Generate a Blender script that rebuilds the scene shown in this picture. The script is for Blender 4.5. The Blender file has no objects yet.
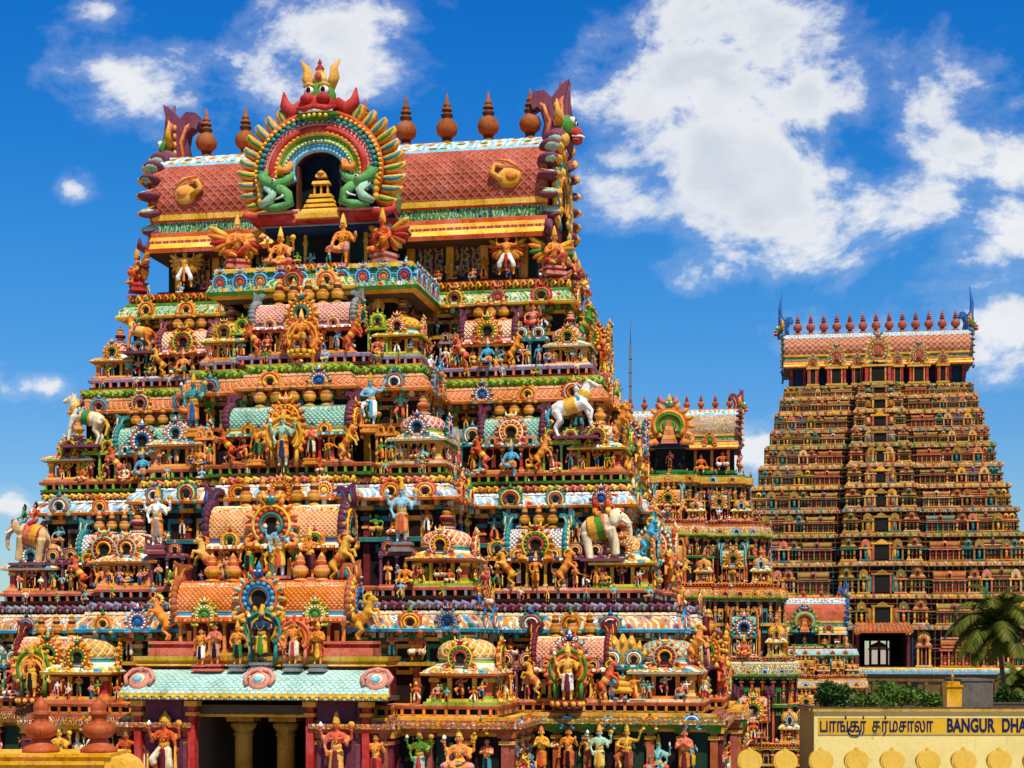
import bpy, math, random
from mathutils import Vector, Matrix
from mathutils.bvhtree import BVHTree
rnd = random.Random(7)
R = math.radians
S = bpy.context.scene
COL = S.collection
PI = math.pi

# ------------------------------------------------------------------ colours
def hx(h):
    h = h.lstrip('#')
    return tuple((((int(h[i:i+2], 16) / 255) + .055) / 1.055) ** 2.4 if int(h[i:i+2], 16) > 10 else int(h[i:i+2], 16) / 255 / 12.92 for i in (0, 2, 4))
P = {k: hx(v) for k, v in dict(
    orange='ec8a22', deep='d6561c', red='c02a1e', salmon='dc6f4c', pink='dc8c74', maroon='6e1a22', purple='672c3e', plum='7c3d50',
    yellow='f4c02c', gold='e4a424', lemon='e8cf58', green='2f7d3a', lime='8db52c', leaf='4c8a24', teal='2c8a86', aqua='7cc0b8', cyan='38a4c4',
    sky='86c4da', blue='2262a8', navy='1a3358', white='f4eee2', cream='f0dcae', sand='d8b074', brown='5c2f16', recess='1c0c0a', ochre='a87c26', umber='6e5028', olive='747038', seagreen='5da050', black='14100d', grey='8c8a84',  # recess: near-black, shadow painted into set-back walls, gaps and shrine interiors
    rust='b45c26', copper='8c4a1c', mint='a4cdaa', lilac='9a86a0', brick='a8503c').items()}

# ------------------------------------------------------------------ materials
MAT = {}
def _new(name):
    m = bpy.data.materials.new(name); m.use_nodes = True
    nt = m.node_tree; nt.nodes.clear()
    out = nt.nodes.new('ShaderNodeOutputMaterial'); b = nt.nodes.new('ShaderNodeBsdfPrincipled')
    nt.links.new(b.outputs[0], out.inputs[0])
    return m, nt, b
def N(nt, t, **k):
    n = nt.nodes.new(t)
    for a, v in k.items():
        if a == 'ins':
            for i, x in v.items(): n.inputs[i].default_value = x
        else: setattr(n, a, v)
    return n
def math_n(nt, op, a, b=None, c=None, clamp=False):
    n = nt.nodes.new('ShaderNodeMath'); n.operation = op; n.use_clamp = clamp
    for i, x in enumerate((a, b, c)):
        if x is None: continue
        if isinstance(x, (int, float)): n.inputs[i].default_value = x
        else: nt.links.new(x, n.inputs[i])
    return n.outputs[0]
def mixc(nt, fac, a, b, mode='MIX'):
    n = nt.nodes.new('ShaderNodeMix'); n.data_type = 'RGBA'; n.blend_type = mode
    for s, x in ((n.inputs[0], fac), (n.inputs[6], a), (n.inputs[7], b)):
        if isinstance(x, (int, float)): s.default_value = x
        elif isinstance(x, tuple): s.default_value = (*x[:3], 1)
        else: nt.links.new(x, s)
    return n.outputs[2]
def ramp(nt, fac, stops, interp='LINEAR'):
    n = nt.nodes.new('ShaderNodeValToRGB'); n.color_ramp.interpolation = interp
    e = n.color_ramp.elements
    while len(e) > 1: e.remove(e[0])
    e[0].position = stops[0][0]; e[0].color = (*stops[0][1][:3], 1)
    for p, c in stops[1:]:
        q = e.new(p); q.color = (*c[:3], 1)
    nt.links.new(fac, n.inputs[0]); return n.outputs[0]
G3 = lambda v: (v, v, v)
def attr(nt, key):
    if key == 'A': return nt.nodes.new('ShaderNodeObjectInfo').outputs['Color']
    n = nt.nodes.new('ShaderNodeAttribute'); n.attribute_type = 'OBJECT'; n.attribute_name = {'B': 'cb', 'C': 'cc', 'D': 'cd'}[key]
    return n.outputs['Color']
def weather(nt, b, colsock, rough=.45, scale=1.0, amt=.5, bump=None, bstr=.25, bdist=.02):
    geo = nt.nodes.new('ShaderNodeNewGeometry')
    n1 = N(nt, 'ShaderNodeTexNoise', ins={'Scale': 1.1 * scale, 'Detail': 6.0, 'Roughness': .65})
    nt.links.new(geo.outputs['Position'], n1.inputs['Vector'])
    n2 = N(nt, 'ShaderNodeTexNoise', ins={'Scale': 9 * scale, 'Detail': 4.0, 'Roughness': .7})
    nt.links.new(geo.outputs['Position'], n2.inputs['Vector'])
    g = ramp(nt, n1.outputs[0], [(.30, G3(1 - .62 * amt)), (.5, G3(1)), (.72, (1 + .08 * amt, 1 + .05 * amt, 1))])
    c = mixc(nt, 1.0, colsock, g, 'MULTIPLY')
    g2 = ramp(nt, n2.outputs[0], [(.33, (1 - .5 * amt, 1 - .55 * amt, 1 - .6 * amt)), (.47, G3(1))])
    c = mixc(nt, 1.0, c, g2, 'MULTIPLY')
    nt.links.new(c, b.inputs['Base Color'])
    mp = N(nt, 'ShaderNodeMapping', ins={'Scale': (5.0 * scale, 5.0 * scale, .55 * scale)}); nt.links.new(geo.outputs['Position'], mp.inputs[0])
    n3 = N(nt, 'ShaderNodeTexNoise', ins={'Scale': 1.0, 'Detail': 5.0, 'Roughness': .7}); nt.links.new(mp.outputs[0], n3.inputs['Vector'])
    g3 = ramp(nt, n3.outputs[0], [(.33, (1 - .72 * amt, 1 - .76 * amt, 1 - .8 * amt)), (.44, G3(1))])
    c = mixc(nt, 1.0, c, g3, 'MULTIPLY'); nt.links.new(c, b.inputs['Base Color'])
    n4 = N(nt, 'ShaderNodeTexNoise', ins={'Scale': 26 * scale, 'Detail': 3.0, 'Roughness': .75}); nt.links.new(geo.outputs['Position'], n4.inputs['Vector'])
    g4 = ramp(nt, n4.outputs[0], [(.33, (1 - .8 * amt, 1 - .83 * amt, 1 - .86 * amt)), (.44, G3(1)), (.58, G3(1)), (.70, (1 + .45 * amt, 1 + .43 * amt, 1 + .4 * amt))])
    c = mixc(nt, 1.0, c, g4, 'MULTIPLY')
    hs = nt.nodes.new('ShaderNodeHueSaturation'); hs.inputs['Saturation'].default_value = .62; hs.inputs['Value'].default_value = 1.35; nt.links.new(c, hs.inputs['Color'])
    fade = ramp(nt, n1.outputs[0], [(.45, G3(0)), (.72, G3(.45 * amt))]); c = mixc(nt, fade, c, hs.outputs[0]); nt.links.new(c, b.inputs['Base Color'])
    rr = math_n(nt, 'MULTIPLY_ADD', n2.outputs[0], .3, rough + .05)
    nt.links.new(rr, b.inputs['Roughness'])
    b.inputs['Specular IOR Level'].default_value = .25
    h = n2.outputs[0]
    if bump is not None: h = math_n(nt, 'MULTIPLY_ADD', n2.outputs[0], .25, bump)
    bp = N(nt, 'ShaderNodeBump', ins={'Strength': bstr, 'Distance': bdist})
    nt.links.new(h, bp.inputs['Height']); nt.links.new(bp.outputs[0], b.inputs['Normal'])
def solid(name, col, rough=.5, amt=.62, scale=1.0):
    m, nt, b = _new(name)
    if isinstance(col, str): c = attr(nt, col)
    else:
        r = nt.nodes.new('ShaderNodeRGB'); r.outputs[0].default_value = (*col, 1); c = r.outputs[0]
    weather(nt, b, c, rough, scale, amt); MAT[name] = m; return m
for k in 'ABCD': solid(k, k)
for k in P: solid(k, P[k])
solid('dark', (.012, .010, .009), .7, .3)  # near-black paint standing in for the shade inside openings
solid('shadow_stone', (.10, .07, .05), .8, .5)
solid('wallyellow', hx('efd884'), .75, .2, .5)
solid('bandyellow', hx('e2ae22'), .7, .22, .8)
solid('merlon', hx('e4b844'), .6, .2, 1.4)
solid('terracotta', hx('b4501a'), .35, .55, 3)
solid('concrete', hx('6a6154'), .9, .9, .8)
solid('ochre_wall', hx('e8a90c'), .7, .6, .8)
solid('ink', hx('0a1a4c'), .6, .1)
solid('bark', hx('6b5c4a'), .9, .7, 2)
solid('iron', hx('5b5f66'), .5, .3)
solid('copperpot', hx('8e4c14'), .28, .45, 2)

def uvn(nt):
    u = nt.nodes.new('ShaderNodeUVMap'); s = nt.nodes.new('ShaderNodeSeparateXYZ'); nt.links.new(u.outputs[0], s.inputs[0]); return u.outputs[0], s.outputs[0], s.outputs[1]
def lattice(name, s=.3, w=.16, dot=True):
    m, nt, b = _new(name); _, u, v = uvn(nt)
    p = math_n(nt, 'FRACT', math_n(nt, 'DIVIDE', math_n(nt, 'ADD', u, v), s)); q = math_n(nt, 'FRACT', math_n(nt, 'DIVIDE', math_n(nt, 'SUBTRACT', u, v), s))
    pa = math_n(nt, 'MULTIPLY', math_n(nt, 'ABSOLUTE', math_n(nt, 'SUBTRACT', p, .5)), 2.0); qa = math_n(nt, 'MULTIPLY', math_n(nt, 'ABSOLUTE', math_n(nt, 'SUBTRACT', q, .5)), 2.0)
    mx = math_n(nt, 'MAXIMUM', pa, qa)
    line = math_n(nt, 'SMOOTH_MIN', math_n(nt, 'MULTIPLY', math_n(nt, 'SUBTRACT', mx, 1 - w - .08), 12.0), 1.0, .1, True)
    c = mixc(nt, line, attr(nt, 'A'), attr(nt, 'B'))
    if dot:
        d = math_n(nt, 'LESS_THAN', mx, .3); c = mixc(nt, d, c, attr(nt, 'C'))
    hgt = math_n(nt, 'MULTIPLY', math_n(nt, 'SUBTRACT', 1.0, mx), 1.5, None, True)
    weather(nt, b, c, .45, 1, .5, hgt, .7, .05); MAT[name] = m
lattice('lat', .22, .15); lattice('lat_fine', .17, .13, False); lattice('lat_roof', .36, .09); lattice('lat_far', 1.1, .12)
def scales(name, s=.22):
    m, nt, b = _new(name); _, u, v = uvn(nt)
    row = math_n(nt, 'FLOOR', math_n(nt, 'DIVIDE', v, s * .55)); off = math_n(nt, 'MULTIPLY', math_n(nt, 'FLOORED_MODULO', row, 2.0), .5)
    x = math_n(nt, 'SUBTRACT', math_n(nt, 'FRACT', math_n(nt, 'ADD', math_n(nt, 'DIVIDE', u, s), off)), .5)
    y = math_n(nt, 'FRACT', math_n(nt, 'DIVIDE', v, s * .55))
    r = math_n(nt, 'SQRT', math_n(nt, 'ADD', math_n(nt, 'MULTIPLY', x, x), math_n(nt, 'MULTIPLY', math_n(nt, 'MULTIPLY', math_n(nt, 'SUBTRACT', y, 1.0), .55), math_n(nt, 'MULTIPLY', math_n(nt, 'SUBTRACT', y, 1.0), .55))))
    edge = math_n(nt, 'GREATER_THAN', r, .42)
    c = mixc(nt, edge, attr(nt, 'A'), attr(nt, 'B'))
    weather(nt, b, c, .4, 1, .5, math_n(nt, 'SUBTRACT', 1.0, r), .8, .06); MAT[name] = m
scales('scale')
def ornament(name, s=.36, pal=('red', 'yellow', 'cyan', 'white', 'orange', 'green'), base=None):
    # painted stucco scrollwork: winding stems with rosettes
    m, nt, b = _new(name); uv, u, v = uvn(nt)
    dn = N(nt, 'ShaderNodeTexNoise', ins={'Scale': 1.6 / s, 'Detail': 2.0}); nt.links.new(uv, dn.inputs['Vector'])
    va = nt.nodes.new('ShaderNodeVectorMath'); va.operation = 'MULTIPLY_ADD'; nt.links.new(dn.outputs['Color'], va.inputs[0]); va.inputs[1].default_value = (.5 * s, .5 * s, .5 * s); nt.links.new(uv, va.inputs[2]); uv = va.outputs[0]
    vo = N(nt, 'ShaderNodeTexVoronoi', voronoi_dimensions='2D', ins={'Scale': 1 / s, 'Randomness': .45}); nt.links.new(uv, vo.inputs['Vector'])
    wv = N(nt, 'ShaderNodeTexWave', ins={'Scale': .55 / s, 'Distortion': 7.0, 'Detail': 1.0, 'Detail Scale': 1.6}); nt.links.new(uv, wv.inputs['Vector'])
    stem = math_n(nt, 'GREATER_THAN', wv.outputs[1], .66)
    c = mixc(nt, stem, P[base[0]], P[base[1]]) if base else mixc(nt, stem, attr(nt, 'A'), attr(nt, 'B'))
    sep = nt.nodes.new('ShaderNodeSeparateColor'); nt.links.new(vo.outputs['Color'], sep.inputs[0])
    k = len(pal); pc = ramp(nt, sep.outputs[0], [(i / k, P[x]) for i, x in enumerate(pal)], 'CONSTANT')
    d = vo.outputs['Distance']
    c = mixc(nt, math_n(nt, 'LESS_THAN', d, .36), c, P[base[2]] if base else attr(nt, 'C'))
    c = mixc(nt, math_n(nt, 'LESS_THAN', d, .27), c, pc)
    c = mixc(nt, math_n(nt, 'LESS_THAN', d, .10), c, P['maroon'])
    h = math_n(nt, 'ADD', math_n(nt, 'MULTIPLY', stem, .5), math_n(nt, 'MULTIPLY', math_n(nt, 'LESS_THAN', d, .3), .8))
    weather(nt, b, c, .45, 1, .5, h, .7, .04); MAT[name] = m
ornament('orn', .30); ornament('orn_small', .17); ornament('orn_big', .42); ornament('orn_green', .22, ('mint', 'green', 'lime', 'navy'), ('green', 'mint', 'leaf')); ornament('orn_ridge', .55, ('red', 'leaf', 'orange', 'green'), ('sky', 'white', 'yellow'))
def beads(name, s=.16):
    m, nt, b = _new(name); uv, u, v = uvn(nt)
    x = math_n(nt, 'FRACT', math_n(nt, 'DIVIDE', u, s)); al = math_n(nt, 'FLOORED_MODULO', math_n(nt, 'FLOOR', math_n(nt, 'DIVIDE', u, s)), 2.0)
    c = mixc(nt, al, attr(nt, 'A'), attr(nt, 'B')); gap = math_n(nt, 'LESS_THAN', x, .16)
    c = mixc(nt, gap, c, P['maroon'])
    h = math_n(nt, 'SUBTRACT', 1.0, math_n(nt, 'POWER', math_n(nt, 'ABSOLUTE', math_n(nt, 'MULTIPLY', math_n(nt, 'SUBTRACT', x, .55), 2.0)), 2.0))
    weather(nt, b, c, .45, 1, .5, h, .8, .05); MAT[name] = m
beads('beads')

# ------------------------------------------------------------------ mesh accumulator
class MB:
    def __init__(s): s.v = []; s.f = []; s.m = []; s.sm = []; s.uv = []
    def add(s, vs, fs, mat, smooth=False, uvs=None):
        o = len(s.v); s.v += [tuple(p) for p in vs]
        for i, f in enumerate(fs):
            s.f.append([o + k for k in f]); s.m.append(mat if isinstance(mat, str) else mat[i]); s.sm.append(smooth)
            s.uv.append(uvs[i] if uvs else None)
    def put(s, o, M=None, remap=None):
        M = M or Matrix(); b = len(s.v)
        s.v += [tuple(M @ Vector(p)) for p in o.v]; flip = M.determinant() < 0
        for f, m, sm, uv in zip(o.f, o.m, o.sm, o.uv):
            f2 = [b + k for k in f]
            if flip: f2 = f2[::-1]; uv = uv[::-1] if uv else None
            s.f.append(f2); s.m.append((remap or {}).get(m, m)); s.sm.append(sm); s.uv.append(uv)
        return s
    def box(s, c, d, mat, top=None):
        x, y, z = c; a, b, h = d[0] / 2, d[1] / 2, d[2] / 2
        vs = [(x - a, y - b, z - h), (x + a, y - b, z - h), (x + a, y + b, z - h), (x - a, y + b, z - h), (x - a, y - b, z + h), (x + a, y - b, z + h), (x + a, y + b, z + h), (x - a, y + b, z + h)]
        if top: vs = vs[:4] + [(x - a * top, y - b * top, z + h), (x + a * top, y - b * top, z + h), (x + a * top, y + b * top, z + h), (x - a * top, y + b * top, z + h)]
        fs = [(0, 3, 2, 1), (4, 5, 6, 7), (0, 1, 5, 4), (1, 2, 6, 5), (2, 3, 7, 6), (3, 0, 4, 7)]
        A, B, H = d
        uv = [[(0, 0), (0, B), (A, B), (A, 0)], [(0, 0), (A, 0), (A, B), (0, B)], [(0, 0), (A, 0), (A, H), (0, H)], [(0, 0), (B, 0), (B, H), (0, H)], [(0, 0), (A, 0), (A, H), (0, H)], [(0, 0), (B, 0), (B, H), (0, H)]]
        s.add(vs, fs, mat, False, uv)
    def lathe(s, prof, n, mats, c=(0, 0, 0), sx=1, sy=1, smooth=True, rot=0, caps=True):
        vs = []; fs = []; ms = []; uvs = []; L = 0
        rm = max(r for r, z in prof)
        for i, (r, z) in enumerate(prof):
            for k in range(n):
                a = rot + 2 * PI * k / n; vs.append((c[0] + r * sx * math.cos(a), c[1] + r * sy * math.sin(a), c[2] + z))
        for i in range(len(prof) - 1):
            d = math.hypot(prof[i + 1][0] - prof[i][0], prof[i + 1][1] - prof[i][1]); W = 2 * PI * rm / n
            for k in range(n):
                k2 = (k + 1) % n
                fs.append((i * n + k, i * n + k2, (i + 1) * n + k2, (i + 1) * n + k)); ms.append(mats if isinstance(mats, str) else mats[min(i, len(mats) - 1)])
                uvs.append([(k * W, L), (k * W + W, L), (k * W + W, L + d), (k * W, L + d)])
            L += d
        if caps:
            if prof[0][0] > 1e-4: fs.append(tuple(range(n))[::-1]); ms.append(ms[0]); uvs.append(None)
            if prof[-1][0] > 1e-4: fs.append(tuple((len(prof) - 1) * n + k for k in range(n))); ms.append(ms[-1]); uvs.append(None)
        s.add(vs, fs, ms, smooth, uvs)
    def tube(s, pts, rad, mat, n=8, smooth=True, sq=1.0, cap=True):
        pts = [Vector(p) for p in pts]; k = len(pts)
        if isinstance(rad, (int, float)): rad = [rad] * k
        vs = []; fs = []; up = Vector((0, 0, 1)); prev = None
        for i, p in enumerate(pts):
            t = (pts[min(i + 1, k - 1)] - pts[max(i - 1, 0)]).normalized()
            if prev is None:
                x = t.cross(up) if abs(t.z) < .9 else t.cross(Vector((0, 1, 0)))
            else: x = prev - t * prev.dot(t)
            x.normalize(); y = t.cross(x); prev = x
            for j in range(n):
                a = 2 * PI * j / n; vs.append(p + x * (rad[i] * math.cos(a)) + y * (rad[i] * sq * math.sin(a)))
        for i in range(k - 1):
            for j in range(n): fs.append((i * n + j, i * n + (j + 1) % n, (i + 1) * n + (j + 1) % n, (i + 1) * n + j))
        if cap: fs.append(tuple(range(n))[::-1]); fs.append(tuple((k - 1) * n + j for j in range(n)))
        s.add(vs, fs, mat, smooth)
    def ell(s, c, r, mat, n=10, m=6, M=None):
        if isinstance(r, (int, float)): r = (r, r, r)
        vs = [(0, 0, -r[2])]; fs = []
        for i in range(1, m):
            ph = -PI / 2 + PI * i / m
            for k in range(n): a = 2 * PI * k / n; vs.append((r[0] * math.cos(ph) * math.cos(a), r[1] * math.cos(ph) * math.sin(a), r[2] * math.sin(ph)))
        vs.append((0, 0, r[2])); e = len(vs) - 1
        for k in range(n): fs.append((0, 1 + (k + 1) % n, 1 + k)); fs.append((e, 1 + (m - 2) * n + k, 1 + (m - 2) * n + (k + 1) % n))
        for i in range(m - 2):
            for k in range(n): fs.append((1 + i * n + k, 1 + i * n + (k + 1) % n, 1 + (i + 1) * n + (k + 1) % n, 1 + (i + 1) * n + k))
        M = M or Matrix(); c = Vector(c)
        s.add([M @ Vector(p) + c for p in vs], fs, mat, True)
    def plate(s, out, y0, y1, mat, side=None):
        # outline in x,z counter-clockwise seen from -y, extruded y0..y1
        n = len(out); ar = sum(out[i][0] * out[(i + 1) % n][1] - out[(i + 1) % n][0] * out[i][1] for i in range(n))
        if ar < 0: out = out[::-1]
        vs = [(x, y0, z) for x, z in out] + [(x, y1, z) for x, z in out]
        fs = [tuple(range(n)), tuple(range(2 * n - 1, n - 1, -1))] + [(i, i + n, (i + 1) % n + n, (i + 1) % n) for i in range(n)]
        s.add(vs, fs, [mat, mat] + [side or mat] * n, False, [[(x, z) for x, z in out]] + [None] * (n + 1))
    def band(s, cx, cz, r0, r1, a0, a1, y0, y1, mat, n=14, sx=1.0):
        # flat half-ring standing in the x,z plane
        for i in range(n):
            t0 = a0 + (a1 - a0) * i / n; t1 = a0 + (a1 - a0) * (i + 1) / n
            q = [(cx + sx * r * math.cos(t), cz + r * math.sin(t)) for r, t in ((r0, t0), (r1, t0), (r1, t1), (r0, t1))]
            vs = [(x, y0, z) for x, z in q] + [(x, y1, z) for x, z in q]
            rm = (r0 + r1) / 2; u0, u1 = rm * t0, rm * t1; w = r1 - r0
            s.add(vs, [(0, 1, 2, 3), (1, 5, 6, 2), (4, 0, 3, 7)], mat, False, [[(u0, 0), (u0, w), (u1, w), (u1, 0)], None, None])
    def build(s, name):
        me = bpy.data.meshes.new(name); me.from_pydata(s.v, [], s.f)
        ks = []
        for m in s.m:
            if m not in ks: ks.append(m)
        for k in ks: me.materials.append(MAT[k])
        ix = {k: i for i, k in enumerate(ks)}
        me.polygons.foreach_set('material_index', [ix[m] for m in s.m]); me.polygons.foreach_set('use_smooth', s.sm)
        if any(s.uv):
            l = me.uv_layers.new(name='UVMap'); d = []
            for f, uv in zip(s.f, s.uv):
                for j in range(len(f)): d += list(uv[j]) if uv else [0.0, 0.0]
            l.data.foreach_set('uv', d)
        me.update(); return me

CACHE = {}
def cached(key, fn):
    if key not in CACHE: CACHE[key] = fn()
    return CACHE[key]
def remesh(mb, vox, smooth=1):
    me = mb.build('tmp'); o = bpy.data.objects.new('tmp', me); COL.objects.link(o)
    md = o.modifiers.new('r', 'REMESH'); md.mode = 'VOXEL'; md.voxel_size = vox
    if smooth:
        sm = o.modifiers.new('s', 'SMOOTH'); sm.iterations = smooth; sm.factor = .4
    dg = bpy.context.evaluated_depsgraph_get(); ev = o.evaluated_get(dg); m2 = ev.to_mesh()
    bvh = BVHTree.FromPolygons([Vector(v) for v in mb.v], mb.f)
    r = MB(); vs = [v.co.copy() for v in m2.vertices]; fs = [tuple(p.vertices) for p in m2.polygons]; ms = []
    for p in m2.polygons:
        h = bvh.find_nearest(p.center); ms.append(mb.m[h[2]] if h[2] is not None else mb.m[0])
    r.add(vs, fs, ms, True); ev.to_mesh_clear(); bpy.data.objects.remove(o); bpy.data.meshes.remove(me)
    return r

def obj(name, me, parent=None, loc=(0, 0, 0), rz=0.0, sc=1.0, col=None, rot=None):
    o = bpy.data.objects.new(name, me); COL.objects.link(o)
    if parent: o.parent = parent
    o.location = loc; o.rotation_euler = rot or (0, 0, rz)
    o.scale = (sc, sc, sc) if isinstance(sc, (int, float)) else sc
    if col:
        c = [P[x] if isinstance(x, str) else x for x in col]
        while len(c) < 4: c.append(c[-1])
        o.color = (*c[0], 1); o['cb'] = list(c[1]); o['cc'] = list(c[2]); o['cd'] = list(c[3])
    return o
def thing(name, label, cat, loc=(0, 0, 0), rz=0, group=None, parent=None):
    o = bpy.data.objects.new(name, None); COL.objects.link(o); o.location = loc; o.rotation_euler = (0, 0, rz)
    o['label'] = label; o['category'] = cat
    if group: o['group'] = group
    return o
def tag(o, label, cat, group=None):
    o['label'] = label; o['category'] = cat
    if group: o['group'] = group
    return o

# ------------------------------------------------------------------ figures (stucco statues)
def hand(mb, p, d, mat, s=1.0):
    # small five fingered hand at p pointing along d
    p = Vector(p); d = Vector(d).normalized(); x = d.cross(Vector((0, 1, 0)))
    if x.length < .1: x = d.cross(Vector((1, 0, 0)))
    x.normalize(); y = d.cross(x)
    mb.ell(p, (.024 * s, .018 * s, .024 * s), mat, 8, 5)
    for i, l in enumerate((.034, .042, .040, .030)):
        b = p + x * ((i - 1.5) * .011 * s) + d * .014 * s
        mb.tube([b, b + d * l * .55 * s, b + d * l * s - y * .01 * s], [.0065 * s, .006 * s, .0045 * s], mat, 5)
    b = p + x * .02 * s; mb.tube([b, b + x * .016 * s + d * .012 * s, b + x * .02 * s + d * .03 * s], [.008 * s, .007 * s, .005 * s], mat, 5)
def human(arms, legs, pel=(0, 0, .5), chest=(0, 0, .68), head=(0, -.005, .885), crown='tall', skirt=True, vox=.022, wings=None, tail=False, beard=False):
    """A carved figure one unit tall. arms: [(elbow, hand, attribute)], side from the sign of the elbow; legs: [(knee, ankle)]."""
    mb = MB(); pl = Vector(pel); ch = Vector(chest); hd = Vector(head)
    mb.ell(pl, (.098, .078, .07), 'B'); mb.ell(ch, (.112, .078, .095), 'A')
    mb.tube([pl, (pl + ch) / 2, ch], [.08, .068, .085], 'A', 10)
    up = (hd - ch).normalized(); sh = ch + up * .065
    mb.tube([ch + up * .05, hd], [.045, .038], 'A'); mb.ell(hd, (.056, .062, .072), 'A')
    mb.tube([sh + Vector((-.13, 0, 0)), sh + Vector((0, 0, .012)), sh + Vector((.13, 0, 0))], [.042, .05, .042], 'A')
    mb.tube([pl + Vector((0, 0, .055)), pl + Vector((0, 0, .085))], .092, 'C', 12)     # belt
    for e, h, at in arms:
        sx = 1 if e[0] > 0 else -1; s0 = sh + Vector((.13 * sx, 0, -.005))
        if at and 'back' in at: s0 += Vector((0, .03, -.01))
        e = Vector(e); h = Vector(h)
        mb.tube([s0, (s0 + e) / 2, e], [.04, .037, .03], 'A'); mb.tube([e, h], [.031, .022], 'A')
        mid = s0.lerp(e, .5); dd = (e - s0).normalized() * .012; mb.tube([mid - dd, mid + dd], .043, 'C', 8)
        mb.tube([h.lerp(e, .12), h.lerp(e, .2)], .031, 'C', 8)
    for k, a in legs:
        sx = 1 if k[0] > 0 else -1; h0 = pl + Vector((.052 * sx, 0, -.01)); k = Vector(k); a = Vector(a)
        mb.tube([h0, h0.lerp(k, .5), k], [.072, .064, .05], 'B' if skirt else 'A'); mb.tube([k, k.lerp(a, .4), a], [.047, .046, .028], 'A')
        if skirt: mb.tube([k.lerp(h0, .2), k, k.lerp(a, .35)], [.06, .062, .066], 'B')
        mb.tube([a + Vector((0, .01, -.015)), a + Vector((.012 * sx, -.07, -.03))], [.03, .024], 'A')
        mb.tube([a.lerp(k, .08), a.lerp(k, .2)], .036, 'C', 8)
    if crown == 'tall':
        mb.lathe([(.062, 0), (.066, .03), (.05, .05), (.056, .075), (.04, .10), (.045, .12), (.026, .155), (.03, .17), (.006, .22)], 10, 'C', hd + Vector((0, .005, .035)))
    elif crown == 'bun':
        mb.ell(hd + Vector((0, .02, .06)), (.06, .06, .05), 'D'); mb.ell(hd + Vector((0, .01, .12)), .032, 'D')
    elif crown == 'fan':
        mb.plate([(-.11, .86), (-.10, .98), (-.04, 1.05), (0, 1.12), (.04, 1.05), (.10, .98), (.11, .86)], .02, .06, 'C')
        mb.lathe([(.062, 0), (.05, .05), (.02, .11), (.004, .15)], 10, 'C', hd + Vector((0, 0, .035)))
    mb.ell(hd + Vector((0, .025, .0)), (.06, .05, .07), 'D')                               # hair at the back
    if skirt: mb.plate([(-.03, pl.z), (.03, pl.z), (.045, max(.1, pl.z - .33)), (0, max(.06, pl.z - .38)), (-.045, max(.1, pl.z - .33))], pl.y - .10, pl.y - .07, 'D')
    if tail: mb.tube([pl + Vector((.02, .06, -.02)), pl + Vector((.12, .12, .0)), pl + Vector((.2, .12, .2)), pl + Vector((.14, .1, .36))], [.03, .025, .02, .015], 'A')
    r = remesh(mb, vox)
    if wings:
        for sx in (-1, 1):
            for i in range(6):
                a = R(75 - i * 28) if wings == 'up' else R(30 - i * 20); L = .42 - .03 * i
                b = Vector((.10 * sx, .07, ch.z + .02 - i * .012)); t = b + Vector((math.cos(a) * L * sx, .05, math.sin(a) * L))
                r.tube([b, b.lerp(t, .35), b.lerp(t, .8), t], [.05, .075, .06, .02], ('C', 'A', 'D', 'A')[i % 4], 7, True, .9)
    # face
    f = hd + Vector((0, -.058, 0))
    for sx in (-1, 1):
        r.ell(f + Vector((.022 * sx, .004, .012)), (.013, .008, .008), 'white', 6, 4); r.ell(f + Vector((.022 * sx, -.002, .012)), (.006, .005, .006), 'black', 5, 4)
        r.tube([f + Vector((.01 * sx, .0, .026)), f + Vector((.034 * sx, .008, .026))], .004, 'black', 4)
        r.ell(hd + Vector((.058 * sx, .0, -.01)), (.014, .014, .03), 'C', 6, 4)
    r.ell(f + Vector((0, -.006, -.008)), (.009, .012, .016), 'A', 6, 4); r.ell(f + Vector((0, -.001, -.034)), (.017, .008, .006), 'red', 6, 4)
    r.tube([f + Vector((-.03, .01, .046)), f + Vector((0, 0, .05)), f + Vector((.03, .01, .046))], .008, 'C', 5)
    if beard: r.plate([(-.04, hd.z - .03), (.04, hd.z - .03), (.02, hd.z - .10), (0, hd.z - .13), (-.02, hd.z - .10)], hd.y - .07, hd.y - .035, 'D')
    # necklace and garland
    for k in range(9):
        a = -PI * k / 8; r.ell((sh.x + .075 * math.cos(a), ch.y - .075 - .02 * abs(math.sin(a)), sh.z - .015 + .10 * math.sin(a)), .014, 'C' if k % 2 else 'D', 5, 4)
    for e, h, at in arms:
        e = Vector(e); h = Vector(h); hand(r, h, h - e, 'A', 1.25)
        if not at: continue
        if 'disc' in at: r.lathe([(.0, -.012), (.055, -.008), (.055, .008), (.0, .012)], 10, 'C', (0, 0, 0)); n = 30; _shift(r, 10 * 4, Matrix.Translation(h + Vector((0, -.005, .085))) @ Matrix.Rotation(PI / 2, 4, 'X'))
        if 'conch' in at: r.lathe([(.004, 0), (.032, .02), (.04, .05), (.02, .08), (.004, .1)], 8, 'white', h + Vector((0, 0, .03)))
        if 'club' in at: r.tube([h + Vector((0, -.02, .05)), h + Vector((0, -.02, -.3)), h + Vector((0, -.02, -.42))], [.018, .03, .055], 'C', 8)
        if 'staff' in at: r.tube([h + Vector((0, -.02, .35)), h + Vector((0, -.02, -.5))], .012, 'C', 6); r.plate([(h.x - .04, h.z + .35), (h.x + .04, h.z + .35), (h.x, h.z + .47)], h.y - .03, h.y - .01, 'C')
        if 'bow' in at: r.tube([h + Vector((0, -.02, .4)), h + Vector((.06, -.02, .2)), h + Vector((0, -.02, 0)), h + Vector((.06, -.02, -.25)), h + Vector((0, -.02, -.5))], .012, 'C', 6)
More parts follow.
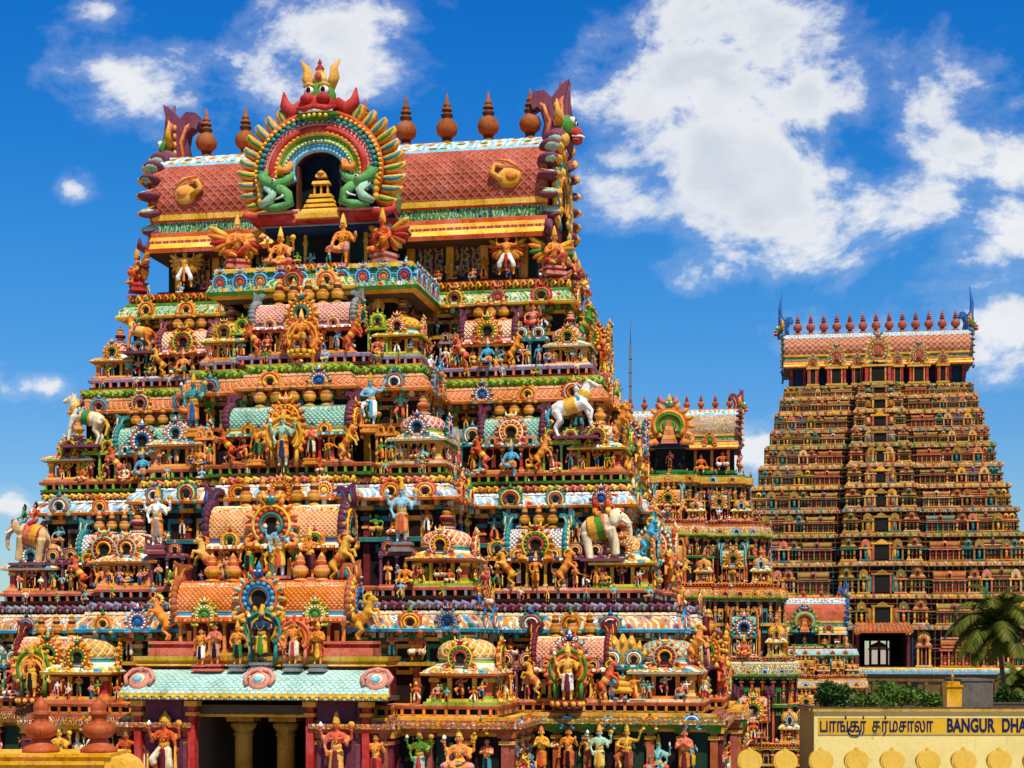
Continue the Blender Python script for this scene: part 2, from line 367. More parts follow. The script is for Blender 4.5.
        if 'lotus' in at: r.lathe([(.004, 0), (.03, .03), (.012, .07)], 7, 'pink', h + Vector((0, 0, .03)))
    return r
def _shift(mb, nv, M):
    for i in range(len(mb.v) - nv, len(mb.v)): mb.v[i] = tuple(M @ Vector(mb.v[i]))
LEG = [((.062, -.015, .27), (.065, 0, .045)), ((-.062, -.015, .27), (-.065, 0, .045))]
SIT = [((.25, -.14, .10), (.02, -.22, .06)), ((-.25, -.14, .10), (-.03, -.19, .09))]
BACK = [((.235, .03, .66), (.25, -.02, .82), 'back disc'), ((-.235, .03, .66), (-.25, -.02, .82), 'back conch')]
def fig(kind):
    def mk():
        a = None
        if kind == 'deity': a = human(BACK + [((.19, -.04, .58), (.15, -.15, .66), None), ((-.19, -.01, .58), (-.13, -.10, .47), None)], LEG)
        elif kind == 'attendant': a = human([((.2, -.02, .60), (.17, -.12, .72), 'lotus'), ((-.18, .02, .56), (-.2, -.02, .40), None)], [((.075, -.03, .27), (.05, 0, .045)), ((-.05, -.02, .27), (-.075, .01, .045))], pel=(.02, 0, .5), chest=(-.005, 0, .68), head=(.015, -.01, .885), crown='bun')
        elif kind == 'namaste': a = human([((.18, -.05, .58), (.02, -.15, .66), None), ((-.18, -.05, .58), (-.02, -.15, .66), None)], LEG, crown='bun')
        elif kind == 'archer': a = human([((.22, -.05, .66), (.29, -.12, .60), 'bow'), ((-.2, 0, .57), (-.13, -.1, .5), None)], LEG)
        elif kind == 'guardian': a = human(BACK + [((.2, -.05, .58), (.24, -.12, .50), 'club'), ((-.2, -.03, .60), (-.12, -.14, .66), None)], [((.10, -.05, .28), (.10, 0, .045)), ((-.17, -.10, .34), (-.10, -.03, .12))], crown='fan')
        elif kind == 'dancer': a = human([((.24, -.02, .72), (.30, -.05, .90), None), ((-.22, -.05, .62), (-.05, -.14, .60), None)], [((.09, -.05, .28), (.06, 0, .045)), ((-.22, -.08, .40), (-.12, -.05, .20))], pel=(.02, 0, .5), crown='tall')
        elif kind == 'atlas': a = human([((.24, -.01, .72), (.25, -.03, .92), None), ((-.24, -.01, .72), (-.25, -.03, .92), None)], [((.17, -.06, .28), (.17, 0, .045)), ((-.17, -.06, .28), (-.17, 0, .045))], wings='down')
        elif kind == 'plain_atlas': a = human([((.24, -.01, .72), (.22, -.03, .92), None), ((-.24, -.01, .72), (-.22, -.03, .92), None)], [((.13, -.06, .28), (.12, 0, .045)), ((-.13, -.06, .28), (-.12, 0, .045))], crown='bun')
        elif kind == 'seated': a = human([((.235, .03, .32), (.25, -.02, .48), 'back disc'), ((-.235, .03, .32), (-.25, -.02, .48), 'back conch'), ((.2, -.04, .22), (.13, -.16, .30), None), ((-.2, -.04, .22), (-.14, -.18, .16), None)], SIT, pel=(0, 0, .12), chest=(0, 0, .33), head=(0, -.005, .54))
        elif kind == 'seated_plain': a = human([((.2, -.02, .22), (.22, -.16, .15), None), ((-.2, -.04, .22), (-.14, -.16, .30), None)], SIT, pel=(0, 0, .12), chest=(0, 0, .33), head=(0, -.005, .54), crown='bun')
        elif kind == 'seated_wing': a = human([((.2, -.06, .25), (.03, -.16, .32), None), ((-.2, -.06, .25), (-.03, -.16, .32), None)], [((.17, -.22, .22), (.13, -.14, .03)), ((-.22, -.16, .08), (-.05, -.2, .05))], pel=(0, 0, .14), chest=(0, -.02, .35), head=(0, -.04, .56), wings='down')
        elif kind == 'royal': a = human([((.21, -.02, .24), (.27, -.14, .30), 'lotus'), ((-.2, -.04, .22), (-.16, -.18, .16), None)], [((.12, -.22, .16), (.11, -.2, -.16)), ((-.25, -.12, .10), (.0, -.2, .08))], pel=(0, 0, .12), chest=(0, 0, .33), head=(0, -.005, .54))
        elif kind == 'squat': a = human([((.22, -.04, .42), (.18, -.12, .6), None), ((-.22, -.04, .42), (-.2, -.14, .28), None)], [((.19, -.14, .26), (.12, -.03, .045)), ((-.19, -.14, .26), (-.12, -.03, .045))], pel=(0, 0, .22), chest=(0, -.01, .42), head=(0, -.03, .62), crown='fan' if False else 'bun')
        elif kind == 'rider': a = human([((.16, -.1, .22), (.06, -.2, .20), None), ((-.2, -.02, .32), (-.24, -.08, .46), None)], [((.14, -.16, .06), (.15, -.12, -.16)), ((-.14, -.16, .06), (-.15, -.12, -.16))], pel=(0, 0, .12), chest=(0, 0, .33), head=(0, -.005, .54), crown='bun')
        return a
    return cached(('figmb', kind), mk)
def figmesh(kind): return cached(('fig', kind), lambda: fig(kind).build(kind + '_body'))
FH = dict(seated=.8, seated_plain=.75, seated_wing=.8, royal=.8, squat=.85, rider=.75)

# quadrupeds face +x
def quad(kind):
    def mk():
        mb = MB()
        if kind == 'elephant':
            mb.ell((0, 0, .62), (.36, .22, .25), 'A', 14, 9); mb.ell((.40, 0, .78), (.16, .15, .17), 'A'); mb.tube([(.2, 0, .68), (.4, 0, .78)], [.2, .15], 'A')
            mb.tube([(.52, 0, .76), (.60, 0, .62), (.62, 0, .45), (.60, 0, .30), (.54, 0, .22)], [.085, .065, .05, .04, .028], 'A')
            for sx, x in ((1, .24), (1, -.24)):
                for sy in (-1, 1):
                    f = .06 if (x > 0 and sy < 0) else 0
                    mb.tube([(x, .11 * sy, .55), (x + f, .12 * sy, .28), (x + f * .6, .12 * sy, .02)], [.11, .085, .08], 'A', 10)
            for sy in (-1, 1): mb.ell((.36, .15 * sy, .76), (.10, .03, .15), 'A', 10, 6, Matrix.Rotation(sy * -.5, 4, 'Z'))
            mb.tube([(-.02, 0, .62), (.12, 0, .63)], [.262, .262], 'B', 16); mb.tube([(-.16, 0, .61), (-.02, 0, .62)], [.25, .262], 'D', 16)
            mb.tube([(.125, 0, .63), (.15, 0, .63)], .265, 'C', 16); mb.tube([(-.19, 0, .61), (-.16, 0, .61)], .255, 'C', 16)
            mb.tube([(-.35, 0, .66), (-.41, 0, .5), (-.39, 0, .34)], [.03, .02, .02], 'A')
            r = remesh(mb, .024)
            for sy in (-1, 1):
                r.tube([(.5, .07 * sy, .70), (.6, .10 * sy, .60), (.68, .10 * sy, .62)], [.025, .02, .008], 'white', 7)
                r.ell((.50, .115 * sy, .83), (.02, .012, .015), 'black', 6, 4)
            r.ell((.52, 0, .88), (.05, .09, .05), 'C', 8, 5)
        elif kind in ('horse', 'bull'):
            mb.tube([(-.34, 0, .58), (-.2, 0, .60), (.05, 0, .58), (.27, 0, .62)], [.11, .155, .14, .15], 'A', 12)
            mb.tube([(.25, 0, .66), (.37, 0, .82), (.43, 0, .94)], [.13, .095, .075], 'A'); mb.tube([(.42, 0, .95), (.54, 0, .88), (.62, 0, .82)], [.08, .06, .045], 'A')
            F = [((.28, -.09), (.40, .40), (.33, .22)), ((.28, .09), (.32, .30), (.30, .03))]
            for (x, y), (kx, kz), (ax, az) in F: mb.tube([(x, y, .58), (kx, y, kz), (ax, y, az)], [.075, .045, .035], 'A')
            for y in (-.09, .09): mb.tube([(-.28, y, .56), (-.24, y, .36), (-.36, y, .25), (-.33, y, .03)], [.10, .065, .04, .035], 'A')
            mb.tube([(-.05, 0, .59), (.10, 0, .60)], [.165, .162], 'B', 14); mb.tube([(.10, 0, .60), (.125, 0, .60)], .166, 'C', 14); mb.tube([(-.08, 0, .59), (-.05, 0, .59)], .168, 'C', 14)
            mb.tube([(-.38, 0, .64), (-.48, 0, .5), (-.46, 0, .28)], [.035, .045, .03], 'D')
            mb.tube([(.30, 0, .72), (.36, 0, .80)], [.13, .118], 'C', 12)
            mb.plate([(.2, .78), (.3, .92), (.38, 1.02), (.42, .99), (.34, .84), (.27, .72)], -.03, .03, 'D')
            for y in (-.05, .05): mb.tube([(.42, y, 1.0), (.41, y * 1.5, 1.1 if kind == 'bull' else 1.07)], [.028, .008], 'A' if kind == 'horse' else 'C')
            r = remesh(mb, .022)
            for y in (-1, 1): r.ell((.50, .062 * y, .93), (.014, .01, .014), 'black', 6, 4)
            r.tube([(.59, -.05, .83), (.52, -.07, .89), (.45, -.08, .98)], .009, 'C', 4)
        else:  # yali: rearing lion-horse
            mb.tube([(-.16, 0, .38), (0, 0, .52), (.12, 0, .70)], [.11, .10, .13], 'A', 10); mb.tube([(.12, 0, .74), (.15, 0, .92)], [.11, .085], 'A')
            mb.ell((.19, 0, .98), (.11, .085, .085), 'A'); mb.tube([(.24, 0, .97), (.34, 0, .93)], [.06, .045], 'A')
            for y in (-.08, .08):
                mb.tube([(-.14, y, .40), (-.02, y, .26), (-.16, y, .14), (-.10, y, .02)], [.09, .055, .04, .045], 'A')
                mb.tube([(.14, y, .70), (.32, y, .66 + y), (.36, y, .50 + y)], [.06, .042, .045], 'A')
            mb.tube([(-.2, 0, .36), (-.34, 0, .44), (-.36, 0, .66), (-.28, 0, .78)], [.03, .025, .022, .04], 'A')
            mb.tube([(-.02, 0, .50), (.04, 0, .58)], [.12, .125], 'B', 12)
            r = remesh(mb, .024)
            for i in range(7):
                a = R(60 + i * 26); r.ell((.12 + .10 * math.cos(a), 0, .97 + .11 * math.sin(a)), (.045, .09, .045), 'C', 7, 5)
            for y in (-1, 1): r.ell((.25, .065 * y, 1.02), (.016, .012, .016), 'white', 6, 4); r.tube([(.17, .05 * y, 1.05), (.16, .06 * y, 1.16)], [.025, .006], 'C', 6)
        return r
    return cached(('quadmb', kind), mk)
def quadmesh(kind): return cached(('quad', kind), lambda: quad(kind).build(kind + '_body'))

# ------------------------------------------------------------------ ornaments
def arch_mb(petals=9, holl=True):
    """Horseshoe arch ornament one unit wide, standing at z=0, facing -y. A petals and feet, B outer ring, C inner ring, D crest and lining."""
    mb = MB(); cz = .42
    mb.band(0, cz, .15, .40, R(-42), R(222), -.03, .06, 'A', 18)
    for r0, w, m, y in ((.345, .035, 'B', -.05), (.275, .036, 'C', -.055), (.205, .034, 'D', -.06)):
        if m == 'C':
            for a in range(-48, 229, 23): mb.ell((r0 * math.cos(R(a)), y, cz + r0 * math.sin(R(a))), (.05, .045, .05), m, 6, 4)
            continue
        pts = [(r0 * math.cos(R(a)), y, cz + r0 * math.sin(R(a))) for a in range(-50, 231, 20)]
        mb.tube(pts, w, m, 6, True, .8)
    for i in range(petals):
        a = R(-25 + 230 * i / (petals - 1)); M = Matrix.Rotation(-(a - PI / 2), 4, 'Y')
        if abs(math.degrees(a) - 90) < 8: continue
        mb.ell((.43 * math.cos(a), .0, cz + .43 * math.sin(a)), (.055, .06, .10), 'A', 7, 5, M)
        mb.ell((.43 * math.cos(a), -.05, cz + .43 * math.sin(a)), (.025, .03, .05), 'C', 6, 4, M)
    if holl:
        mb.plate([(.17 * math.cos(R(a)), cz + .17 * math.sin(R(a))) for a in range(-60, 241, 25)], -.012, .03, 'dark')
    else: mb.ell((0, -.02, cz), (.15, .06, .15), 'D', 10, 6)
    for sx in (-1, 1):
        mb.tube([(.25 * sx, -.04, .12), (.36 * sx, -.05, .05), (.46 * sx, -.05, .06), (.47 * sx, -.05, .15), (.41 * sx, -.05, .16)], [.05, .06, .055, .045, .03], 'A', 7)
        mb.ell((.27 * sx, -.06, .05), (.07, .06, .05), 'B', 7, 5)
    mb.ell((0, -.04, .88), (.10, .10, .09), 'D', 9, 6)
    for sx in (-1, 1):
        mb.tube([(.07 * sx, -.04, .9), (.15 * sx, -.04, .93), (.16 * sx, -.03, 1.04)], [.05, .04, .008], 'B', 6); mb.ell((.045 * sx, -.125, .91), .024, 'white', 6, 4)
    mb.lathe([(.055, 0), (.06, .05), (.02, .12), (.004, .17)], 7, 'C', (0, -.02, .93))
    return mb
def small_arch_mb():
    mb = MB(); cz = .40
    mb.band(0, cz, .13, .44, R(-45), R(225), -.02, .07, 'A', 12)
    mb.tube([(.33 * math.cos(R(a)), -.04, cz + .33 * math.sin(R(a))) for a in range(-50, 231, 28)], .04, 'B', 5)
    mb.tube([(.22 * math.cos(R(a)), -.05, cz + .22 * math.sin(R(a))) for a in range(-50, 231, 28)], .04, 'C', 5)
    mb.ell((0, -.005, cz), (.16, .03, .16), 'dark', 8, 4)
    for sx in (-1, 1): mb.ell((.37 * sx, -.03, .07), (.12, .08, .08), 'A', 7, 5)
    for a in (30, 60, 90, 120, 150): mb.ell((.45 * math.cos(R(a)), .02, cz + .45 * math.sin(R(a))), (.07, .06, .07), 'A', 6, 4)
    mb.lathe([(.09, 0), (.10, .06), (.04, .14), (.03, .18), (.005, .27)], 7, 'D', (0, .0, .80))
    return mb
def arch_mesh(k): return cached(('arch', k), lambda: {'fine': lambda: arch_mb(11), 'full': lambda: arch_mb(9), 'boss': lambda: arch_mb(9, False), 'small': small_arch_mb}[k]().build(k + '_arch'))
def finial_mesh():
    def mk():
        mb = MB(); mb.lathe([(.26, 0), (.27, .05), (.16, .10), (.12, .15), (.15, .19), (.27, .26), (.30, .36), (.25, .46), (.14, .52), (.11, .55), (.17, .58), (.17, .61), (.10, .64), (.10, .66), (.15, .685), (.15, .71), (.085, .74), (.085, .76), (.115, .785), (.07, .82), (.05, .86), (.015, 1.0)], 14,
            ['A', 'A', 'B', 'B', 'A', 'A', 'A', 'A', 'A', 'B', 'B', 'A', 'A', 'B'] + ['A'] * 8)
        return mb.build('pot_finial')
    return cached('finial', mk)
def pot_mesh():
    def mk():
        mb = MB(); mb.lathe([(.24, 0), (.26, .06), (.15, .11), (.2, .2), (.28, .3), (.28, .42), (.2, .52), (.12, .56), (.2, .62), (.16, .70), (.13, .74), (.16, .78), (.09, .88), (.01, 1.0)], 12, ['A', 'A', 'B', 'A', 'A', 'C', 'A', 'B', 'B', 'A', 'A', 'C', 'A'])
        return mb.build('shrine_finial')
    return cached('pot', mk)
def horn_mb():
    """Curled horned crest of a gable: stands at z=0, curls toward +x; about one unit high."""
    mb = MB()
    out = [(-.32, 0), (-.36, .35), (-.34, .7), (-.42, 1.0), (-.22, .9), (-.05, .74), (.12, .86), (.34, .84), (.42, .70), (.36, .58), (.26, .62), (.14, .55), (.08, .35), (.14, 0)]
    mb.plate(out, -.16, .16, 'A')
    mb.tube([(-.3, 0, 0), (-.33, 0, .4), (-.30, 0, .7), (-.40, 0, 1.0)], [.2, .17, .14, .03], 'A', 8)
    mb.tube([(.1, 0, 0), (.02, 0, .4), (.12, 0, .66), (.32, 0, .74), (.40, 0, .62)], [.16, .12, .13, .11, .05], 'A', 8)
    for sy in (-1, 1):
        mb.tube([(-.27, .17 * sy, .05), (-.29, .17 * sy, .4), (-.26, .15 * sy, .68), (-.34, .06 * sy, .92)], [.05, .05, .04, .015], 'B', 5)
        mb.tube([(.06, .15 * sy, .1), (.0, .15 * sy, .4), (.12, .14 * sy, .62), (.30, .12 * sy, .72)], [.05, .045, .045, .02], 'B', 5)
        for q in range(5): mb.ell((-.14, .16 * sy, .1 + .13 * q), (.045, .04, .05), 'C', 6, 4)
        mb.ell((.33, .1 * sy, .70), (.06, .05, .06), 'C', 6, 4)
    return mb
def horn_mesh(): return cached('horn', lambda: horn_mb().build('horn_crest'))

def shrine_fig(parent, x, y, z, h, rz=0, kinds=None, pal=None):
    k = rnd.choice(kinds or ['deity', 'attendant', 'dancer', 'namaste', 'guardian', 'seated', 'squat'])
    c = pal or rnd.choice(SKINS)
    return obj('figurine', figmesh(k), parent, (x, y, z), rz, h / FH.get(k, 1.1), c)
SKINS = [('orange', 'yellow', 'gold', 'red'), ('deep', 'white', 'gold', 'black'), ('orange', 'green', 'gold', 'maroon'), ('salmon', 'maroon', 'yellow', 'black'), ('rust', 'cream', 'yellow', 'red'), ('pink', 'teal', 'gold', 'black'),
         ('leaf', 'orange', 'yellow', 'red'), ('teal', 'yellow', 'gold', 'red'), ('cyan', 'orange', 'gold', 'blue'), ('sand', 'red', 'gold', 'black'), ('orange', 'blue', 'yellow', 'black'), ('yellow', 'red', 'gold', 'green'), ('white', 'salmon', 'gold', 'black'), ('deep', 'orange', 'yellow', 'maroon')]
WARM = [s for s in SKINS if s[0] in ('orange', 'deep', 'salmon', 'rust', 'sand', 'yellow')]
ARCHC = [('orange', 'yellow', 'leaf', 'red'), ('deep', 'gold', 'yellow', 'leaf'), ('gold', 'deep', 'yellow', 'green'), ('teal', 'deep', 'white', 'blue'), ('deep', 'cream', 'orange', 'yellow'), ('yellow', 'deep', 'orange', 'leaf'), ('orange', 'mint', 'red', 'yellow'), ('aqua', 'salmon', 'white', 'teal'), ('gold', 'orange', 'cream', 'deep')]
PAIRC = [('plum', 'pink', 'yellow', 'gold'), ('grey', 'red', 'yellow', 'navy'), ('teal', 'white', 'orange', 'grey'), ('orange', 'yellow', 'teal', 'gold'), ('lime', 'yellow', 'red', 'leaf'), ('aqua', 'salmon', 'gold', 'teal')]
DOMEC = [('orange', 'yellow', 'cream'), ('salmon', 'white', 'red'), ('yellow', 'deep', 'orange'), ('gold', 'deep', 'salmon'), ('mint', 'deep', 'white'), ('gold', 'brown', 'yellow')]

def kuta_body_mesh():
    def mk():
        mb = MB(); mb.box((0, 0, .02), (1.0, 1.0, .04), 'C'); mb.box((0, 0, .06), (.92, .92, .04), 'B')
        mb.box((0, 0, .22), (.56, .56, .28), 'D')
        for sx in (-1, 1):
            for sy in (-1, 1): mb.box((.37 * sx, .37 * sy, .22), (.09, .09, .28), 'A'); mb.box((.37 * sx, .37 * sy, .33), (.13, .13, .05), 'B'); mb.box((.37 * sx, .37 * sy, .10), (.12, .12, .04), 'C')
            mb.box((.17 * sx, -.33, .22), (.06, .06, .28), 'B'); mb.box((.33, .17 * sx, .22), (.06, .06, .28), 'B')
            mb.box((.27 * sx, -.285, .2), (.09, .02, .18), 'C'); mb.box((.285, .27 * sx, .2), (.02, .09, .18), 'C')
        mb.box((0, 0, .375), (.86, .86, .03), 'A')
        return mb.build('domed_shrine_body')
    return cached('kbody', mk)
def eave_mesh():
    def mk():
        mb = MB(); q = math.sqrt(.5)
        mb.lathe([(.62 * q * 1.0, 0), (.74 * q * 1.0, .0), (.76 * q, .035), (.70 * q, .07), (.60 * q, .11), (.52 * q, .13)], 4, ['C', 'A', 'orn_small', 'orn_small', 'B'], (0, 0, 0), 1.42, 1.42, False, PI / 4)
        return mb.build('eave')
    return cached('eave', mk)
def dome_mesh(lat='lat_fine'):
    def mk():
        mb = MB(); mb.lathe([(.54, 0), (.50, .05), (.455, .065), (.455, .13), (.475, .15), (.485, .20), (.46, .30), (.40, .375), (.32, .42), (.20, .455), (.13, .47), (.13, .50), (.16, .515), (.10, .53)], 20,
            ['B', 'C', 'D', 'C', lat, lat, lat, lat, 'beads', 'B', 'A', 'B', 'A'], rot=PI / 20)
        return mb.build('dome')
    return cached(('dome', lat), mk)
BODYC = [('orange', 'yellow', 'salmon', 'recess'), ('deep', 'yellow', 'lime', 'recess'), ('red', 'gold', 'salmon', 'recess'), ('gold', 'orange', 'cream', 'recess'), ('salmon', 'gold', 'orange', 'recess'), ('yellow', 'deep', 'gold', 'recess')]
def kuta(parent, x, y, z, w, rz=0, side=False, dome=None, archc=None, fin='rust', fk=None, detail=2, left=False, hs=1.0):
    b = obj('domed_shrine', kuta_body_mesh(), parent, (x, y, z), rz, (w, w, w * hs), rnd.choice(BODYC))
    d = dome or rnd.choice(DOMEC)
    ec = rnd.choice([('yellow', 'white', 'leaf'), ('orange', 'cream', 'teal'), ('cream', 'salmon', 'green'), ('salmon', 'yellow', 'lime')])
    obj('eave', eave_mesh(), b, (0, 0, .39), 0, (1, 1, 1), ec)
    obj('dome', dome_mesh(), b, (0, 0, .50), 0, (.86, .86, .84), (d[0], d[1], d[2], rnd.choice(['leaf', 'teal', 'aqua', 'white', 'lime'])))
    obj('finial', pot_mesh(), b, (0, 0, .935), 0, (.42, .42, .36), (fin, 'gold', 'salmon', fin))
    ac = archc or rnd.choice(ARCHC)
    obj('arch', arch_mesh('full'), b, (0, -.46, .44), 0, .46, ac)
    if side: obj('arch', arch_mesh('full'), b, (.46, 0, .44), PI / 2, .46, ac)
    if left: obj('arch', arch_mesh('full'), b, (-.46, 0, .44), -PI / 2, .46, ac)
    if detail > 1:
        shrine_fig(b, 0, -.42, .08, .36, 0, fk)
        if side: shrine_fig(b, .42, 0, .08, .34, PI / 2, None, rnd.choice(WARM))
        if detail > 2:
            shrine_fig(b, .30, -.47, .08, .25, 0); shrine_fig(b, -.30, -.47, .08, .25, 0)
    return b
def barrel_profile(D, H):
    # right half of the wagon roof section: (y offset, z, material index)
    pts = [(.62, 0), (.60, .06), (.50, .11), (.46, .13), (.46, .22), (.49, .25), (.51, .36), (.49, .50), (.43, .66), (.33, .80), (.20, .90), (.07, .95)]
    mats = ['beads', 'B', 'C', 'D', 'C', 'LAT', 'LAT', 'LAT', 'LAT', 'orn_small', 'B']
    return [(y * D, z * H) for y, z in pts], mats
def barrel_mb(L, D, H, lat='lat_fine', n=1):
    mb = MB(); pr, ms = barrel_profile(D, H); full = pr + [(-y, z) for y, z in reversed(pr)]; mats = ms + ['B'] + ms[::-1]
    l = 0; vs = []; fs = []; mm = []; uv = []
    # walk back -> front so that normals face outwards
    k = len(full)
    for y, z in full: vs += [(-L / 2, y, z), (L / 2, y, z)]
    for i in range(k - 1):
        d = math.hypot(full[i + 1][0] - full[i][0], full[i + 1][1] - full[i][1])
        fs.append((2 * i + 1, 2 * i + 3, 2 * i + 2, 2 * i)); mm.append(mats[i] if mats[i] != 'LAT' else lat); uv.append([(L, l), (L, l + d), (0, l + d), (0, l)]); l += d
    fs.append((0, 1, 2 * k - 1, 2 * k - 2)); mm.append('C'); uv.append(None)
    mb.add(vs, fs, mm, False, uv)
    for sx in (-1, 1):
        vs = [(sx * L / 2, y, z) for y, z in full]; f = tuple(range(k)); mb.add(vs, [f if sx < 0 else f[::-1]], 'D')
    return mb
def gable_mb(D, H, n=9):
    """End fan of a wagon roof: faces +x at x=0."""
    mb = MB(); a = arch_mb(9)
    mb.put(a, Matrix.Rotation(PI / 2, 4, 'Z') @ Matrix.Diagonal((D * 1.15, D * .9, H * 1.12, 1)))
    return mb
def fan_mb(D, H, n=8):
    """The scalloped petal rim seen edge-on at each end of a wagon roof, in the y,z plane."""
    mb = MB()
    for i in range(n * 2 + 1):
        t = i / (2 * n); a = R(-28 + 236 * t); y = .53 * D * math.cos(a); z = .44 * H + .54 * H * math.sin(a)
        if z < .02: z = .02
        mb.ell((0, y, z), (.10 * D, .085 * D, .11 * H), 'A', 8, 5, Matrix.Rotation(0, 4, 'X'))
        mb.ell((.07 * D, y * 1.03, z + .01), (.05 * D, .05 * D, .06 * H), 'B', 6, 4)
    pts = [(0, .47 * D * math.cos(R(a)), .44 * H + .50 * H * math.sin(R(a))) for a in range(-40, 221, 20)]
    mb.tube(pts, .06 * D, 'C', 6); return mb
def sala_body_mb(L, D, H):
    mb = MB(); mb.box((0, 0, .03), (L * 1.02, D, .06), 'C'); mb.box((0, 0, .09), (L * .97, D * .93, .06), 'B')
    mb.box((0, .05, H / 2 + .06), (L * .86, D * .62, H - .12), 'D')
    n = max(4, int(L / .5)); n += n % 2
    for i in range(n):
        x = -L * .45 + L * .9 * i / (n - 1)
        mb.box((x, -D * .40, H / 2 + .06), (.10, .10, H - .12), 'A'); mb.box((x, -D * .40, H - .07), (.17, .15, .08), 'B'); mb.box((x, -D * .40, .16), (.15, .14, .07), 'C')
        if i < n - 1 and i != n // 2 - 1: mb.box((x + L * .45 / (n - 1), -D * .32, H * .5), (.16, .04, H * .5), ('C', 'B')[i % 2])
    mb.box((0, 0, H + .0), (L * .96, D * .92, .06), 'A')
    return mb
def sala(parent, x, y, z, L, H, rz=0, roofc=('cream', 'deep', 'salmon', 'teal'), archc=None, figs=True, yali=True, nfin=3, D=1.2, bodyc=None, crest=None, fin=('gold', 'brown', 'rust', 'gold'), big=1.0, fk=None, niches=True, gfan=True):
    hw = H * .44; hr = H - hw; crest = crest or rnd.choice([('purple', 'plum', 'maroon'), ('plum', 'orange', 'purple'), ('maroon', 'gold', 'plum'), ('teal', 'cream', 'purple'), ('rust', 'yellow', 'maroon')])
    b = obj('barrel_shrine', cached(('sbody', L, D, hw), lambda: sala_body_mb(L, D, hw).build('barrel_shrine_body')), parent, (x, y, z), rz, 1, bodyc or rnd.choice(BODYC))
    obj('barrel_roof', cached(('sroof', L, D, hr), lambda: barrel_mb(L * .94, D, hr).build('barrel_roof')), b, (0, 0, hw + .03), 0, 1, roofc)
    for sx in (-1, 1):
        g = obj('gable_fan', cached(('gfan', D, hr), lambda: fan_mb(D, hr).build('gable_fan')), b, (sx * L * .48, 0, hw + .05), 0, (sx, 1, 1), crest)
        obj('horn_crest', horn_mesh(), b, (sx * L * .47, 0, hw + hr * .92), 0, (-sx * hr * .5, hr * .6, hr * .52), crest)
        if (sx > 0 and gfan) or (rz and sx < 0): obj('gable_arch', cached(('garch', D, hr), lambda: gable_mb(D, hr).build('gable_arch')), b, (sx * L * .5, 0, hw + .02), 0, (sx, 1, 1), archc or ARCHC[0])
    for i in range(nfin):
        fx = (i - (nfin - 1) / 2) * min(.62, L * .7 / max(nfin, 1)); obj('finial', pot_mesh(), b, (fx, 0, hw + hr * .94), 0, (.74 * big, .74 * big, .92 * big), fin)
    s = hr * 1.05 * big
    obj('arch', arch_mesh('fine'), b, (0, -D * .56, hw + .03), 0, s, archc or rnd.choice(ARCHC))
    if niches and L > 2.2:
        c = rnd.choice(PAIRC + ARCHC)
        for sx in (-1, 1): obj('niche_arch', arch_mesh('small'), b, (sx * L * .30, -D * .56, hw - .02), 0, hr * .5, c)
    if figs:
        shrine_fig(b, 0, -D * .55, .10, hw * (1.15 if fk is None else 1.25), 0, fk)
        if L > 2.6:
            for sx in (-1, 1): shrine_fig(b, sx * L * .17, -D * .52, .12, hw * .8)
            if L > 3.5:
                for sx in (-1, 1): shrine_fig(b, sx * L * .33, -D * .5, .12, hw * .85)
    if yali:
        for sx in (-1, 1):
            obj('rearing_beast', quadmesh('yali'), b, (sx * L * .46, -D * .50, .06), PI if sx < 0 else 0, hw * 1.25, rnd.choice([('orange', 'gold', 'yellow', 'red'), ('deep', 'yellow', 'gold', 'red'), ('gold', 'deep', 'orange', 'red')]))
    return b
def pair(parent, x, y, z, w, h, rz=0, c=None, figs=True, n=2):
    def mk():
        mb = MB(); mb.box((0, 0, .03), (w, .6, .06), 'B'); mb.box((0, .12, h / 2), (w * .9, .3, h - .06), 'D')
        for i in range(n + 1): mb.box((-w * .46 + w * .92 * i / n, -.2, h / 2 + .02), (.08, .08, h - .08), 'A'); mb.box((-w * .46 + w * .92 * i / n, -.2, h - .08), (.14, .12, .06), 'C')
        mb.box((0, 0, h), (w * 1.04, .62, .08), 'A'); mb.box((0, .02, h + .08), (w, .5, .08), 'B'); return mb.build('niche_shrine_body')
    c = c or rnd.choice(PAIRC)
    b = obj('niche_shrine', cached(('pair', w, h, n), mk), parent, (x, y, z), rz, 1, (c[0], c[1], 'grey', 'recess'))
    for i in range(n):
        px = (i - (n - 1) / 2) * w / n * .98; obj('niche_arch', arch_mesh('small'), b, (px, -.26, h + .02), 0, w / n * .92, c)
        if figs: shrine_fig(b, px, -.24, .06, h * .85)
    return b

# ------------------------------------------------------------------ plan polygons and sweeps
def plan(a, b, w, c, w2, c2, ws=0, p=0, notch=None):
    """Counter-clockwise plan seen from above: wings at y=-b, centre bay to -c and -c2, side bays to a+p."""
    q = []
    if notch: q += [(-w2, -c2), (-notch[0], -c2), (-notch[0], -c2 + notch[1]), (notch[0], -c2 + notch[1]), (notch[0], -c2), (w2, -c2)]
    else: q += [(-w2, -c2), (w2, -c2)]
    q += [(w2, -c), (w, -c), (w, -b), (a, -b)]
    bb = b * BACK_DEPTH; yc = -b * SIDE_SHIFT
    if p: q += [(a, yc - ws), (a + p, yc - ws), (a + p, yc + ws), (a, yc + ws)]
    q += [(a, bb), (-a, bb)]
    if p: q += [(-a, yc + ws), (-a - p, yc + ws), (-a - p, yc - ws), (-a, yc - ws)]
    q += [(-a, -b), (-w, -b), (-w, -c), (-w2, -c)]
    return q
BACK_DEPTH, SIDE_SHIFT = .5, .24
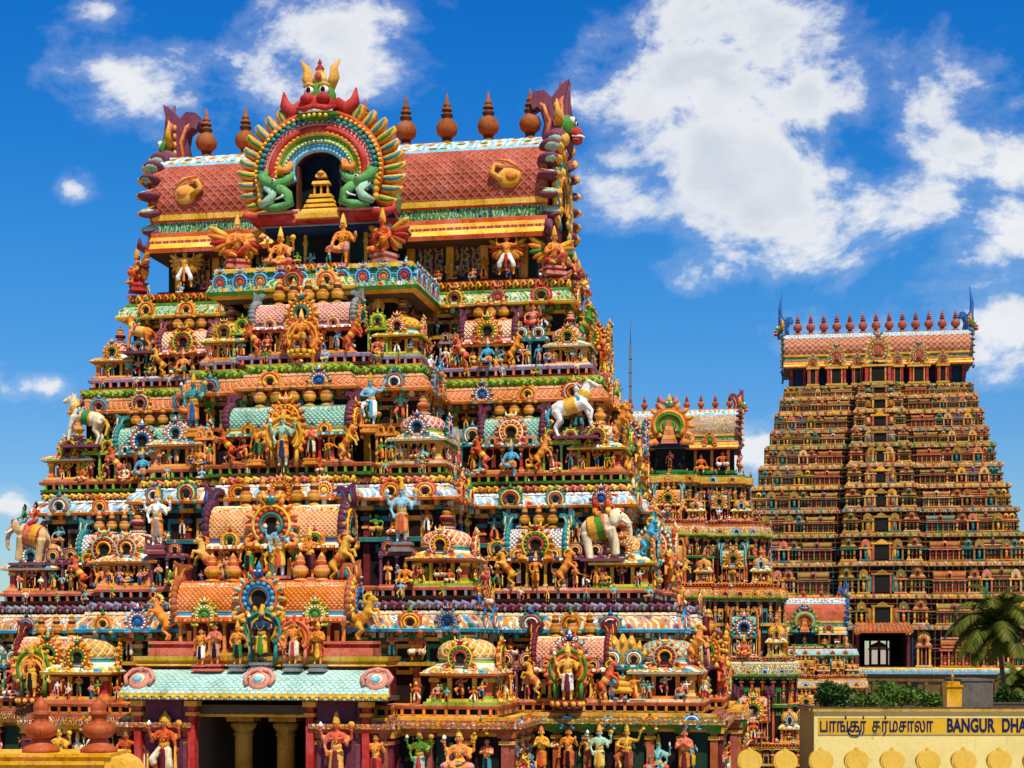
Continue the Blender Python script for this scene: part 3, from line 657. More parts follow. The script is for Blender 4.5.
def offset(poly, d):
    n = len(poly); r = []
    def nr(i):
        (x0, y0), (x1, y1) = poly[i], poly[(i + 1) % n]; L = math.hypot(x1 - x0, y1 - y0); return ((y1 - y0) / L, -(x1 - x0) / L)
    for i in range(n):
        a = nr(i - 1); c = nr(i); px = a[0] + c[0] if abs(a[0] * c[0] + a[1] * c[1]) < .5 else a[0]; py = a[1] + c[1] if abs(a[0] * c[0] + a[1] * c[1]) < .5 else a[1]
        r.append((poly[i][0] + d * px, poly[i][1] + d * py))
    return r
def sweep(mb, poly, prof, mats, cap_top=None, cap_bot=None):
    n = len(poly); l = 0
    rings = [offset(poly, d) for d, z in prof]
    per = [0]
    for i in range(n): per.append(per[-1] + math.hypot(poly[(i + 1) % n][0] - poly[i][0], poly[(i + 1) % n][1] - poly[i][1]))
    for j in range(len(prof) - 1):
        d = math.hypot(prof[j + 1][0] - prof[j][0], prof[j + 1][1] - prof[j][1]); z0, z1 = prof[j][1], prof[j + 1][1]
        vs = [(x, y, z0) for x, y in rings[j]] + [(x, y, z1) for x, y in rings[j + 1]]
        fs = [(i, (i + 1) % n, n + (i + 1) % n, n + i) for i in range(n)]
        uv = [[(per[i], l), (per[i + 1], l), (per[i + 1], l + d), (per[i], l + d)] for i in range(n)]
        mb.add(vs, fs, mats if isinstance(mats, str) else mats[j], False, uv); l += d
    if cap_top: mb.add([(x, y, prof[-1][1]) for x, y in rings[-1]], [tuple(range(n))], cap_top)
    if cap_bot: mb.add([(x, y, prof[0][1]) for x, y in rings[0]], [tuple(range(n))[::-1]], cap_bot)
def edges(poly, front=True, right=True):
    n = len(poly); r = []
    for i in range(n):
        (x0, y0), (x1, y1) = poly[i], poly[(i + 1) % n]; L = math.hypot(x1 - x0, y1 - y0)
        nx, ny = (y1 - y0) / L, -(x1 - x0) / L
        if (front and ny < -.5) or (right and nx > .5): r.append(((x0, y0), (x1, y1), L, math.atan2(nx, -ny)))
    return r
def along(mb_unit, poly, step, fn=None, front=True, right=True, d=0.0, margin=0.0):
    pts = []
    for (x0, y0), (x1, y1), L, rz in edges(offset(poly, d), front, right):
        L2 = L - 2 * margin
        if L2 < step * .5: continue
        k = max(1, round(L2 / step))
        for i in range(k):
            t = (margin + L2 * (i + .5) / k) / L; pts.append((x0 + (x1 - x0) * t, y0 + (y1 - y0) * t, rz, i, k))
    return pts

# ------------------------------------------------------------------ storeys of a gate tower
def wall_storey(root, poly, z0, z1, cols, step=1.3, detail=True):
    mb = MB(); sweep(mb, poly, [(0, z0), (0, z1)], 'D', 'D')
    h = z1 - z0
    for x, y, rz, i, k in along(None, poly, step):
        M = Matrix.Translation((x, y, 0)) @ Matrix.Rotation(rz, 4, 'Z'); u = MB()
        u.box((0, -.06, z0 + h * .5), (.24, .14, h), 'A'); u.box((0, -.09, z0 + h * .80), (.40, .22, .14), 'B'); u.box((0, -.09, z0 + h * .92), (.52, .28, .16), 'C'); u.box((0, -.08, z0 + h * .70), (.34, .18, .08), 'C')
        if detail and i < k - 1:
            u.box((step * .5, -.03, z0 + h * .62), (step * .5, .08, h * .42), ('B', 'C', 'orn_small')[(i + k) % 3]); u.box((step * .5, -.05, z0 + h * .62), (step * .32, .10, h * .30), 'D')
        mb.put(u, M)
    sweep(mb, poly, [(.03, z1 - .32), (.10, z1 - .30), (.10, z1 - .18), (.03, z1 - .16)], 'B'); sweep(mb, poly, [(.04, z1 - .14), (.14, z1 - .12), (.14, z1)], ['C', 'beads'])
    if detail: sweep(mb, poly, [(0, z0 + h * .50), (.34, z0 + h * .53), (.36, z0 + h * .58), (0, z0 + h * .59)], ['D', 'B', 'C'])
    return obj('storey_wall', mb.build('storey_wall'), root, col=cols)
def cornice(root, poly, z0, z1, cols, mat='orn', over=.55, fr=None, frc=None, lump=.30, trim=('yellow', 'leaf')):
    """Curved overhanging cornice from z0 up, with a carved frieze course on top up to z1."""
    H = z1 - z0; k = .62 if fr else .9
    mb = MB(); zz = lambda t: z0 + H * k * t
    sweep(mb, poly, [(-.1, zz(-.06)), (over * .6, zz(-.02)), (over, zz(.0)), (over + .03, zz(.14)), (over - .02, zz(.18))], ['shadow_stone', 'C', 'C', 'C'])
    sweep(mb, poly, [(over - .02, zz(.18)), (over - .06, zz(.42)), (over - .16, zz(.65)), (over - .30, zz(.82))], mat)
    sweep(mb, poly, [(over - .30, zz(.82)), (over - .28, zz(.86)), (over - .30, zz(1.0)), (-.25, zz(1.0))], ['beads', 'B', 'B'])
    for x, y, rz, i, n in along(None, poly, .62, d=.16):     # brackets under the overhang
        u = MB(); u.box((0, 0, zz(-.16)), (.16, .34, .18), ('B', 'C', 'A')[i % 3]); mb.put(u, Matrix.Translation((x, y, 0)) @ Matrix.Rotation(rz, 4, 'Z'))
    o = obj('cornice', mb.build('cornice'), root, col=cols)
    if fr:
        f = MB(); zf = zz(1.0); h = z1 - zf
        sweep(f, poly, [(over - .48, zf), (over - .48, zf + h * .8), (-.25, zf + h * .8)], 'D')
        sweep(f, poly, [(over - .36, zf + h * .72), (over - .34, zf + h * .95), (-.25, zf + h * .96)], 'D')
        for x, y, rz, i, n in along(None, poly, lump, d=over - .42):
            M = Matrix.Translation((x, y, zf)) @ Matrix.Rotation(rz, 4, 'Z'); u = MB(); m = 'ABC'[rnd.randrange(3)]
            if fr == 'flower':
                u.ell((0, -.04, h * .42), (lump * .42, .10, h * .42), m, 8, 5); u.ell((0, -.13, h * .45), (lump * .2, .06, h * .2), 'ABC'[(i + 1) % 3], 6, 4)
                for q in (-1, 1): u.ell((q * lump * .36, -.05, h * .2), (lump * .18, .07, h * .18), 'B', 5, 4)
                u.ell((0, -.05, h * .82), (lump * .2, .06, h * .16), 'C', 5, 4)
            elif fr == 'leafy':
                u.tube([(-lump * .55, -.02, h * .25), (-lump * .1, -.10, h * .62), (lump * .35, -.04, h * .5), (lump * .5, -.02, h * .2)], [h * .16, h * .26, h * .22, h * .1], m, 7); u.ell((lump * .1, -.14, h * .3), (lump * .2, .06, h * .2), 'ABC'[(i + 1) % 3], 6, 4)
            else:
                u.tube([(-lump * .3, -.03, h * .12), (-lump * .35, -.07, h * .5), (0, -.10, h * .78), (lump * .3, -.07, h * .5), (lump * .05, -.11, h * .32)], [h * .13, h * .15, h * .17, h * .13, h * .1], m, 6)
            f.put(u, M)
        obj('frieze', f.build('frieze'), root, col=frc or cols)
    return o
def railing(root, poly, z0, z1, cols):
    mb = MB(); h = z1 - z0
    sweep(mb, poly, [(-1.0, z0 + .0), (-.04, z0), (-.02, z0 + h * .22), (-.2, z0 + h * .24)], 'B', None)
    sweep(mb, poly, [(-.16, z0 + h * .2), (-.16, z1 - h * .3)], 'D'); sweep(mb, poly, [(-.12, z1 - h * .34), (0, z1 - h * .32), (.02, z1 - h * .1), (0, z1), (-2.2, z1)], ['A', 'A', 'A', 'C'])
    for x, y, rz, i, k in along(None, poly, .36, d=-.07):
        u = MB(); u.box((0, 0, z0 + h * .45), (.09, .12, h * .48), 'A' if i % 2 else 'C'); mb.put(u, Matrix.Translation((x, y, 0)) @ Matrix.Rotation(rz, 4, 'Z'))
    return obj('railing', mb.build('railing'), root, col=cols)
def cornice_arches(root, poly, z, size, step, colset, kind='small', d=.5, skip=0, margin=.4, gap=0):
    for j, (x, y, rz, i, k) in enumerate(along(None, poly, step, d=d, margin=margin)):
        if skip and rnd.random() < skip or (gap and rz == 0 and abs(x) < gap and y < -13): continue
        kd = rnd.choice((kind, kind, 'boss', 'full')) if kind == 'small' and size > .8 else kind; sz = size * rnd.uniform(.9, 1.1)
        obj('cornice_arch', arch_mesh(kd), root, (x, y, z), rz, (sz * rnd.uniform(.9, 1.12), sz, sz), rnd.choice(colset) if rnd.random() < .6 else rnd.choice(ARCHC))
def edge_figures(root, poly, z, h, step, d, front=False, right=True, pal=None, kinds=None, margin=.3, limit=99):
    for j, (x, y, rz, i, k) in enumerate(along(None, poly, step, d=d, front=front, right=right, margin=margin)):
        if j >= limit: break
        shrine_fig(root, x, y, z, h * rnd.uniform(.9, 1.1), rz + rnd.uniform(-.25, .25), kinds, pal and rnd.choice(pal))
def small_rows(root, rows, gap=0):
    # crowd of little figures too many to count: one mesh in several paint colours
    m = MB(); pal = [('orange', 'yellow', 'gold', 'recess'), ('deep', 'cream', 'gold', 'recess'), ('salmon', 'teal', 'yellow', 'recess'), ('cream', 'red', 'gold', 'recess'), ('leaf', 'orange', 'yellow', 'recess'), ('aqua', 'deep', 'gold', 'recess'), ('gold', 'green', 'yellow', 'red'), ('rust', 'white', 'gold', 'recess'), ('sky', 'yellow', 'gold', 'navy'), ('pink', 'blue', 'gold', 'recess')]
    def coarse(k):
        src = fig(k); b = MB()
        # thin the figure out: weld to a coarse grid
        g = .045; idx = {}; mp = []
        for v in src.v:
            q = tuple(round(c / g) for c in v)
            if q not in idx: idx[q] = [len(idx), Vector(v), 1]
            else: idx[q][1] += Vector(v); idx[q][2] += 1
            mp.append(idx[q][0])
        b.v = [tuple(a / n) for _, a, n in sorted(idx.values(), key=lambda t: t[0])]; seen = set()
        for f, mt in zip(src.f, src.m):
            h = []
            for i in f:
                if mp[i] not in h: h.append(mp[i])
            key = tuple(sorted(h))
            if len(h) > 2 and key not in seen: seen.add(key); b.f.append(h); b.m.append(mt); b.sm.append(True); b.uv.append(None)
        return b
    ks = ['deity', 'attendant', 'dancer', 'squat', 'guardian', 'plain_atlas', 'namaste', 'seated']
    lib = {k: cached(('coarse', k), lambda k=k: coarse(k)) for k in ks}
    for poly, z, h, step, d, right in rows:
        for x, y, rz, i, n in along(None, poly, step, d=d, front=True, right=right, margin=.25):
            if gap and abs(x) < gap and rz == 0 and y < -12.9: continue
            k = rnd.choice(ks); c = rnd.choice(pal); s = h * rnd.uniform(.85, 1.15) / FH.get(k, 1.1); px = rnd.uniform(-.15, .15)
            m.put(lib[k], Matrix.Translation((x, y, z)) @ Matrix.Rotation(rz + rnd.uniform(-.4, .4), 4, 'Z') @ Matrix.Translation((px, 0, 0)) @ Matrix.Diagonal((s * rnd.choice((-1, 1)), s, s, 1)), dict(zip('ABCD', c)))
    o = obj('small_figures', m.build('small_figures'), root); o['kind'] = 'stuff'; return o
def gable_end(root, x, y, z, D, H, sx, c, hsc=1.0):
    """Big end of the main wagon roof: fan of petals, arch, horned crest, and the beast face looking outward."""
    fan = MB(); n = 8
    for i in range(n):
        a = R(-34 + 124 * i / (n - 1))
        for s in ((-1, 1) if i < n - 1 else (1,)):
            yy = s * .56 * D * math.cos(a); zz = .40 * H + .56 * H * math.sin(a); M = Matrix.Rotation(s * (PI / 2 - a), 4, 'X').inverted()
            fan.ell((.08, yy, zz), (.50, .20, .47), 'A', 12, 8, M); fan.ell((.40, yy * 1.01, zz), (.22, .16, .28), 'C', 8, 5, M); fan.ell((.12, yy * 1.06, zz + .02), (.36, .16, .28), 'D', 10, 7, M); fan.tube([(-.2, yy * 1.10, zz + .2), (.2, yy * 1.12, zz + .05), (.4, yy * 1.08, zz - .15)], [.03, .06, .02], 'B', 5)
    pts = [(-.12, .49 * D * math.cos(R(t)), .40 * H + .49 * H * math.sin(R(t))) for t in range(-46, 227, 13)]
    fan.tube(pts, .17, 'A', 8); fan.tube([(p[0] + .32, p[1], p[2]) for p in pts], .10, 'C', 8)
    for s in (-1, 1): fan.tube([(0, s * .36 * D, .12 * H), (0, s * .52 * D, -.06 * H), (.05, s * .62 * D, -.18 * H), (.15, s * .72 * D, -.17 * H), (.1, s * .74 * D, -.08 * H)], [.24, .2, .18, .14, .05], 'A', 8)
    fz = 0
    g = obj('gable_end', fan.build('gable_end'), root, (x, y, z), 0, (sx, 1, 1), c)
    ar = arch_mb(11); m2 = MB(); m2.put(ar, Matrix.Translation((.18, 0, -.05 * H)) @ Matrix.Rotation(PI / 2, 4, 'Z') @ Matrix.Diagonal((D * .98, 1.6, H * 1.0, 1)))
    obj('gable_arch', m2.build('gable_arch'), g, col=('gold', 'teal', 'yellow', 'orange'))
    h = MB(); h.put(horn_mb(), Matrix.Translation((-.30, 0, H * .90)) @ Matrix.Diagonal((-1.9, 2.2, 2.75, 1)))
    h.tube([(-.2, 0, H * .9), (.25, 0, H * 1.1), (.35, 0, H * 1.35), (.1, 0, H * 1.62)], [.30, .26, .2, .05], 'A', 8)
    obj('horn_crest', h.build('horn_crest'), g, (0, 0, H * .93 * (1 - hsc)), 0, hsc, col=c)
    f = MB(); fz = H * 1.08                                           # the beast's face, looking out along +x
    f.ell((.28, 0, fz + .12), (.34, .42, .42), 'A', 12, 8); f.ell((.58, 0, fz - .08), (.26, .34, .2), 'B', 10, 6); f.ell((.62, 0, fz - .30), (.2, .3, .09), 'B', 9, 5)
    f.tube([(.5, -.26, fz - .2), (.78, -.22, fz - .2), (.86, 0, fz - .18), (.78, .22, fz - .2), (.5, .26, fz - .2)], .035, 'white', 6)
    for s in (-1, 1):
        f.ell((.50, .2 * s, fz + .28), (.13, .11, .12), 'white', 8, 5); f.ell((.60, .2 * s, fz + .28), (.05, .06, .06), 'black', 6, 4)
        f.tube([(.1, .34 * s, fz + .2), (.1, .62 * s, fz + .4), (.05, .6 * s, fz + .85)], [.14, .12, .02], 'C', 7)
        f.tube([(.2, .2 * s, fz + .5), (.12, .25 * s, fz + .85), (.3, .22 * s, fz + 1.15)], [.13, .1, .02], 'D', 7)
    f.tube([(.15, 0, fz + .45), (.1, 0, fz + .9), (.22, 0, fz + 1.3)], [.18, .15, .02], 'B', 7)
    obj('beast_face', f.build('beast_face'), g, (0, 0, fz * (1 - 1.35 * hsc)), 0, (1.25 * hsc, 1.25 * hsc, 1.35 * hsc), col=('leaf', 'red', 'gold', 'salmon'))
    return g
def great_arch(root, y, z, W, H):
    """The great front arch: petalled horseshoe with sea-beasts at its feet and a horned demon face on top."""
    s = W / 5.9; cz = 2.05
    mb = MB(); ri = 1.0
    mb.band(0, cz, 1.0, 2.45, R(-30), R(210), -.25, .5, 'D', 30)
    rings = [(1.08, .13, 'sky'), (1.22, .12, 'cyan'), (1.38, .12, 'lime'), (1.52, .09, 'leaf'), (1.66, .12, 'gold'), (1.82, .15, 'red'), (1.98, .08, 'pink'), (2.10, .09, 'white'), (2.25, .12, 'navy'), (2.42, .12, 'deep')]
    for k, (r, w, m) in enumerate(rings):
        y0 = -.28 - .03 * (5 - abs(5 - k))
        mb.tube([(r * math.cos(R(t)), y0, cz + r * math.sin(R(t)) * (.93 + .02 * k)) for t in range(-26, 207, 8)], w, m, 8)
    for r, m, st, w in ((1.66, 'yellow', 7, .07), (1.82, 'orange', 6, .085), (2.25, 'teal', 6.5, .12), (2.44, 'yellow', 5, .085), (2.10, 'red', 5, .05), (1.3, 'white', 7, .05)):
        t = -22
        while t < 203: mb.ell((r * math.cos(R(t)), -.47, cz + r * math.sin(R(t)) * 1.02), (w, .09, w), m, 7, 5); t += st
    g = obj('great_arch', mb.build('great_arch'), root, (0, y, z), 0, (s, 1, H / 4.6), ('deep', 'red', 'yellow', 'maroon'))
    pts2 = {-1: MB(), 1: MB()}
    for i in range(25):
        t = R(-30 + 240 * i / 24)
        if abs(math.degrees(t) - 90) < 11: continue
        M = Matrix.Rotation(-(t - PI / 2), 4, 'Y'); c = Vector((2.72 * math.cos(t), 0, cz + 2.62 * math.sin(t)))
        q = 1 if t < PI / 2 else -1; pt = pts2[q]; L = .62 if abs(math.degrees(t) - 90) < 70 else .46
        L *= 1.15; kk = -q * abs(math.cos(t)); tip = [Vector((0, 0, -.38)), Vector((.0, -.05, .1 * L)), Vector((.06 * kk, -.06, .6 * L)), Vector((.22 * kk, -.05, .98 * L)), Vector((.36 * kk, -.03, 1.08 * L))]
        pt.tube([c + M @ p for p in tip], [.16, .24, .23, .13, .02], 'A', 8)
        pt.tube([c + M @ (p + Vector((0, -.13, 0))) for p in tip[:4]], [.04, .12, .11, .03], 'C' if i % 3 else 'D', 7)
        pt.tube([c + M @ (p + Vector((.16 * q, -.10, -.02))) for p in tip[:4]], [.03, .06, .05, .02], 'B', 5)
    for q in (-1, 1): obj('petal_rim', pts2[q].build('petal_rim'), g, col=('gold', 'deep', 'teal', 'leaf'))
    ba = MB()
    ba.box((0, .10, -.12), (5.0, .9, .24), 'A')
    for sx in (-1, 1):
        ba.tube([(.75 * sx, -.2, .12), (1.6 * sx, -.3, .06), (2.5 * sx, -.3, .05), (2.95 * sx, -.28, .22), (2.92 * sx, -.28, .50)], [.18, .24, .22, .15, .03], 'A', 8)
        ba.tube([(.75 * sx, -.34, .3), (1.6 * sx, -.46, .22), (2.4 * sx, -.44, .2)], [.07, .1, .06], 'B', 7)
    ba.box((0, -.25, -.02), (1.7, .7, .22), 'C'); ba.box((0, -.28, .14), (1.5, .6, .10), 'yellow')
    obj('scroll_base', ba.build('scroll_base'), g, col=('red', 'pink', 'gold', 'salmon'))
    for sx in (-1, 1):
        k = MB()                                                     # makara: curled sea beast
        k.tube([(.95, -.45, 1.9), (1.15, -.5, 1.55), (1.5, -.55, 1.35), (1.85, -.5, 1.5), (2.05, -.45, 1.85), (1.85, -.42, 2.05)], [.10, .2, .27, .26, .2, .06], 'A', 9)
        k.tube([(1.45, -.55, 1.3), (1.1, -.6, .95), (1.0, -.6, .55), (1.4, -.6, .38), (1.95, -.5, .42)], [.22, .2, .18, .2, .1], 'A', 9)
        k.tube([(1.85, -.5, 1.35), (1.6, -.6, 1.0), (1.75, -.6, .7), (2.1, -.55, .5)], [.2, .16, .2, .12], 'B', 8)
        k.ell((1.55, -.78, 1.5), .09, 'white', 7, 5); k.ell((1.55, -.86, 1.5), .045, 'black', 6, 4)
        k.tube([(1.05, -.7, 1.05), (1.25, -.75, .8), (1.5, -.7, .72)], [.05, .05, .03], 'white', 6)
        for q in range(4): k.ell((2.15, -.4, .75 + q * .28), (.12, .1, .16), 'C', 7, 5)
        k.tube([(1.0, -.45, 2.35), (1.1, -.55, 2.0), (1.35, -.6, 1.9), (1.4, -.55, 2.2)], [.1, .17, .18, .05], 'D', 7)
        o = obj('sea_beast', k.build('sea_beast'), g, (-.05 * sx, -.05, -.05), 0, (sx * 1.08, 1.05, 1.06), ('seagreen', 'mint', 'gold', 'orange'))
    f = MB(); fz = cz + 2.75
    f.ell((0, -.1, fz + .55), (.62, .5, .55), 'A', 14, 9); f.ell((0, -.45, fz + .2), (.74, .35, .36), 'B', 12, 7); f.ell((0, -.42, fz - .12), (.82, .32, .18), 'A', 12, 6)
    f.tube([(-.72, -.5, fz + .12), (-.4, -.75, fz + .02), (0, -.82, fz + .06), (.4, -.75, fz + .02), (.72, -.5, fz + .12)], [.07, .11, .12, .11, .07], 'B', 8)
    f.tube([(-.62, -.6, fz - .02), (0, -.86, fz - .07), (.62, -.6, fz - .02)], .055, 'white', 6)
    for sx in (-1, 1):
        f.ell((.30 * sx, -.72, fz + .36), (.26, .2, .18), 'B', 9, 6); f.ell((.27 * sx, -.52, fz + .70), (.19, .14, .16), 'white', 9, 6); f.ell((.27 * sx, -.655, fz + .70), (.085, .05, .10), 'black', 8, 5)
        f.tube([(.1 * sx, -.55, fz + .85), (.28 * sx, -.6, fz + .93), (.48 * sx, -.5, fz + .85)], .06, 'C', 6)
        f.tube([(.6 * sx, -.1, fz + .3), (1.0 * sx, -.1, fz + .12), (1.32 * sx, -.1, fz + .40), (1.36 * sx, -.1, fz + .85)], [.28, .27, .20, .03], 'D', 9)
        f.tube([(.36 * sx, 0, fz + .95), (.52 * sx, 0, fz + 1.3), (.50 * sx, 0, fz + 1.6), (.72 * sx, 0, fz + 1.9)], [.2, .2, .15, .03], 'C', 8)
    f.lathe([(.2, 0), (.27, .2), (.25, .38), (.14, .5), (.18, .56), (.06, .72), (.09, .78), (.01, .92)], 10, ['gold', 'yellow', 'gold', 'red', 'red', 'plum', 'red'], (0, -.1, fz + 1.0), 1, .7)
    f.ell((0, -.32, fz + 1.25), (.13, .08, .16), 'red', 8, 5)
    for q in range(5): f.ell((-.4 + .2 * q, -.85 + .05 * abs(q - 2), fz - .22), (.08, .05, .07), 'yellow', 6, 4)
    obj('demon_face', f.build('demon_face'), g, (0, -.1, -fz * .32 - .14), 0, (1.05, 1, 1.32), col=('leaf', 'red', 'gold', 'red'))
    v = MB()                                                          # dark opening with a little golden shrine
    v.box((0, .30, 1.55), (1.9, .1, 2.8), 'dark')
    for i, (w, zz) in enumerate(((1.5, .32), (1.28, .55), (1.1, .78), (.9, 1.02), (.7, 1.62), (.44, 1.95))): v.box((0, -.05 + .02 * i, zz), (w, .5 - .04 * i, .14), 'A' if i % 2 else 'B', .9)
    for x in (-.26, 0, .26): v.box((x, 0, 1.32), (.07, .12, .5), 'A')
    v.lathe([(.16, 0), (.18, .08), (.05, .2), (.005, .3)], 8, 'A', (0, 0, 2.0))
    for x in (-.85, .85): v.box((x, -.1, 1.25), (.10, .4, 2.2), 'C')
    obj('shrine_niche', v.build('shrine_niche'), g, col=('gold', 'yellow', 'brown', 'brown'))
    return g

def roof_main(root, hl, D, z0, z1, nfin, cols, lat='lat_roof', fsize=1.6, fcol=('copperpot', 'brown'), band=True):
    """Wagon roof with banded eaves along x, pot finials on the ridge."""
    H = z1 - z0; mb = MB()
    pr = [(.66, 0), (.665, .035), (.62, .05), (.58, .10), (.575, .125), (.54, .165), (.54, .20), (.50, .215), (.50, .30), (.52, .315), (.525, .36), (.545, .45), (.54, .58), (.50, .70), (.43, .80), (.40, .83), (.33, .89), (.22, .95), (.08, .985)]
    ms = ['C', 'beads', 'yellow', 'beads2', 'gold', 'C', 'beads', 'orn_green', 'C', 'yellow', 'L', 'L', 'L', 'L', 'sky', 'orn_ridge', 'orn_ridge', 'B']
    pr = [(y * D, z * H) for y, z in pr]
    full = pr + [(-y, z) for y, z in reversed(pr)]; mats = ms + ['B'] + ms[::-1]; k = len(full)
    vs = []; fs = []; mm = []; uv = []; l = 0
    for y, z in full: vs += [(-hl, y, z0 + z), (hl, y, z0 + z)]
    for i in range(k - 1):
        d = math.hypot(full[i + 1][0] - full[i][0], full[i + 1][1] - full[i][1]); m = {'L': lat, 'beads2': 'beads'}.get(mats[i], mats[i])
        fs.append((2 * i + 1, 2 * i + 3, 2 * i + 2, 2 * i)); mm.append(m); uv.append([(2 * hl, l), (2 * hl, l + d), (0, l + d), (0, l)]); l += d
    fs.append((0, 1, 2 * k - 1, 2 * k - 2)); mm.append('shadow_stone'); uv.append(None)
    mb.add(vs, fs, mm, False, uv)
    for sx in (-1, 1):
        f = tuple(range(k)); mb.add([(sx * hl, y, z0 + z) for y, z in full], [f if sx < 0 else f[::-1]], 'D')
    r = obj('barrel_roof', mb.build('barrel_roof'), root, col=cols)
    for i in range(nfin):
        x = hl * (-.84 + 1.70 * i / (nfin - 1))
        f = obj('pot_finial', finial_mesh(), root, (x, 0, z1 - .12), 0, (fsize * .68, fsize * .68, fsize), (*fcol, fcol[0], fcol[1]))
    return r
P['copperpot'] = hx('a0520e'); P['terracotta'] = hx('b4501a')

# ------------------------------------------------------------------ world, sun, camera
EYE = 8.0
SUN_AZ, SUN_EL = R(20), R(60)         # azimuth measured from -y toward +x
def build_world():
    w = bpy.data.worlds.new('World'); S.world = w; w.use_nodes = True; nt = w.node_tree; nt.nodes.clear()
    out = nt.nodes.new('ShaderNodeOutputWorld'); bg = nt.nodes.new('ShaderNodeBackground'); nt.links.new(bg.outputs[0], out.inputs[0])
    sky = nt.nodes.new('ShaderNodeTexSky'); sky.sky_type = 'NISHITA'; sky.sun_disc = False; sky.sun_elevation = SUN_EL; sky.sun_rotation = PI - SUN_AZ
    sky.air_density = 1.0; sky.dust_density = .25; sky.ozone_density = 2.5; sky.altitude = 100
    hs = nt.nodes.new('ShaderNodeHueSaturation'); hs.inputs['Saturation'].default_value = 1.45; hs.inputs['Value'].default_value = 1.0; hs.inputs['Hue'].default_value = .505
    nt.links.new(sky.outputs[0], hs.inputs['Color'])
    tc = nt.nodes.new('ShaderNodeTexCoord'); sp = nt.nodes.new('ShaderNodeSeparateXYZ'); nt.links.new(tc.outputs['Generated'], sp.inputs[0])
    tint = mixc(nt, 1.0, hs.outputs[0], ramp(nt, sp.outputs[2], SKYRAMP), 'MULTIPLY')
    az = math_n(nt, 'ARCTAN2', sp.outputs[0], sp.outputs[1]); el = math_n(nt, 'ARCSINE', sp.outputs[2])
    nz = N(nt, 'ShaderNodeTexNoise', ins={'Scale': 9.0, 'Detail': 10.0, 'Roughness': .60, 'Distortion': .35}); 
    mp = N(nt, 'ShaderNodeMapping', ins={'Scale': (1, 1, 1.5)}); nt.links.new(tc.outputs['Generated'], mp.inputs[0]); nt.links.new(mp.outputs[0], nz.inputs['Vector'])
    n2 = N(nt, 'ShaderNodeTexNoise', ins={'Scale': 34.0, 'Detail': 8.0, 'Roughness': .66}); nt.links.new(mp.outputs[0], n2.inputs['Vector'])
    best = None
    for a, e, ra, re, k in CLOUDS:
        dx = math_n(nt, 'DIVIDE', math_n(nt, 'SUBTRACT', az, a), ra); dy = math_n(nt, 'DIVIDE', math_n(nt, 'SUBTRACT', el, e), re)
        d = math_n(nt, 'SQRT', math_n(nt, 'ADD', math_n(nt, 'MULTIPLY', dx, dx), math_n(nt, 'MULTIPLY', dy, dy)))
        m = math_n(nt, 'MULTIPLY', math_n(nt, 'SUBTRACT', 1.0, d), k)
        best = m if best is None else math_n(nt, 'SMOOTH_MAX', best, m, .25)
    best = math_n(nt, 'MAXIMUM', best, -1.0)
    f = math_n(nt, 'ADD', best, math_n(nt, 'ADD', math_n(nt, 'MULTIPLY', math_n(nt, 'SUBTRACT', nz.outputs[0], .52), 3.9), math_n(nt, 'MULTIPLY', math_n(nt, 'SUBTRACT', n2.outputs[0], .5), 1.25)))
    den = nt.nodes.new('ShaderNodeMapRange'); den.interpolation_type = 'SMOOTHSTEP'; den.inputs[1].default_value = -.02; den.inputs[2].default_value = .62; nt.links.new(f, den.inputs[0])
    veil = nt.nodes.new('ShaderNodeMapRange'); veil.interpolation_type = 'SMOOTHSTEP'; veil.inputs[1].default_value = -.35; veil.inputs[2].default_value = .25; veil.inputs[4].default_value = .16; nt.links.new(f, veil.inputs[0])
    dens = math_n(nt, 'MAXIMUM', den.outputs[0], veil.outputs[0])
    thick = nt.nodes.new('ShaderNodeMapRange'); thick.interpolation_type = 'SMOOTHSTEP'; thick.inputs[1].default_value = .2; thick.inputs[2].default_value = 1.15; nt.links.new(f, thick.inputs[0])
    # thicker cloud toward the sun shades what lies under it
    mu = N(nt, 'ShaderNodeMapping', ins={'Scale': (1, 1, 1.5), 'Location': (.012, 0, .045)}); nt.links.new(tc.outputs['Generated'], mu.inputs[0])
    nu = N(nt, 'ShaderNodeTexNoise', ins={'Scale': 9.0, 'Detail': 6.0, 'Roughness': .55, 'Distortion': .35}); nt.links.new(mu.outputs[0], nu.inputs['Vector'])
    up = math_n(nt, 'MULTIPLY', math_n(nt, 'SUBTRACT', nu.outputs[0], .34), 4.2, None, True)
    sh = math_n(nt, 'MULTIPLY', thick.outputs[0], up, None, True)
    cc = mixc(nt, sh, (10.8, 10.9, 11.0), (7.9, 8.5, 9.4))
    col = mixc(nt, math_n(nt, 'MULTIPLY', dens, .94), tint, cc)
    nt.links.new(col, bg.inputs[0]); bg.inputs[1].default_value = .082
def px_dir(px, py):
    x = (px - 512) / 1600; z = (645 - py) / 1600; n = math.sqrt(x * x + 1 + z * z); return math.atan2(x, 1), math.asin(z / n)
SKYRAMP = [(0.0, (.85, 1.0, 1.2)), (.12, (.9, 1.14, 1.36)), (.24, (.80, 1.40, 1.60)), (.36, (.48, 1.38, 1.74)), (.6, (.3, .8, 1.05)), (1.0, (.4, .65, .8))]
CLOUDS = []
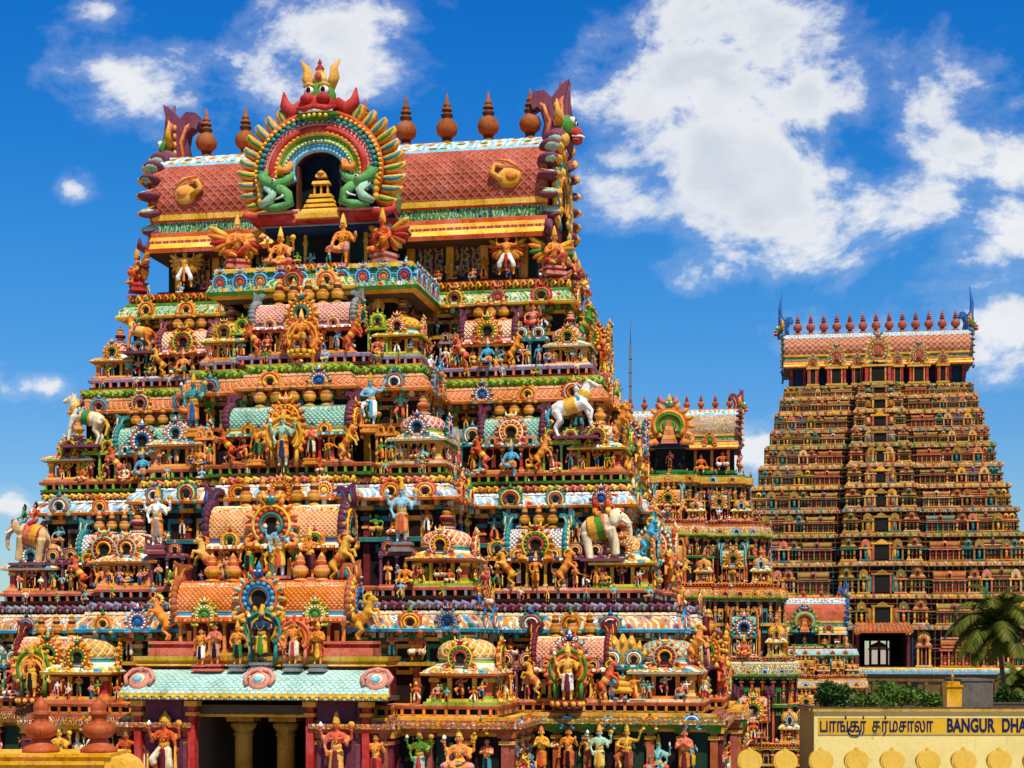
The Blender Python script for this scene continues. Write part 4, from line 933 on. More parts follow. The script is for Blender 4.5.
for px, py, rx, ry, k in [(700, 60, 125, 75, 1.1), (760, 50, 80, 60, 1.0), (800, 95, 85, 55, .9), (730, 160, 95, 80, 1.1), (790, 205, 120, 75, 1.15), (720, 235, 60, 40, .8), (870, 205, 60, 45, .8), (640, 205, 60, 40, .7), (965, 150, 90, 70, 1.15), (925, 200, 90, 55, 1.05), (1015, 170, 60, 60, 1.0), (1000, 240, 90, 80, 1.1), (1010, 315, 60, 50, .95),
                          (110, 70, 85, 40, .9), (55, 45, 50, 36, .7), (95, 12, 55, 28, .75), (335, 40, 95, 55, 1.15), (270, 75, 50, 35, .7), (395, 15, 55, 40, .8), (75, 190, 20, 11, .6), (50, 385, 50, 20, .8), (8, 505, 30, 15, .8), (600, 190, 45, 30, .5), (640, 18, 50, 25, .4), (620, 160, 28, 16, .5), (760, 440, 34, 28, .45), (1010, 105, 35, 22, .6), (845, 330, 30, 18, .2)]:
    a, e = px_dir(px, py); CLOUDS.append((a, e, rx / 1600, ry / 1600 * .95, k))
build_world()
sun = bpy.data.lights.new('sun', 'SUN'); sun.energy = 5.0; sun.angle = R(.53); sun.color = (1.0, .94, .84)
so = bpy.data.objects.new('sun', sun); COL.objects.link(so)
sd = Vector((math.sin(SUN_AZ) * math.cos(SUN_EL), -math.cos(SUN_AZ) * math.cos(SUN_EL), math.sin(SUN_EL)))
so.rotation_euler = sd.to_track_quat('Z', 'Y').to_euler()
cam = bpy.data.cameras.new('camera'); cam.lens = 56.25; cam.sensor_width = 36; cam.shift_y = (645 - 384) / 1024; cam.clip_end = 6000; cam.clip_start = .5
co = bpy.data.objects.new('camera', cam); COL.objects.link(co); co.location = (0, 0, EYE); co.rotation_euler = (PI / 2, 0, 0); S.camera = co
S.view_settings.view_transform = 'Standard'; S.view_settings.look = 'None'; S.view_settings.exposure = .03; S.view_settings.gamma = 1
S.render.engine = 'CYCLES'; S.cycles.max_bounces = 5; S.cycles.diffuse_bounces = 3; S.cycles.glossy_bounces = 2; S.cycles.use_denoising = True
GZ = -5.0
def ground():
    m, nt, b = _new('earth'); g = nt.nodes.new('ShaderNodeNewGeometry'); n = N(nt, 'ShaderNodeTexNoise', ins={'Scale': .08, 'Detail': 8.0}); nt.links.new(g.outputs['Position'], n.inputs['Vector'])
    nt.links.new(ramp(nt, n.outputs[0], [(.3, (.30, .22, .14)), (.7, (.42, .34, .24))]), b.inputs['Base Color']); b.inputs['Roughness'].default_value = .95; MAT['earth'] = m
    mb = MB(); mb.add([(-3000, -600, GZ), (3000, -600, GZ), (3000, 5000, GZ), (-3000, 5000, GZ)], [(0, 1, 2, 3)], 'earth'); o = obj('ground', mb.build('ground')); o['kind'] = 'structure'
ground()

# ------------------------------------------------------------------ the near gate tower
ANG = R(10.2); OX, OY = -6.2, 66.75
def main_tower():
    T = thing('gate_tower', 'largest nearest tower, crowded with painted figures, red lattice roof and demon-faced arch', 'temple tower', (OX, OY, GZ), -ANG)
    Zo = -GZ
    root = bpy.data.objects.new('tower_body', None)
    # everything below is given in heights above the eye's datum, so lift by Zo
    class Lift: pass
    root = T; dz = Zo
    TI = [dict(a=10.2, b=4.4, w=4.25, c=7.5, w2=2.55, c2=8.3, ws=1.2, p=.25, zf=18.65, zt=21.2, zc=22.25),
          dict(a=11.65, b=5.7, w=5.6, c=9.3, w2=3.1, c2=10.1, ws=1.55, p=.25, zf=14.45, zt=17.2, zc=18.22),
          dict(a=12.8, b=6.75, w=6.9, c=10.9, w2=3.6, c2=11.6, ws=1.8, p=.3, zf=10.03, zt=13.1, zc=14.05),
          dict(a=14.65, b=8.4, w=8.1, c=12.6, w2=4.7, c2=13.3, ws=2.3, p=.5, zf=6.0, zt=8.45, zc=9.6)]
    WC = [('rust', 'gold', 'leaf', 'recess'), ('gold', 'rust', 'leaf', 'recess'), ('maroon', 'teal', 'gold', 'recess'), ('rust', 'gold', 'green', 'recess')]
    CO = [('mint', 'leaf', 'yellow', 'deep'), ('deep', 'sand', 'orange', 'leaf'), ('sky', 'white', 'orange', 'yellow'), ('orange', 'cream', 'cyan', 'gold')]
    CM = ['orn', 'lat', 'orn_big', 'orn_big']
    FR = [('scroll', ('gold', 'orange', 'yellow', 'deep')), ('leafy', ('lime', 'leaf', 'lime', 'gold')), ('leafy', ('gold', 'yellow', 'salmon', 'brown')), ('leafy', ('plum', 'grey', 'lilac', 'recess'))]
    RC = [('lilac', 'brown', 'salmon', 'recess'), ('rust', 'leaf', 'lime', 'recess'), ('salmon', 'brown', 'grey', 'recess'), ('rust', 'gold', 'orange', 'recess')]
    AC = [[('red', 'salmon', 'leaf', 'red')], [('deep', 'gold', 'teal', 'orange'), ('grey', 'cyan', 'deep', 'grey'), ('orange', 'yellow', 'blue', 'deep')], [('deep', 'orange', 'yellow', 'red'), ('teal', 'yellow', 'red', 'leaf'), ('orange', 'yellow', 'cyan', 'deep')], [('gold', 'yellow', 'teal', 'deep'), ('grey', 'salmon', 'cyan', 'navy'), ('red', 'yellow', 'cyan', 'deep'), ('cyan', 'deep', 'white', 'blue')]]
    KW = [1.75, 2.05, 2.25, 2.5]; DOME = [[('salmon', 'white', 'cream'), ('gold', 'yellow', 'orange')], [('cream', 'deep', 'white'), ('salmon', 'white', 'cream')], [('orange', 'cream', 'white'), ('orange', 'white', 'cream')], [('mint', 'deep', 'white'), ('gold', 'cream', 'white')]]
    BAR = [(2.15, 1.95), (2.4, 2.15), (2.25, 2.35), (2.75, 2.35)]; CB = [(4.0, 2.0), (4.7, 2.15), (5.1, 2.9), (6.4, 2.75)]
    WX = [(4.65, 6.15, 7.75, 9.3), (5.75, 7.3, 9.15, 10.6), (6.9, 8.4, 10.2, 11.65), (8.3, 9.9, 11.75, 13.45)]
    ROOFC = [('cream', 'deep', 'salmon', 'white'), ('mint', 'teal', 'cream', 'orange'), ('white', 'navy', 'salmon', 'teal'), ('salmon', 'cream', 'red', 'teal')]
    rows = []
    for i, t in enumerate(TI):
        pl = plan(t['a'], t['b'], t['w'], t['c'], t['w2'], t['c2'], t['ws'], t['p'])
        wl = offset(pl, -1.35); zf, zt, zc = t['zf'] + dz, t['zt'] + dz, t['zc'] + dz
        railing(root, pl, zf - .42, zf, RC[i])
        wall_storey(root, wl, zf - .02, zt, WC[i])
        up = TI[i - 1]['zf'] + dz - .42 if i else zc
        cornice(root, wl, zt, up, CO[i], CM[i], .55, FR[i][0], FR[i][1])
        cornice_arches(root, wl, zt - .06, .92, 1.6, AC[i], 'small', .5, .06)
        kw = KW[i]; a, b, w, c, c2 = t['a'], t['b'], t['w'], t['c'], t['c2']
        for sx in (-1, 1):
            kuta(root, sx * (a - kw * .56), -b + kw * .52, zf, kw, 0, sx > 0, DOME[i][0], None, ('maroon', 'gold', 'rust', 'maroon')[i], detail=3 if sx > 0 else 2)
            kuta(root, sx * (w - kw * .52), -c + kw * .50, zf, kw, 0, True, DOME[i][1], None, ('maroon', 'rust', 'maroon', 'brick')[i], detail=3)
            x1, x2, x3, x4 = WX[i]
            sala(root, sx * x2, -b + .62, zf, BAR[i][0], BAR[i][1], 0, ROOFC[i], ARCHC[(i * 3 + (sx > 0)) % 7], fk=['seated', 'royal', 'deity'], gfan=True)
            pc = PAIRC[(i * 2 + 2) % 6]
            pair(root, sx * (x3 + .02), -b + .35, zf, 1.35 + .08 * i, 1.0 + .06 * i, 0, pc)
            if i < 3: pair(root, sx * (x1 + .05), -b + .35, zf, .95, 1.0 + .06 * i, 0, PAIRC[(i + 1) % 6], n=1 if i else 2)
            else: pair(root, sx * (x1 - .35), -b + .35, zf, 1.6, 1.15, 0, PAIRC[0])
            # centre bay: niches between the flanking domes and the middle wagon roof
            if i < 3:
                gap = (w - kw - t['w2']) ; px = sx * (t['w2'] + (w - kw * 1.02 - t['w2']) / 2 + .1)
                pair(root, px, -c + .30, zf, max(.75, min(1.5, w - kw - t['w2'] + .2)), 1.0 + .05 * i, 0, [('lime', 'yellow', 'leaf', 'lime'), ('orange', 'yellow', 'deep', 'gold'), ('plum', 'salmon', 'gold', 'lilac')][i], n=1 if i == 0 else 2)
        L, Hh = CB[i]
        if i < 3: sala(root, 0, -c2 + .70, zf, L, Hh, 0, [('salmon', 'white', 'red', 'grey'), ('mint', 'teal', 'cream', 'yellow'), ('orange', 'cream', 'gold', 'blue')][i], [('gold', 'deep', 'yellow', 'teal'), ('deep', 'yellow', 'orange', 'orange'), ('orange', 'yellow', 'deep', 'teal')][i], fk=['royal'] if i == 0 else ['deity'], nfin=5, D=1.45, big=1.12, crest=[('grey', 'teal', 'lilac'), ('purple', 'plum', 'maroon'), ('purple', 'blue', 'plum')][i])
        # right flank
        kw2 = kw * .92
        for sy in (1,):
            kuta(root, a - kw2 * .55, b * .5 - kw2 * .5, zf, kw2, PI / 2, False, DOME[i][0], detail=2)
        sala(root, a + t['p'] - .70, -b * .24, zf, round(2 * t['ws'] * .9, 2), BAR[i][1] * 1.05, PI / 2, ROOFC[(i + 1) % 4], ARCHC[(i + 2) % 7], nfin=3, big=1.1)
        if i > 0: pair(root, a - .36, (-b + kw - b * .24 - t['ws']) / 2, zf, .85 + .1 * i, 1.05, PI / 2, PAIRC[(i + 3) % 6], n=1)
        edge_figures(root, pl, zf + .02, 1.3, 1.0, -.22, False, True, WARM + SKINS[6:10], ['dancer', 'guardian', 'attendant', 'squat', 'atlas'], .35, 9)
        rows += [(wl, zf + (zt - zf) * .59, 1.15, 1.05, .19, True), (pl, zf + .01, .75, .95, -.13, True), (wl, up - .05, .62, 1.25, .18, False)]
        edge_figures(root, wl, up - .35, 1.0, 1.3, .30, False, True, SKINS, ['squat', 'dancer', 'attendant', 'plain_atlas'], .3, 7)
        for y in (-b + .5, b * .2):
            obj('rearing_beast', quadmesh('yali'), root, (a - .35, y, zf + kw * .55), -PI / 8, 1.25, rnd.choice([('orange', 'gold', 'yellow', 'red'), ('leaf', 'yellow', 'gold', 'red'), ('cyan', 'gold', 'yellow', 'red'), ('red', 'gold', 'yellow', 'navy')]))
    rows.append((plan(7.9, 2.4, 1.95, 5.2, 1.5, 5.3), 22.25 + dz + .2, .9, 1.3, .1, False))
    rows.append((plan(15.0, 8.7, 8.4, 12.7, 4.5, 13.5, 2.4, .5), 3.6 + dz, 1.35, 1.25, .16, True))
    small_rows(root, rows, 3.6)
    # raised wagon-roofed shrine over the entrance, on its own moulded base
    t = TI[3]; zb = 7.62 + dz
    mb = MB(); base = [(-4.3, -12.95), (4.3, -12.95), (4.3, -10.6), (-4.3, -10.6)]
    sweep(mb, base, [(.0, 6.3 + dz), (.0, zb - .35), (.12, zb - .32), (.05, zb - .2), (.16, zb - .14), (.2, zb)], ['D', 'B', 'A', 'A', 'B'], 'C')
    for sx in (-1, 1):
        mb.box((sx * 3.1, -12.55, zb + .14), (1.7, 1.1, .28), 'salmon'); mb.box((sx * 3.1, -12.55, zb + .34), (1.45, .95, .14), 'red'); mb.box((sx * 3.1, -12.55, zb + .46), (1.7, 1.1, .10), 'salmon')
    obj('shrine_base', mb.build('shrine_base'), root, col=('gold', 'yellow', 'brown', 'maroon'))
    sala(root, 0, -12.3, zb, 6.4, 2.62, 0, ('orange', 'deep', 'cream', 'cyan'), ('gold', 'deep', 'cyan', 'blue'), bodyc=('orange', 'gold', 'gold', 'maroon'), figs=False, yali=False, nfin=0, D=1.35, big=1.2, niches=False)
    for x in (-1.95, -1.2, 1.2, 1.95): obj('finial', pot_mesh(), root, (x, -12.3, zb + 2.54), 0, 1.0, ('gold', 'deep', 'salmon', 'gold'))
    for sx in (-1, 1): obj('niche_arch', arch_mesh('boss'), root, (sx * 1.95, -13.02, zb + 1.0), 0, .95, ('lime', 'yellow', 'cream', 'leaf'))
    m = MB(); m.box((.25, -11.62, 9.96 + dz), (3.0, .72, .18), 'A'); m.box((.25, -11.58, 9.82 + dz), (2.7, .6, .14), 'B'); obj('statue_slab', m.build('statue_slab'), root, col=('plum', 'salmon', 'plum'))
    # entrance canopy with scale tiles
    def canopy():
        m = MB(); hw = 4.3; y0 = -13.75; pr = [(0, 7.16), (.45, 7.05), (.85, 6.86), (1.15, 6.60), (1.32, 6.40)]
        l = 0; wv = []
        for k in range(len(pr) - 1):
            (d0, z0), (d1, z1) = pr[k], pr[k + 1]; dd = math.hypot(d1 - d0, z1 - z0); h0, h1 = hw + d0 * .25, hw + d1 * .25
            m.add([(-h1, y0 + .7 - d1, z1 + dz), (h1, y0 + .7 - d1, z1 + dz), (h0, y0 + .7 - d0, z0 + dz), (-h0, y0 + .7 - d0, z0 + dz)], [(0, 1, 2, 3)], 'scale', True, [[(-h1, -l - dd), (h1, -l - dd), (h0, -l), (-h0, -l)]]); l += dd
        h = hw + .35; m.box((0, y0 - .62, 6.36 + dz), (2 * h, .16, .10), 'C'); m.box((0, y0 - .58, 6.26 + dz), (2 * h - .1, .2, .12), 'beads')
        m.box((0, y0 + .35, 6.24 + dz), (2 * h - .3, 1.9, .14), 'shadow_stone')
        for sx in (-1, 1):
            m.add([(sx * hw, y0 + .7, 7.16 + dz), (sx * (hw + .33), y0 - .62, 6.40 + dz), (sx * hw, y0 + .9, 6.3 + dz)], [(0, 1, 2)], 'D')
        for x in [k * .3 for k in range(-15, 16)]: m.ell((x, y0 - .68, 6.27 + dz), (.10, .06, .08), 'C', 6, 4)
        o = obj('entrance_canopy', m.build('entrance_canopy'), root, (.2, 0, 0), col=(hx('cfdcc2'), 'aqua', 'yellow', 'gold'))
        for x in (-4.05, 0.15, 4.15):
            d = MB(); d.ell((0, 0, 0), (.40, .12, .36), 'A', 12, 6); d.ell((0, -.1, 0), (.24, .1, .2), 'B', 10, 6); d.tube([(-.4, -.05, -.2), (-.5, -.06, .1), (-.3, -.08, .34), (0, -.08, .42), (.3, -.08, .34), (.5, -.06, .1), (.4, -.05, -.2)], .08, 'A', 6); d.ell((0, -.17, -.03), (.17, .06, .13), 'C', 8, 5); d.ell((0, -.05, .38), (.14, .1, .12), 'A', 7, 5)
            obj('medallion', d.build('medallion'), o, (x, y0 - .30, 6.82 + dz), 0, 1, ('pink', 'cream', 'sky', 'red'), (R(-35), 0, 0))
    canopy()
    # base storey with the dark gateway
    pl = plan(15.0, 8.7, 8.4, 12.7, 4.5, 13.5, 2.4, .5, notch=(2.25, 7.0))
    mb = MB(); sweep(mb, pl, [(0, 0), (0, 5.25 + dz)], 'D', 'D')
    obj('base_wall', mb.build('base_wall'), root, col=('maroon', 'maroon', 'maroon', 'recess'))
    full = plan(15.0, 8.7, 8.4, 12.7, 4.5, 13.5, 2.4, .5)
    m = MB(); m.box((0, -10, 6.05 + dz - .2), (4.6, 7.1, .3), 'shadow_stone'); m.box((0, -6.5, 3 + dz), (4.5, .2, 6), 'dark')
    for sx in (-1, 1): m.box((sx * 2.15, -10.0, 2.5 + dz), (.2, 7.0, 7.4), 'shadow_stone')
    obj('gateway_hall', m.build('gateway_hall'), root)
    for sx in (-1, 1):
        c = MB(); c.lathe([(.30, 3.0 - 5), (.30, 4.9), (.36, 4.95), (.30, 5.05), (.42, 5.2), (.46, 5.32), (.30, 5.4)], 12, 'A', (0, 0, 0)); c.box((0, 0, 5.5), (.95, .8, .18), 'B'); c.box((0, 0, 5.66), (1.3, .9, .16), 'B')
        obj('gateway_column', c.build('gateway_column'), root, (sx * .75, -12.5, dz), 0, 1, ('ochre', 'ochre', 'ochre', 'gold'))
    for sx in (-1, 1):
        m = MB(); m.box((0, 0, 4.8), (1.5, .2, 3.0), 'A'); m.box((0, -.06, 4.8), (1.15, .2, 2.75), 'D')
        for q in (-1, 1): m.box((q * .95, -.1, 4.7), (.24, .36, 3.0), 'B'); m.box((q * .95, -.12, 6.05), (.44, .46, .18), 'C'); m.box((q * .95, -.12, 5.7), (.36, .42, .12), 'C')
        m.box((0, -.2, 3.32), (1.9, .8, .2), 'C'); obj('guardian_niche', m.build('guardian_niche'), root, (sx * 3.0, -13.72, dz), 0, 1, ('plum', 'red', 'gold', 'purple'))
    # band of the base: cornice, pilasters and niches either side of the gateway
    sides = MB()
    def base_cornice(m, z0):
        for (x0, y0), (x1, y1), L, rz in edges(full):
            if abs(y0 + 13.5) < .01 and abs(y1 + 13.5) < .01: segs = [(-1, -.52), (.52, 1)]
            else: segs = [(-1, 1)]
            for s0, s1 in segs:
                cx, cy = (x0 + x1) / 2, (y0 + y1) / 2; ux, uy = (x1 - x0) / 2, (y1 - y0) / 2; mx = (s0 + s1) / 2; LL = L * (s1 - s0) / 2
                M = Matrix.Translation((cx + ux * mx, cy + uy * mx, z0)) @ Matrix.Rotation(rz, 4, 'Z'); u = MB()
                u.box((0, -.15, -.02), (LL + .5, .6, .14), 'B'); u.box((0, -.20, .13), (LL + .62, .74, .16), 'orn_small'); u.box((0, -.10, .26), (LL + .4, .5, .10), 'orn_small'); u.box((0, -.05, .36), (LL + .2, .4, .10), 'C')
                k = max(1, round(LL / 1.15))
                for q in range(k + 1):
                    x = -LL / 2 + LL * q / k; u.box((x, -.12, -1.2), (.26, .30, 2.3), 'A'); u.box((x, -.15, -.18), (.5, .4, .16), 'B'); u.box((x, -.15, -.42), (.4, .34, .12), 'C'); u.box((x, -.13, -1.9), (.36, .34, .2), 'B'); u.box((x, -.1, -6.2), (.36, .36, 7.6), 'D')
                    if q < k: u.box((x + LL / k / 2, -.03, -1.15), (LL / k * .62, .10, 1.9), 'green_dark' if q % 2 else 'recess'); u.box((x + LL / k / 2, -.07, -.16), (LL / k * .55, .14, .12), 'C'); u.box((x + LL / k / 2, -.1, -2.2), (LL / k, .5, .2), 'B')
                v = MB(); v.put(u, M); obj('base_panel', v.build('base_panel'), root, col=rnd.choice([('brick', 'rust', 'gold', 'brown'), ('maroon', 'gold', 'brick', 'brown'), ('rust', 'leaf', 'gold', 'brown')]))
    base_cornice(None, 5.2 + dz)
    cornice_arches(root, plan(15.1, 8.9, 8.5, 12.9, 4.7, 13.7, 2.4, .5), 5.05 + dz, .62, 1.5, [('leaf', 'yellow', 'red', 'gold'), ('plum', 'pink', 'deep', 'pink'), ('cyan', 'white', 'blue', 'navy'), ('gold', 'deep', 'yellow', 'orange')], 'small', .28, .12, gap=3.9)
    edge_figures(root, full, 3.1 + dz, 1.75, 1.25, .18, False, True, SKINS, ['deity', 'guardian', 'attendant', 'namaste'], .3, 12)
    # roof storey
    z0 = 22.25 + dz
    body = plan(7.7, 2.15, 1.95, 4.9, 1.5, 5.0)
    mb = MB(); sweep(mb, body, [(.35, z0 - .1), (.35, z0 + .22), (.2, z0 + .26), (0, z0 + .3), (0, z0 + 2.2)], ['A', 'B', 'B', 'D'], 'D')
    for x in (-7.2, -5.6, -4.2, -2.6, 2.6, 4.2, 5.6, 7.2): mb.box((x, -2.2, z0 + 1.1), (.3, .3, 1.7), 'C'); mb.box((x, -2.25, z0 + 1.75), (.55, .45, .18), 'C')
    for x in (-4.9, -3.4, 3.4, 4.9, 6.4, -6.4): mb.box((x, -2.17, z0 + 1.05), (1.0, .06, 1.2), 'orn_dark')
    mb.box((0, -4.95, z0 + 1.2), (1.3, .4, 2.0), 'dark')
    for x in (-1.55, -.85, .85, 1.55): mb.lathe([(.10, 0), (.07, .1), (.07, .8), (.12, .95), (.07, 1.05), (.1, 1.6), (.16, 1.75)], 8, 'C', (x, -5.25, z0 + .3))
    obj('roof_storey', mb.build('roof_storey'), root, col=('brown', 'grey', 'gold', 'green_dark'))
    roof_main(root, 8.2, 5.2, 23.85 + dz, 28.65 + dz, 9, ('brick', 'salmon', 'deep', 'maroon'), fsize=2.25, fcol=('copperpot', 'brown'))
    for sx in (-1, 1): gable_end(root, sx * 8.2, 0, 24.75 + dz, 5.0, 3.85, sx, ('plum', 'orange', 'gold', 'mint'))
    for sx in (-1, 1):
        m = MB(); m.ell((0, 0, 0), (.5, .12, .42), 'A', 10, 6); m.tube([(.3, -.06, -.1), (.7, -.1, .2), (.55, -.1, .5), (.2, -.08, .45)], [.12, .13, .1, .04], 'A', 7); m.ell((-.1, -.1, .05), (.25, .08, .2), 'B', 8, 5); m.tube([(-.4, -.04, .35), (0, -.1, .6), (.5, -.06, .7)], [.05, .08, .03], 'B', 6)
        obj('roof_medallion', m.build('roof_medallion'), root, (sx * 6.7, -2.84, 26.35 + dz), 0, (-sx, 1, 1), ('gold', 'orange', 'yellow', 'gold'))
    # porch roof running back from the great arch into the main roof
    m = MB(); pr, ms = barrel_profile(5.0, 3.9); b = barrel_mb(3.6, 4.6, 3.9, 'lat_fine'); m.put(b, Matrix.Translation((0, -3.9, 24.2 + dz)) @ Matrix.Rotation(PI / 2, 4, 'Z'))
    obj('porch_roof', m.build('porch_roof'), root, col=('leaf', 'mint', 'red', 'navy'))
    m = MB(); m.box((0, -4.3, 24.1 + dz), (4.9, 3.2, .24), 'B'); m.box((0, -4.35, 23.9 + dz), (4.5, 3.0, .2), 'A'); obj('porch_slab', m.build('porch_slab'), root, col=('navy', 'sky', 'red', 'red'))
    great_arch(root, -5.95, 24.22 + dz, 5.9, 3.85)
    # front ledge with blue flowers under the seated figures
    led = [(-3.75, -7.0), (3.75, -7.0), (3.75, -3.6), (-3.75, -3.6)]
    m = MB(); zc = 22.22 + dz
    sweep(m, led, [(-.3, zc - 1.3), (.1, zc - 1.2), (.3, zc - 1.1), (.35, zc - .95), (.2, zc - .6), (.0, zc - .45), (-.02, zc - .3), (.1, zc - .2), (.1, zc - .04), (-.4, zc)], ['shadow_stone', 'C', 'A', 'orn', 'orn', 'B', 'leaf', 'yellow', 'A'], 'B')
    for x, y, rz, i, k in along(None, led, .78, d=.22):
        u = MB(); u.put(arch_mb(7, False), Matrix.Diagonal((.80, .9, .92, 1)), {'A': 'cyan', 'B': 'sky', 'C': 'blue' if i % 2 else 'teal', 'D': ('red', 'deep', 'orange')[i % 3]})
        m.put(u, Matrix.Translation((x, y, zc - 1.0)) @ Matrix.Rotation(rz, 4, 'Z'))
    obj('flower_ledge', m.build('flower_ledge'), root, col=('leaf', 'aqua', 'gold', 'gold'))
    edge_figures(root, plan(9.0, 3.1, 2, 4, 1, 5), 22.2 + dz, 1.3, 1.2, .2, False, True, WARM, ['squat', 'seated_wing'], .3, 4)
    return T
P['green_dark'] = hx('1d3a26')
solid('green_dark', P['green_dark']); solid('beads2', P['gold'])
ornament('orn_dark', .4, ('green', 'teal', 'green', 'navy'))
for k in ('orn_dark',): pass

main_tower()
# ------------------------------------------------------------------ large statues standing on the near tower (things of their own)
CA, SA = math.cos(ANG), math.sin(ANG)
def tw(x, y, z): return (OX + x * CA + y * SA, OY - x * SA + y * CA, z)
def halo_mb():
    m = MB(); m.band(0, .62, .20, .42, R(-50), R(230), .07, .12, 'A', 18)
    m.tube([(.24 * math.cos(R(a)), .07, .62 + .24 * math.sin(R(a))) for a in range(-50, 231, 14)], .025, 'C', 6)
    m.tube([(.35 * math.cos(R(a)), .06, .62 + .35 * math.sin(R(a))) for a in range(-50, 231, 14)], .035, 'B', 6)
    for i in range(13):
        a = R(-40 + 260 * i / 12); m.ell((.44 * math.cos(a), .08, .62 + .44 * math.sin(a)), (.05, .04, .07), 'C', 6, 4, Matrix.Rotation(-(a - PI / 2), 4, 'Y'))
    for sx in (-1, 1): m.tube([(.24 * sx, .09, .0), (.26 * sx, .09, .4)], [.05, .04], 'B', 7)
    return m
def pedestal_mb(kind):
    m = MB()
    if kind == 'lotus':
        m.lathe([(.30, 0), (.30, .04), (.22, .07), (.30, .12), (.31, .15), (.22, .17)], 14, ['A', 'A', 'B', 'B', 'A'])
        for i in range(12): a = 2 * PI * i / 12; m.ell((.29 * math.cos(a), .29 * math.sin(a), .10), (.06, .06, .06), 'C', 6, 4)
    else:
        m.box((0, 0, .03), (.42, .36, .06), 'A'); m.box((0, 0, .09), (.34, .30, .06), 'B'); m.box((0, 0, .145), (.40, .34, .05), 'A')
    return m
PEDH = {'lotus': .17, 'block': .17}
def statue(kind, label, x, y, z, h, cols, rz=0.0, ped=None, pedc=('red', 'salmon', 'gold'), halo=None, cat='statue', name='deity_statue', group=None):
    s = h / FH.get(kind, 1.12); p = tw(x, y, z); t = thing(name, label, cat, p, -ANG + rz, group)
    dz = 0
    if ped: obj('pedestal', cached(('ped', ped), lambda: pedestal_mb(ped).build('pedestal')), t, (0, 0, 0), 0, s, pedc); dz = PEDH[ped] * s
    obj('figure', figmesh(kind), t, (0, 0, dz - (.0 if kind not in ('royal', 'rider') else -.18 * s)), 0, s, cols)
    if halo: obj('halo', cached('halo', lambda: halo_mb().build('halo')), t, (0, 0, dz + (0 if kind not in ('seated', 'royal', 'seated_wing', 'seated_plain') else -.30 * s)), 0, s, halo)
    return t
G1 = 'seated figures under the great arch'; G2 = 'statues in front of the entrance shrine'; G3 = 'three deities on the middle storey'; G4 = 'statues beside the gateway'
statue('seated_wing', 'orange winged figure with yellow feathers kneeling on the end of the blue-flower ledge', -3.15, -6.55, 22.25, 1.75, ('orange', 'deep', 'gold', 'red'), .5, 'block', ('salmon', 'red', 'gold'), None, 'statue', 'winged_statue', G1)
statue('seated', 'crowned deity sitting cross-legged on the blue-flower ledge, beside the yellow-feathered figure', -1.4, -6.6, 22.25, 1.6, ('orange', 'salmon', 'yellow', 'black'), 0, None, None, None, 'statue', 'seated_statue', G1)
statue('royal', 'orange crowned deity on the blue-flower ledge with pink skirt and one hanging leg', 1.05, -6.6, 22.25, 1.65, ('orange', 'pink', 'yellow', 'black'), 0, None, None, None, 'statue', 'seated_statue', G1)
statue('seated_wing', 'red-winged orange figure kneeling on the pink block where the blue-flower ledge turns its corner', 2.6, -6.5, 22.25, 1.75, ('deep', 'orange', 'gold', 'red'), -.5, 'block', ('pink', 'salmon', 'red'), None, 'statue', 'winged_statue', G1)
statue('atlas', 'golden figure with raised arms and white trousers holding up the roof eave, yellow panel behind', -6.57, -3.2, 22.45, 1.75, ('gold', 'white', 'yellow', 'orange'), 0, None, None, None, 'statue', 'supporting_statue')
statue('atlas', 'orange-red winged figure with raised arms and white trousers holding up the roof eave', 6.68, -3.3, 22.4, 1.8, ('orange', 'white', 'gold', 'red'), 0, None, None, None, 'statue', 'supporting_statue')
statue('seated_wing', 'orange crouching figure with dark wings on the roof storey corner, open sky beside it', -8.65, -3.0, 22.4, 1.55, ('orange', 'deep', 'gold', 'maroon'), -1.0, 'block', ('red', 'deep', 'gold'), None, 'statue', 'crouching_statue')
statue('seated_wing', 'orange crouching figure with red and green wings below the beast-faced gable', 8.5, -3.1, 22.35, 1.6, ('orange', 'red', 'gold', 'leaf'), .5, 'block', ('pink', 'red', 'gold'), None, 'statue', 'crouching_statue')
statue('royal', 'orange seated goddess with spread arms in front of the topmost small barrel roof', .1, -8.75, 18.45, 1.25, ('orange', 'gold', 'yellow', 'red'), 0, 'lotus', ('gold', 'orange', 'yellow'), ('orange', 'gold', 'deep'), 'statue', 'seated_statue')
statue('plain_atlas', 'yellow figure with outstretched arms standing above a gold dome beside the topmost small barrel roof', 2.35, -6.35, 20.14, 1.5, ('yellow', 'orange', 'gold', 'yellow'), 0, 'block', ('gold', 'orange', 'gold'), None, 'statue', 'standing_statue')
statue('squat', 'red-brown squatting figure behind the salmon dome of the top storey', 7.85, -4.0, 19.76, 1.25, ('salmon', 'red', 'gold', 'maroon'), 0, 'block', ('orange', 'gold', 'red'), None, 'statue', 'crouching_statue')
statue('deity', 'blue-green four-armed deity in orange cloth beside a second-storey dome', -3.95, -8.95, 15.6, 2.05, ('teal', 'orange', 'gold', 'blue'), 0, 'block', ('orange', 'gold', 'leaf'), None, 'statue', 'deity_statue')
statue('dancer', 'pale blue dancing figure with lifted leg beside the dome of the second storey', 2.75, -8.95, 15.6, 1.9, ('sky', 'white', 'gold', 'cyan'), .2, 'block', ('orange', 'gold', 'leaf'), None, 'statue', 'dancing_statue')
statue('deity', 'grey-green deity with a gold halo before the teal barrel roof', .0, -10.55, 14.3, 2.0, ('mint', 'orange', 'gold', 'navy'), 0, None, None, ('yellow', 'gold', 'orange'), 'statue', 'deity_statue')
statue('attendant', 'small orange attendant in a green skirt left of the haloed grey-green deity', -1.0, -10.4, 14.35, 1.35, ('orange', 'green', 'gold', 'black'), 0, 'block', ('orange', 'yellow', 'gold'), None, 'statue', 'attendant_statue')
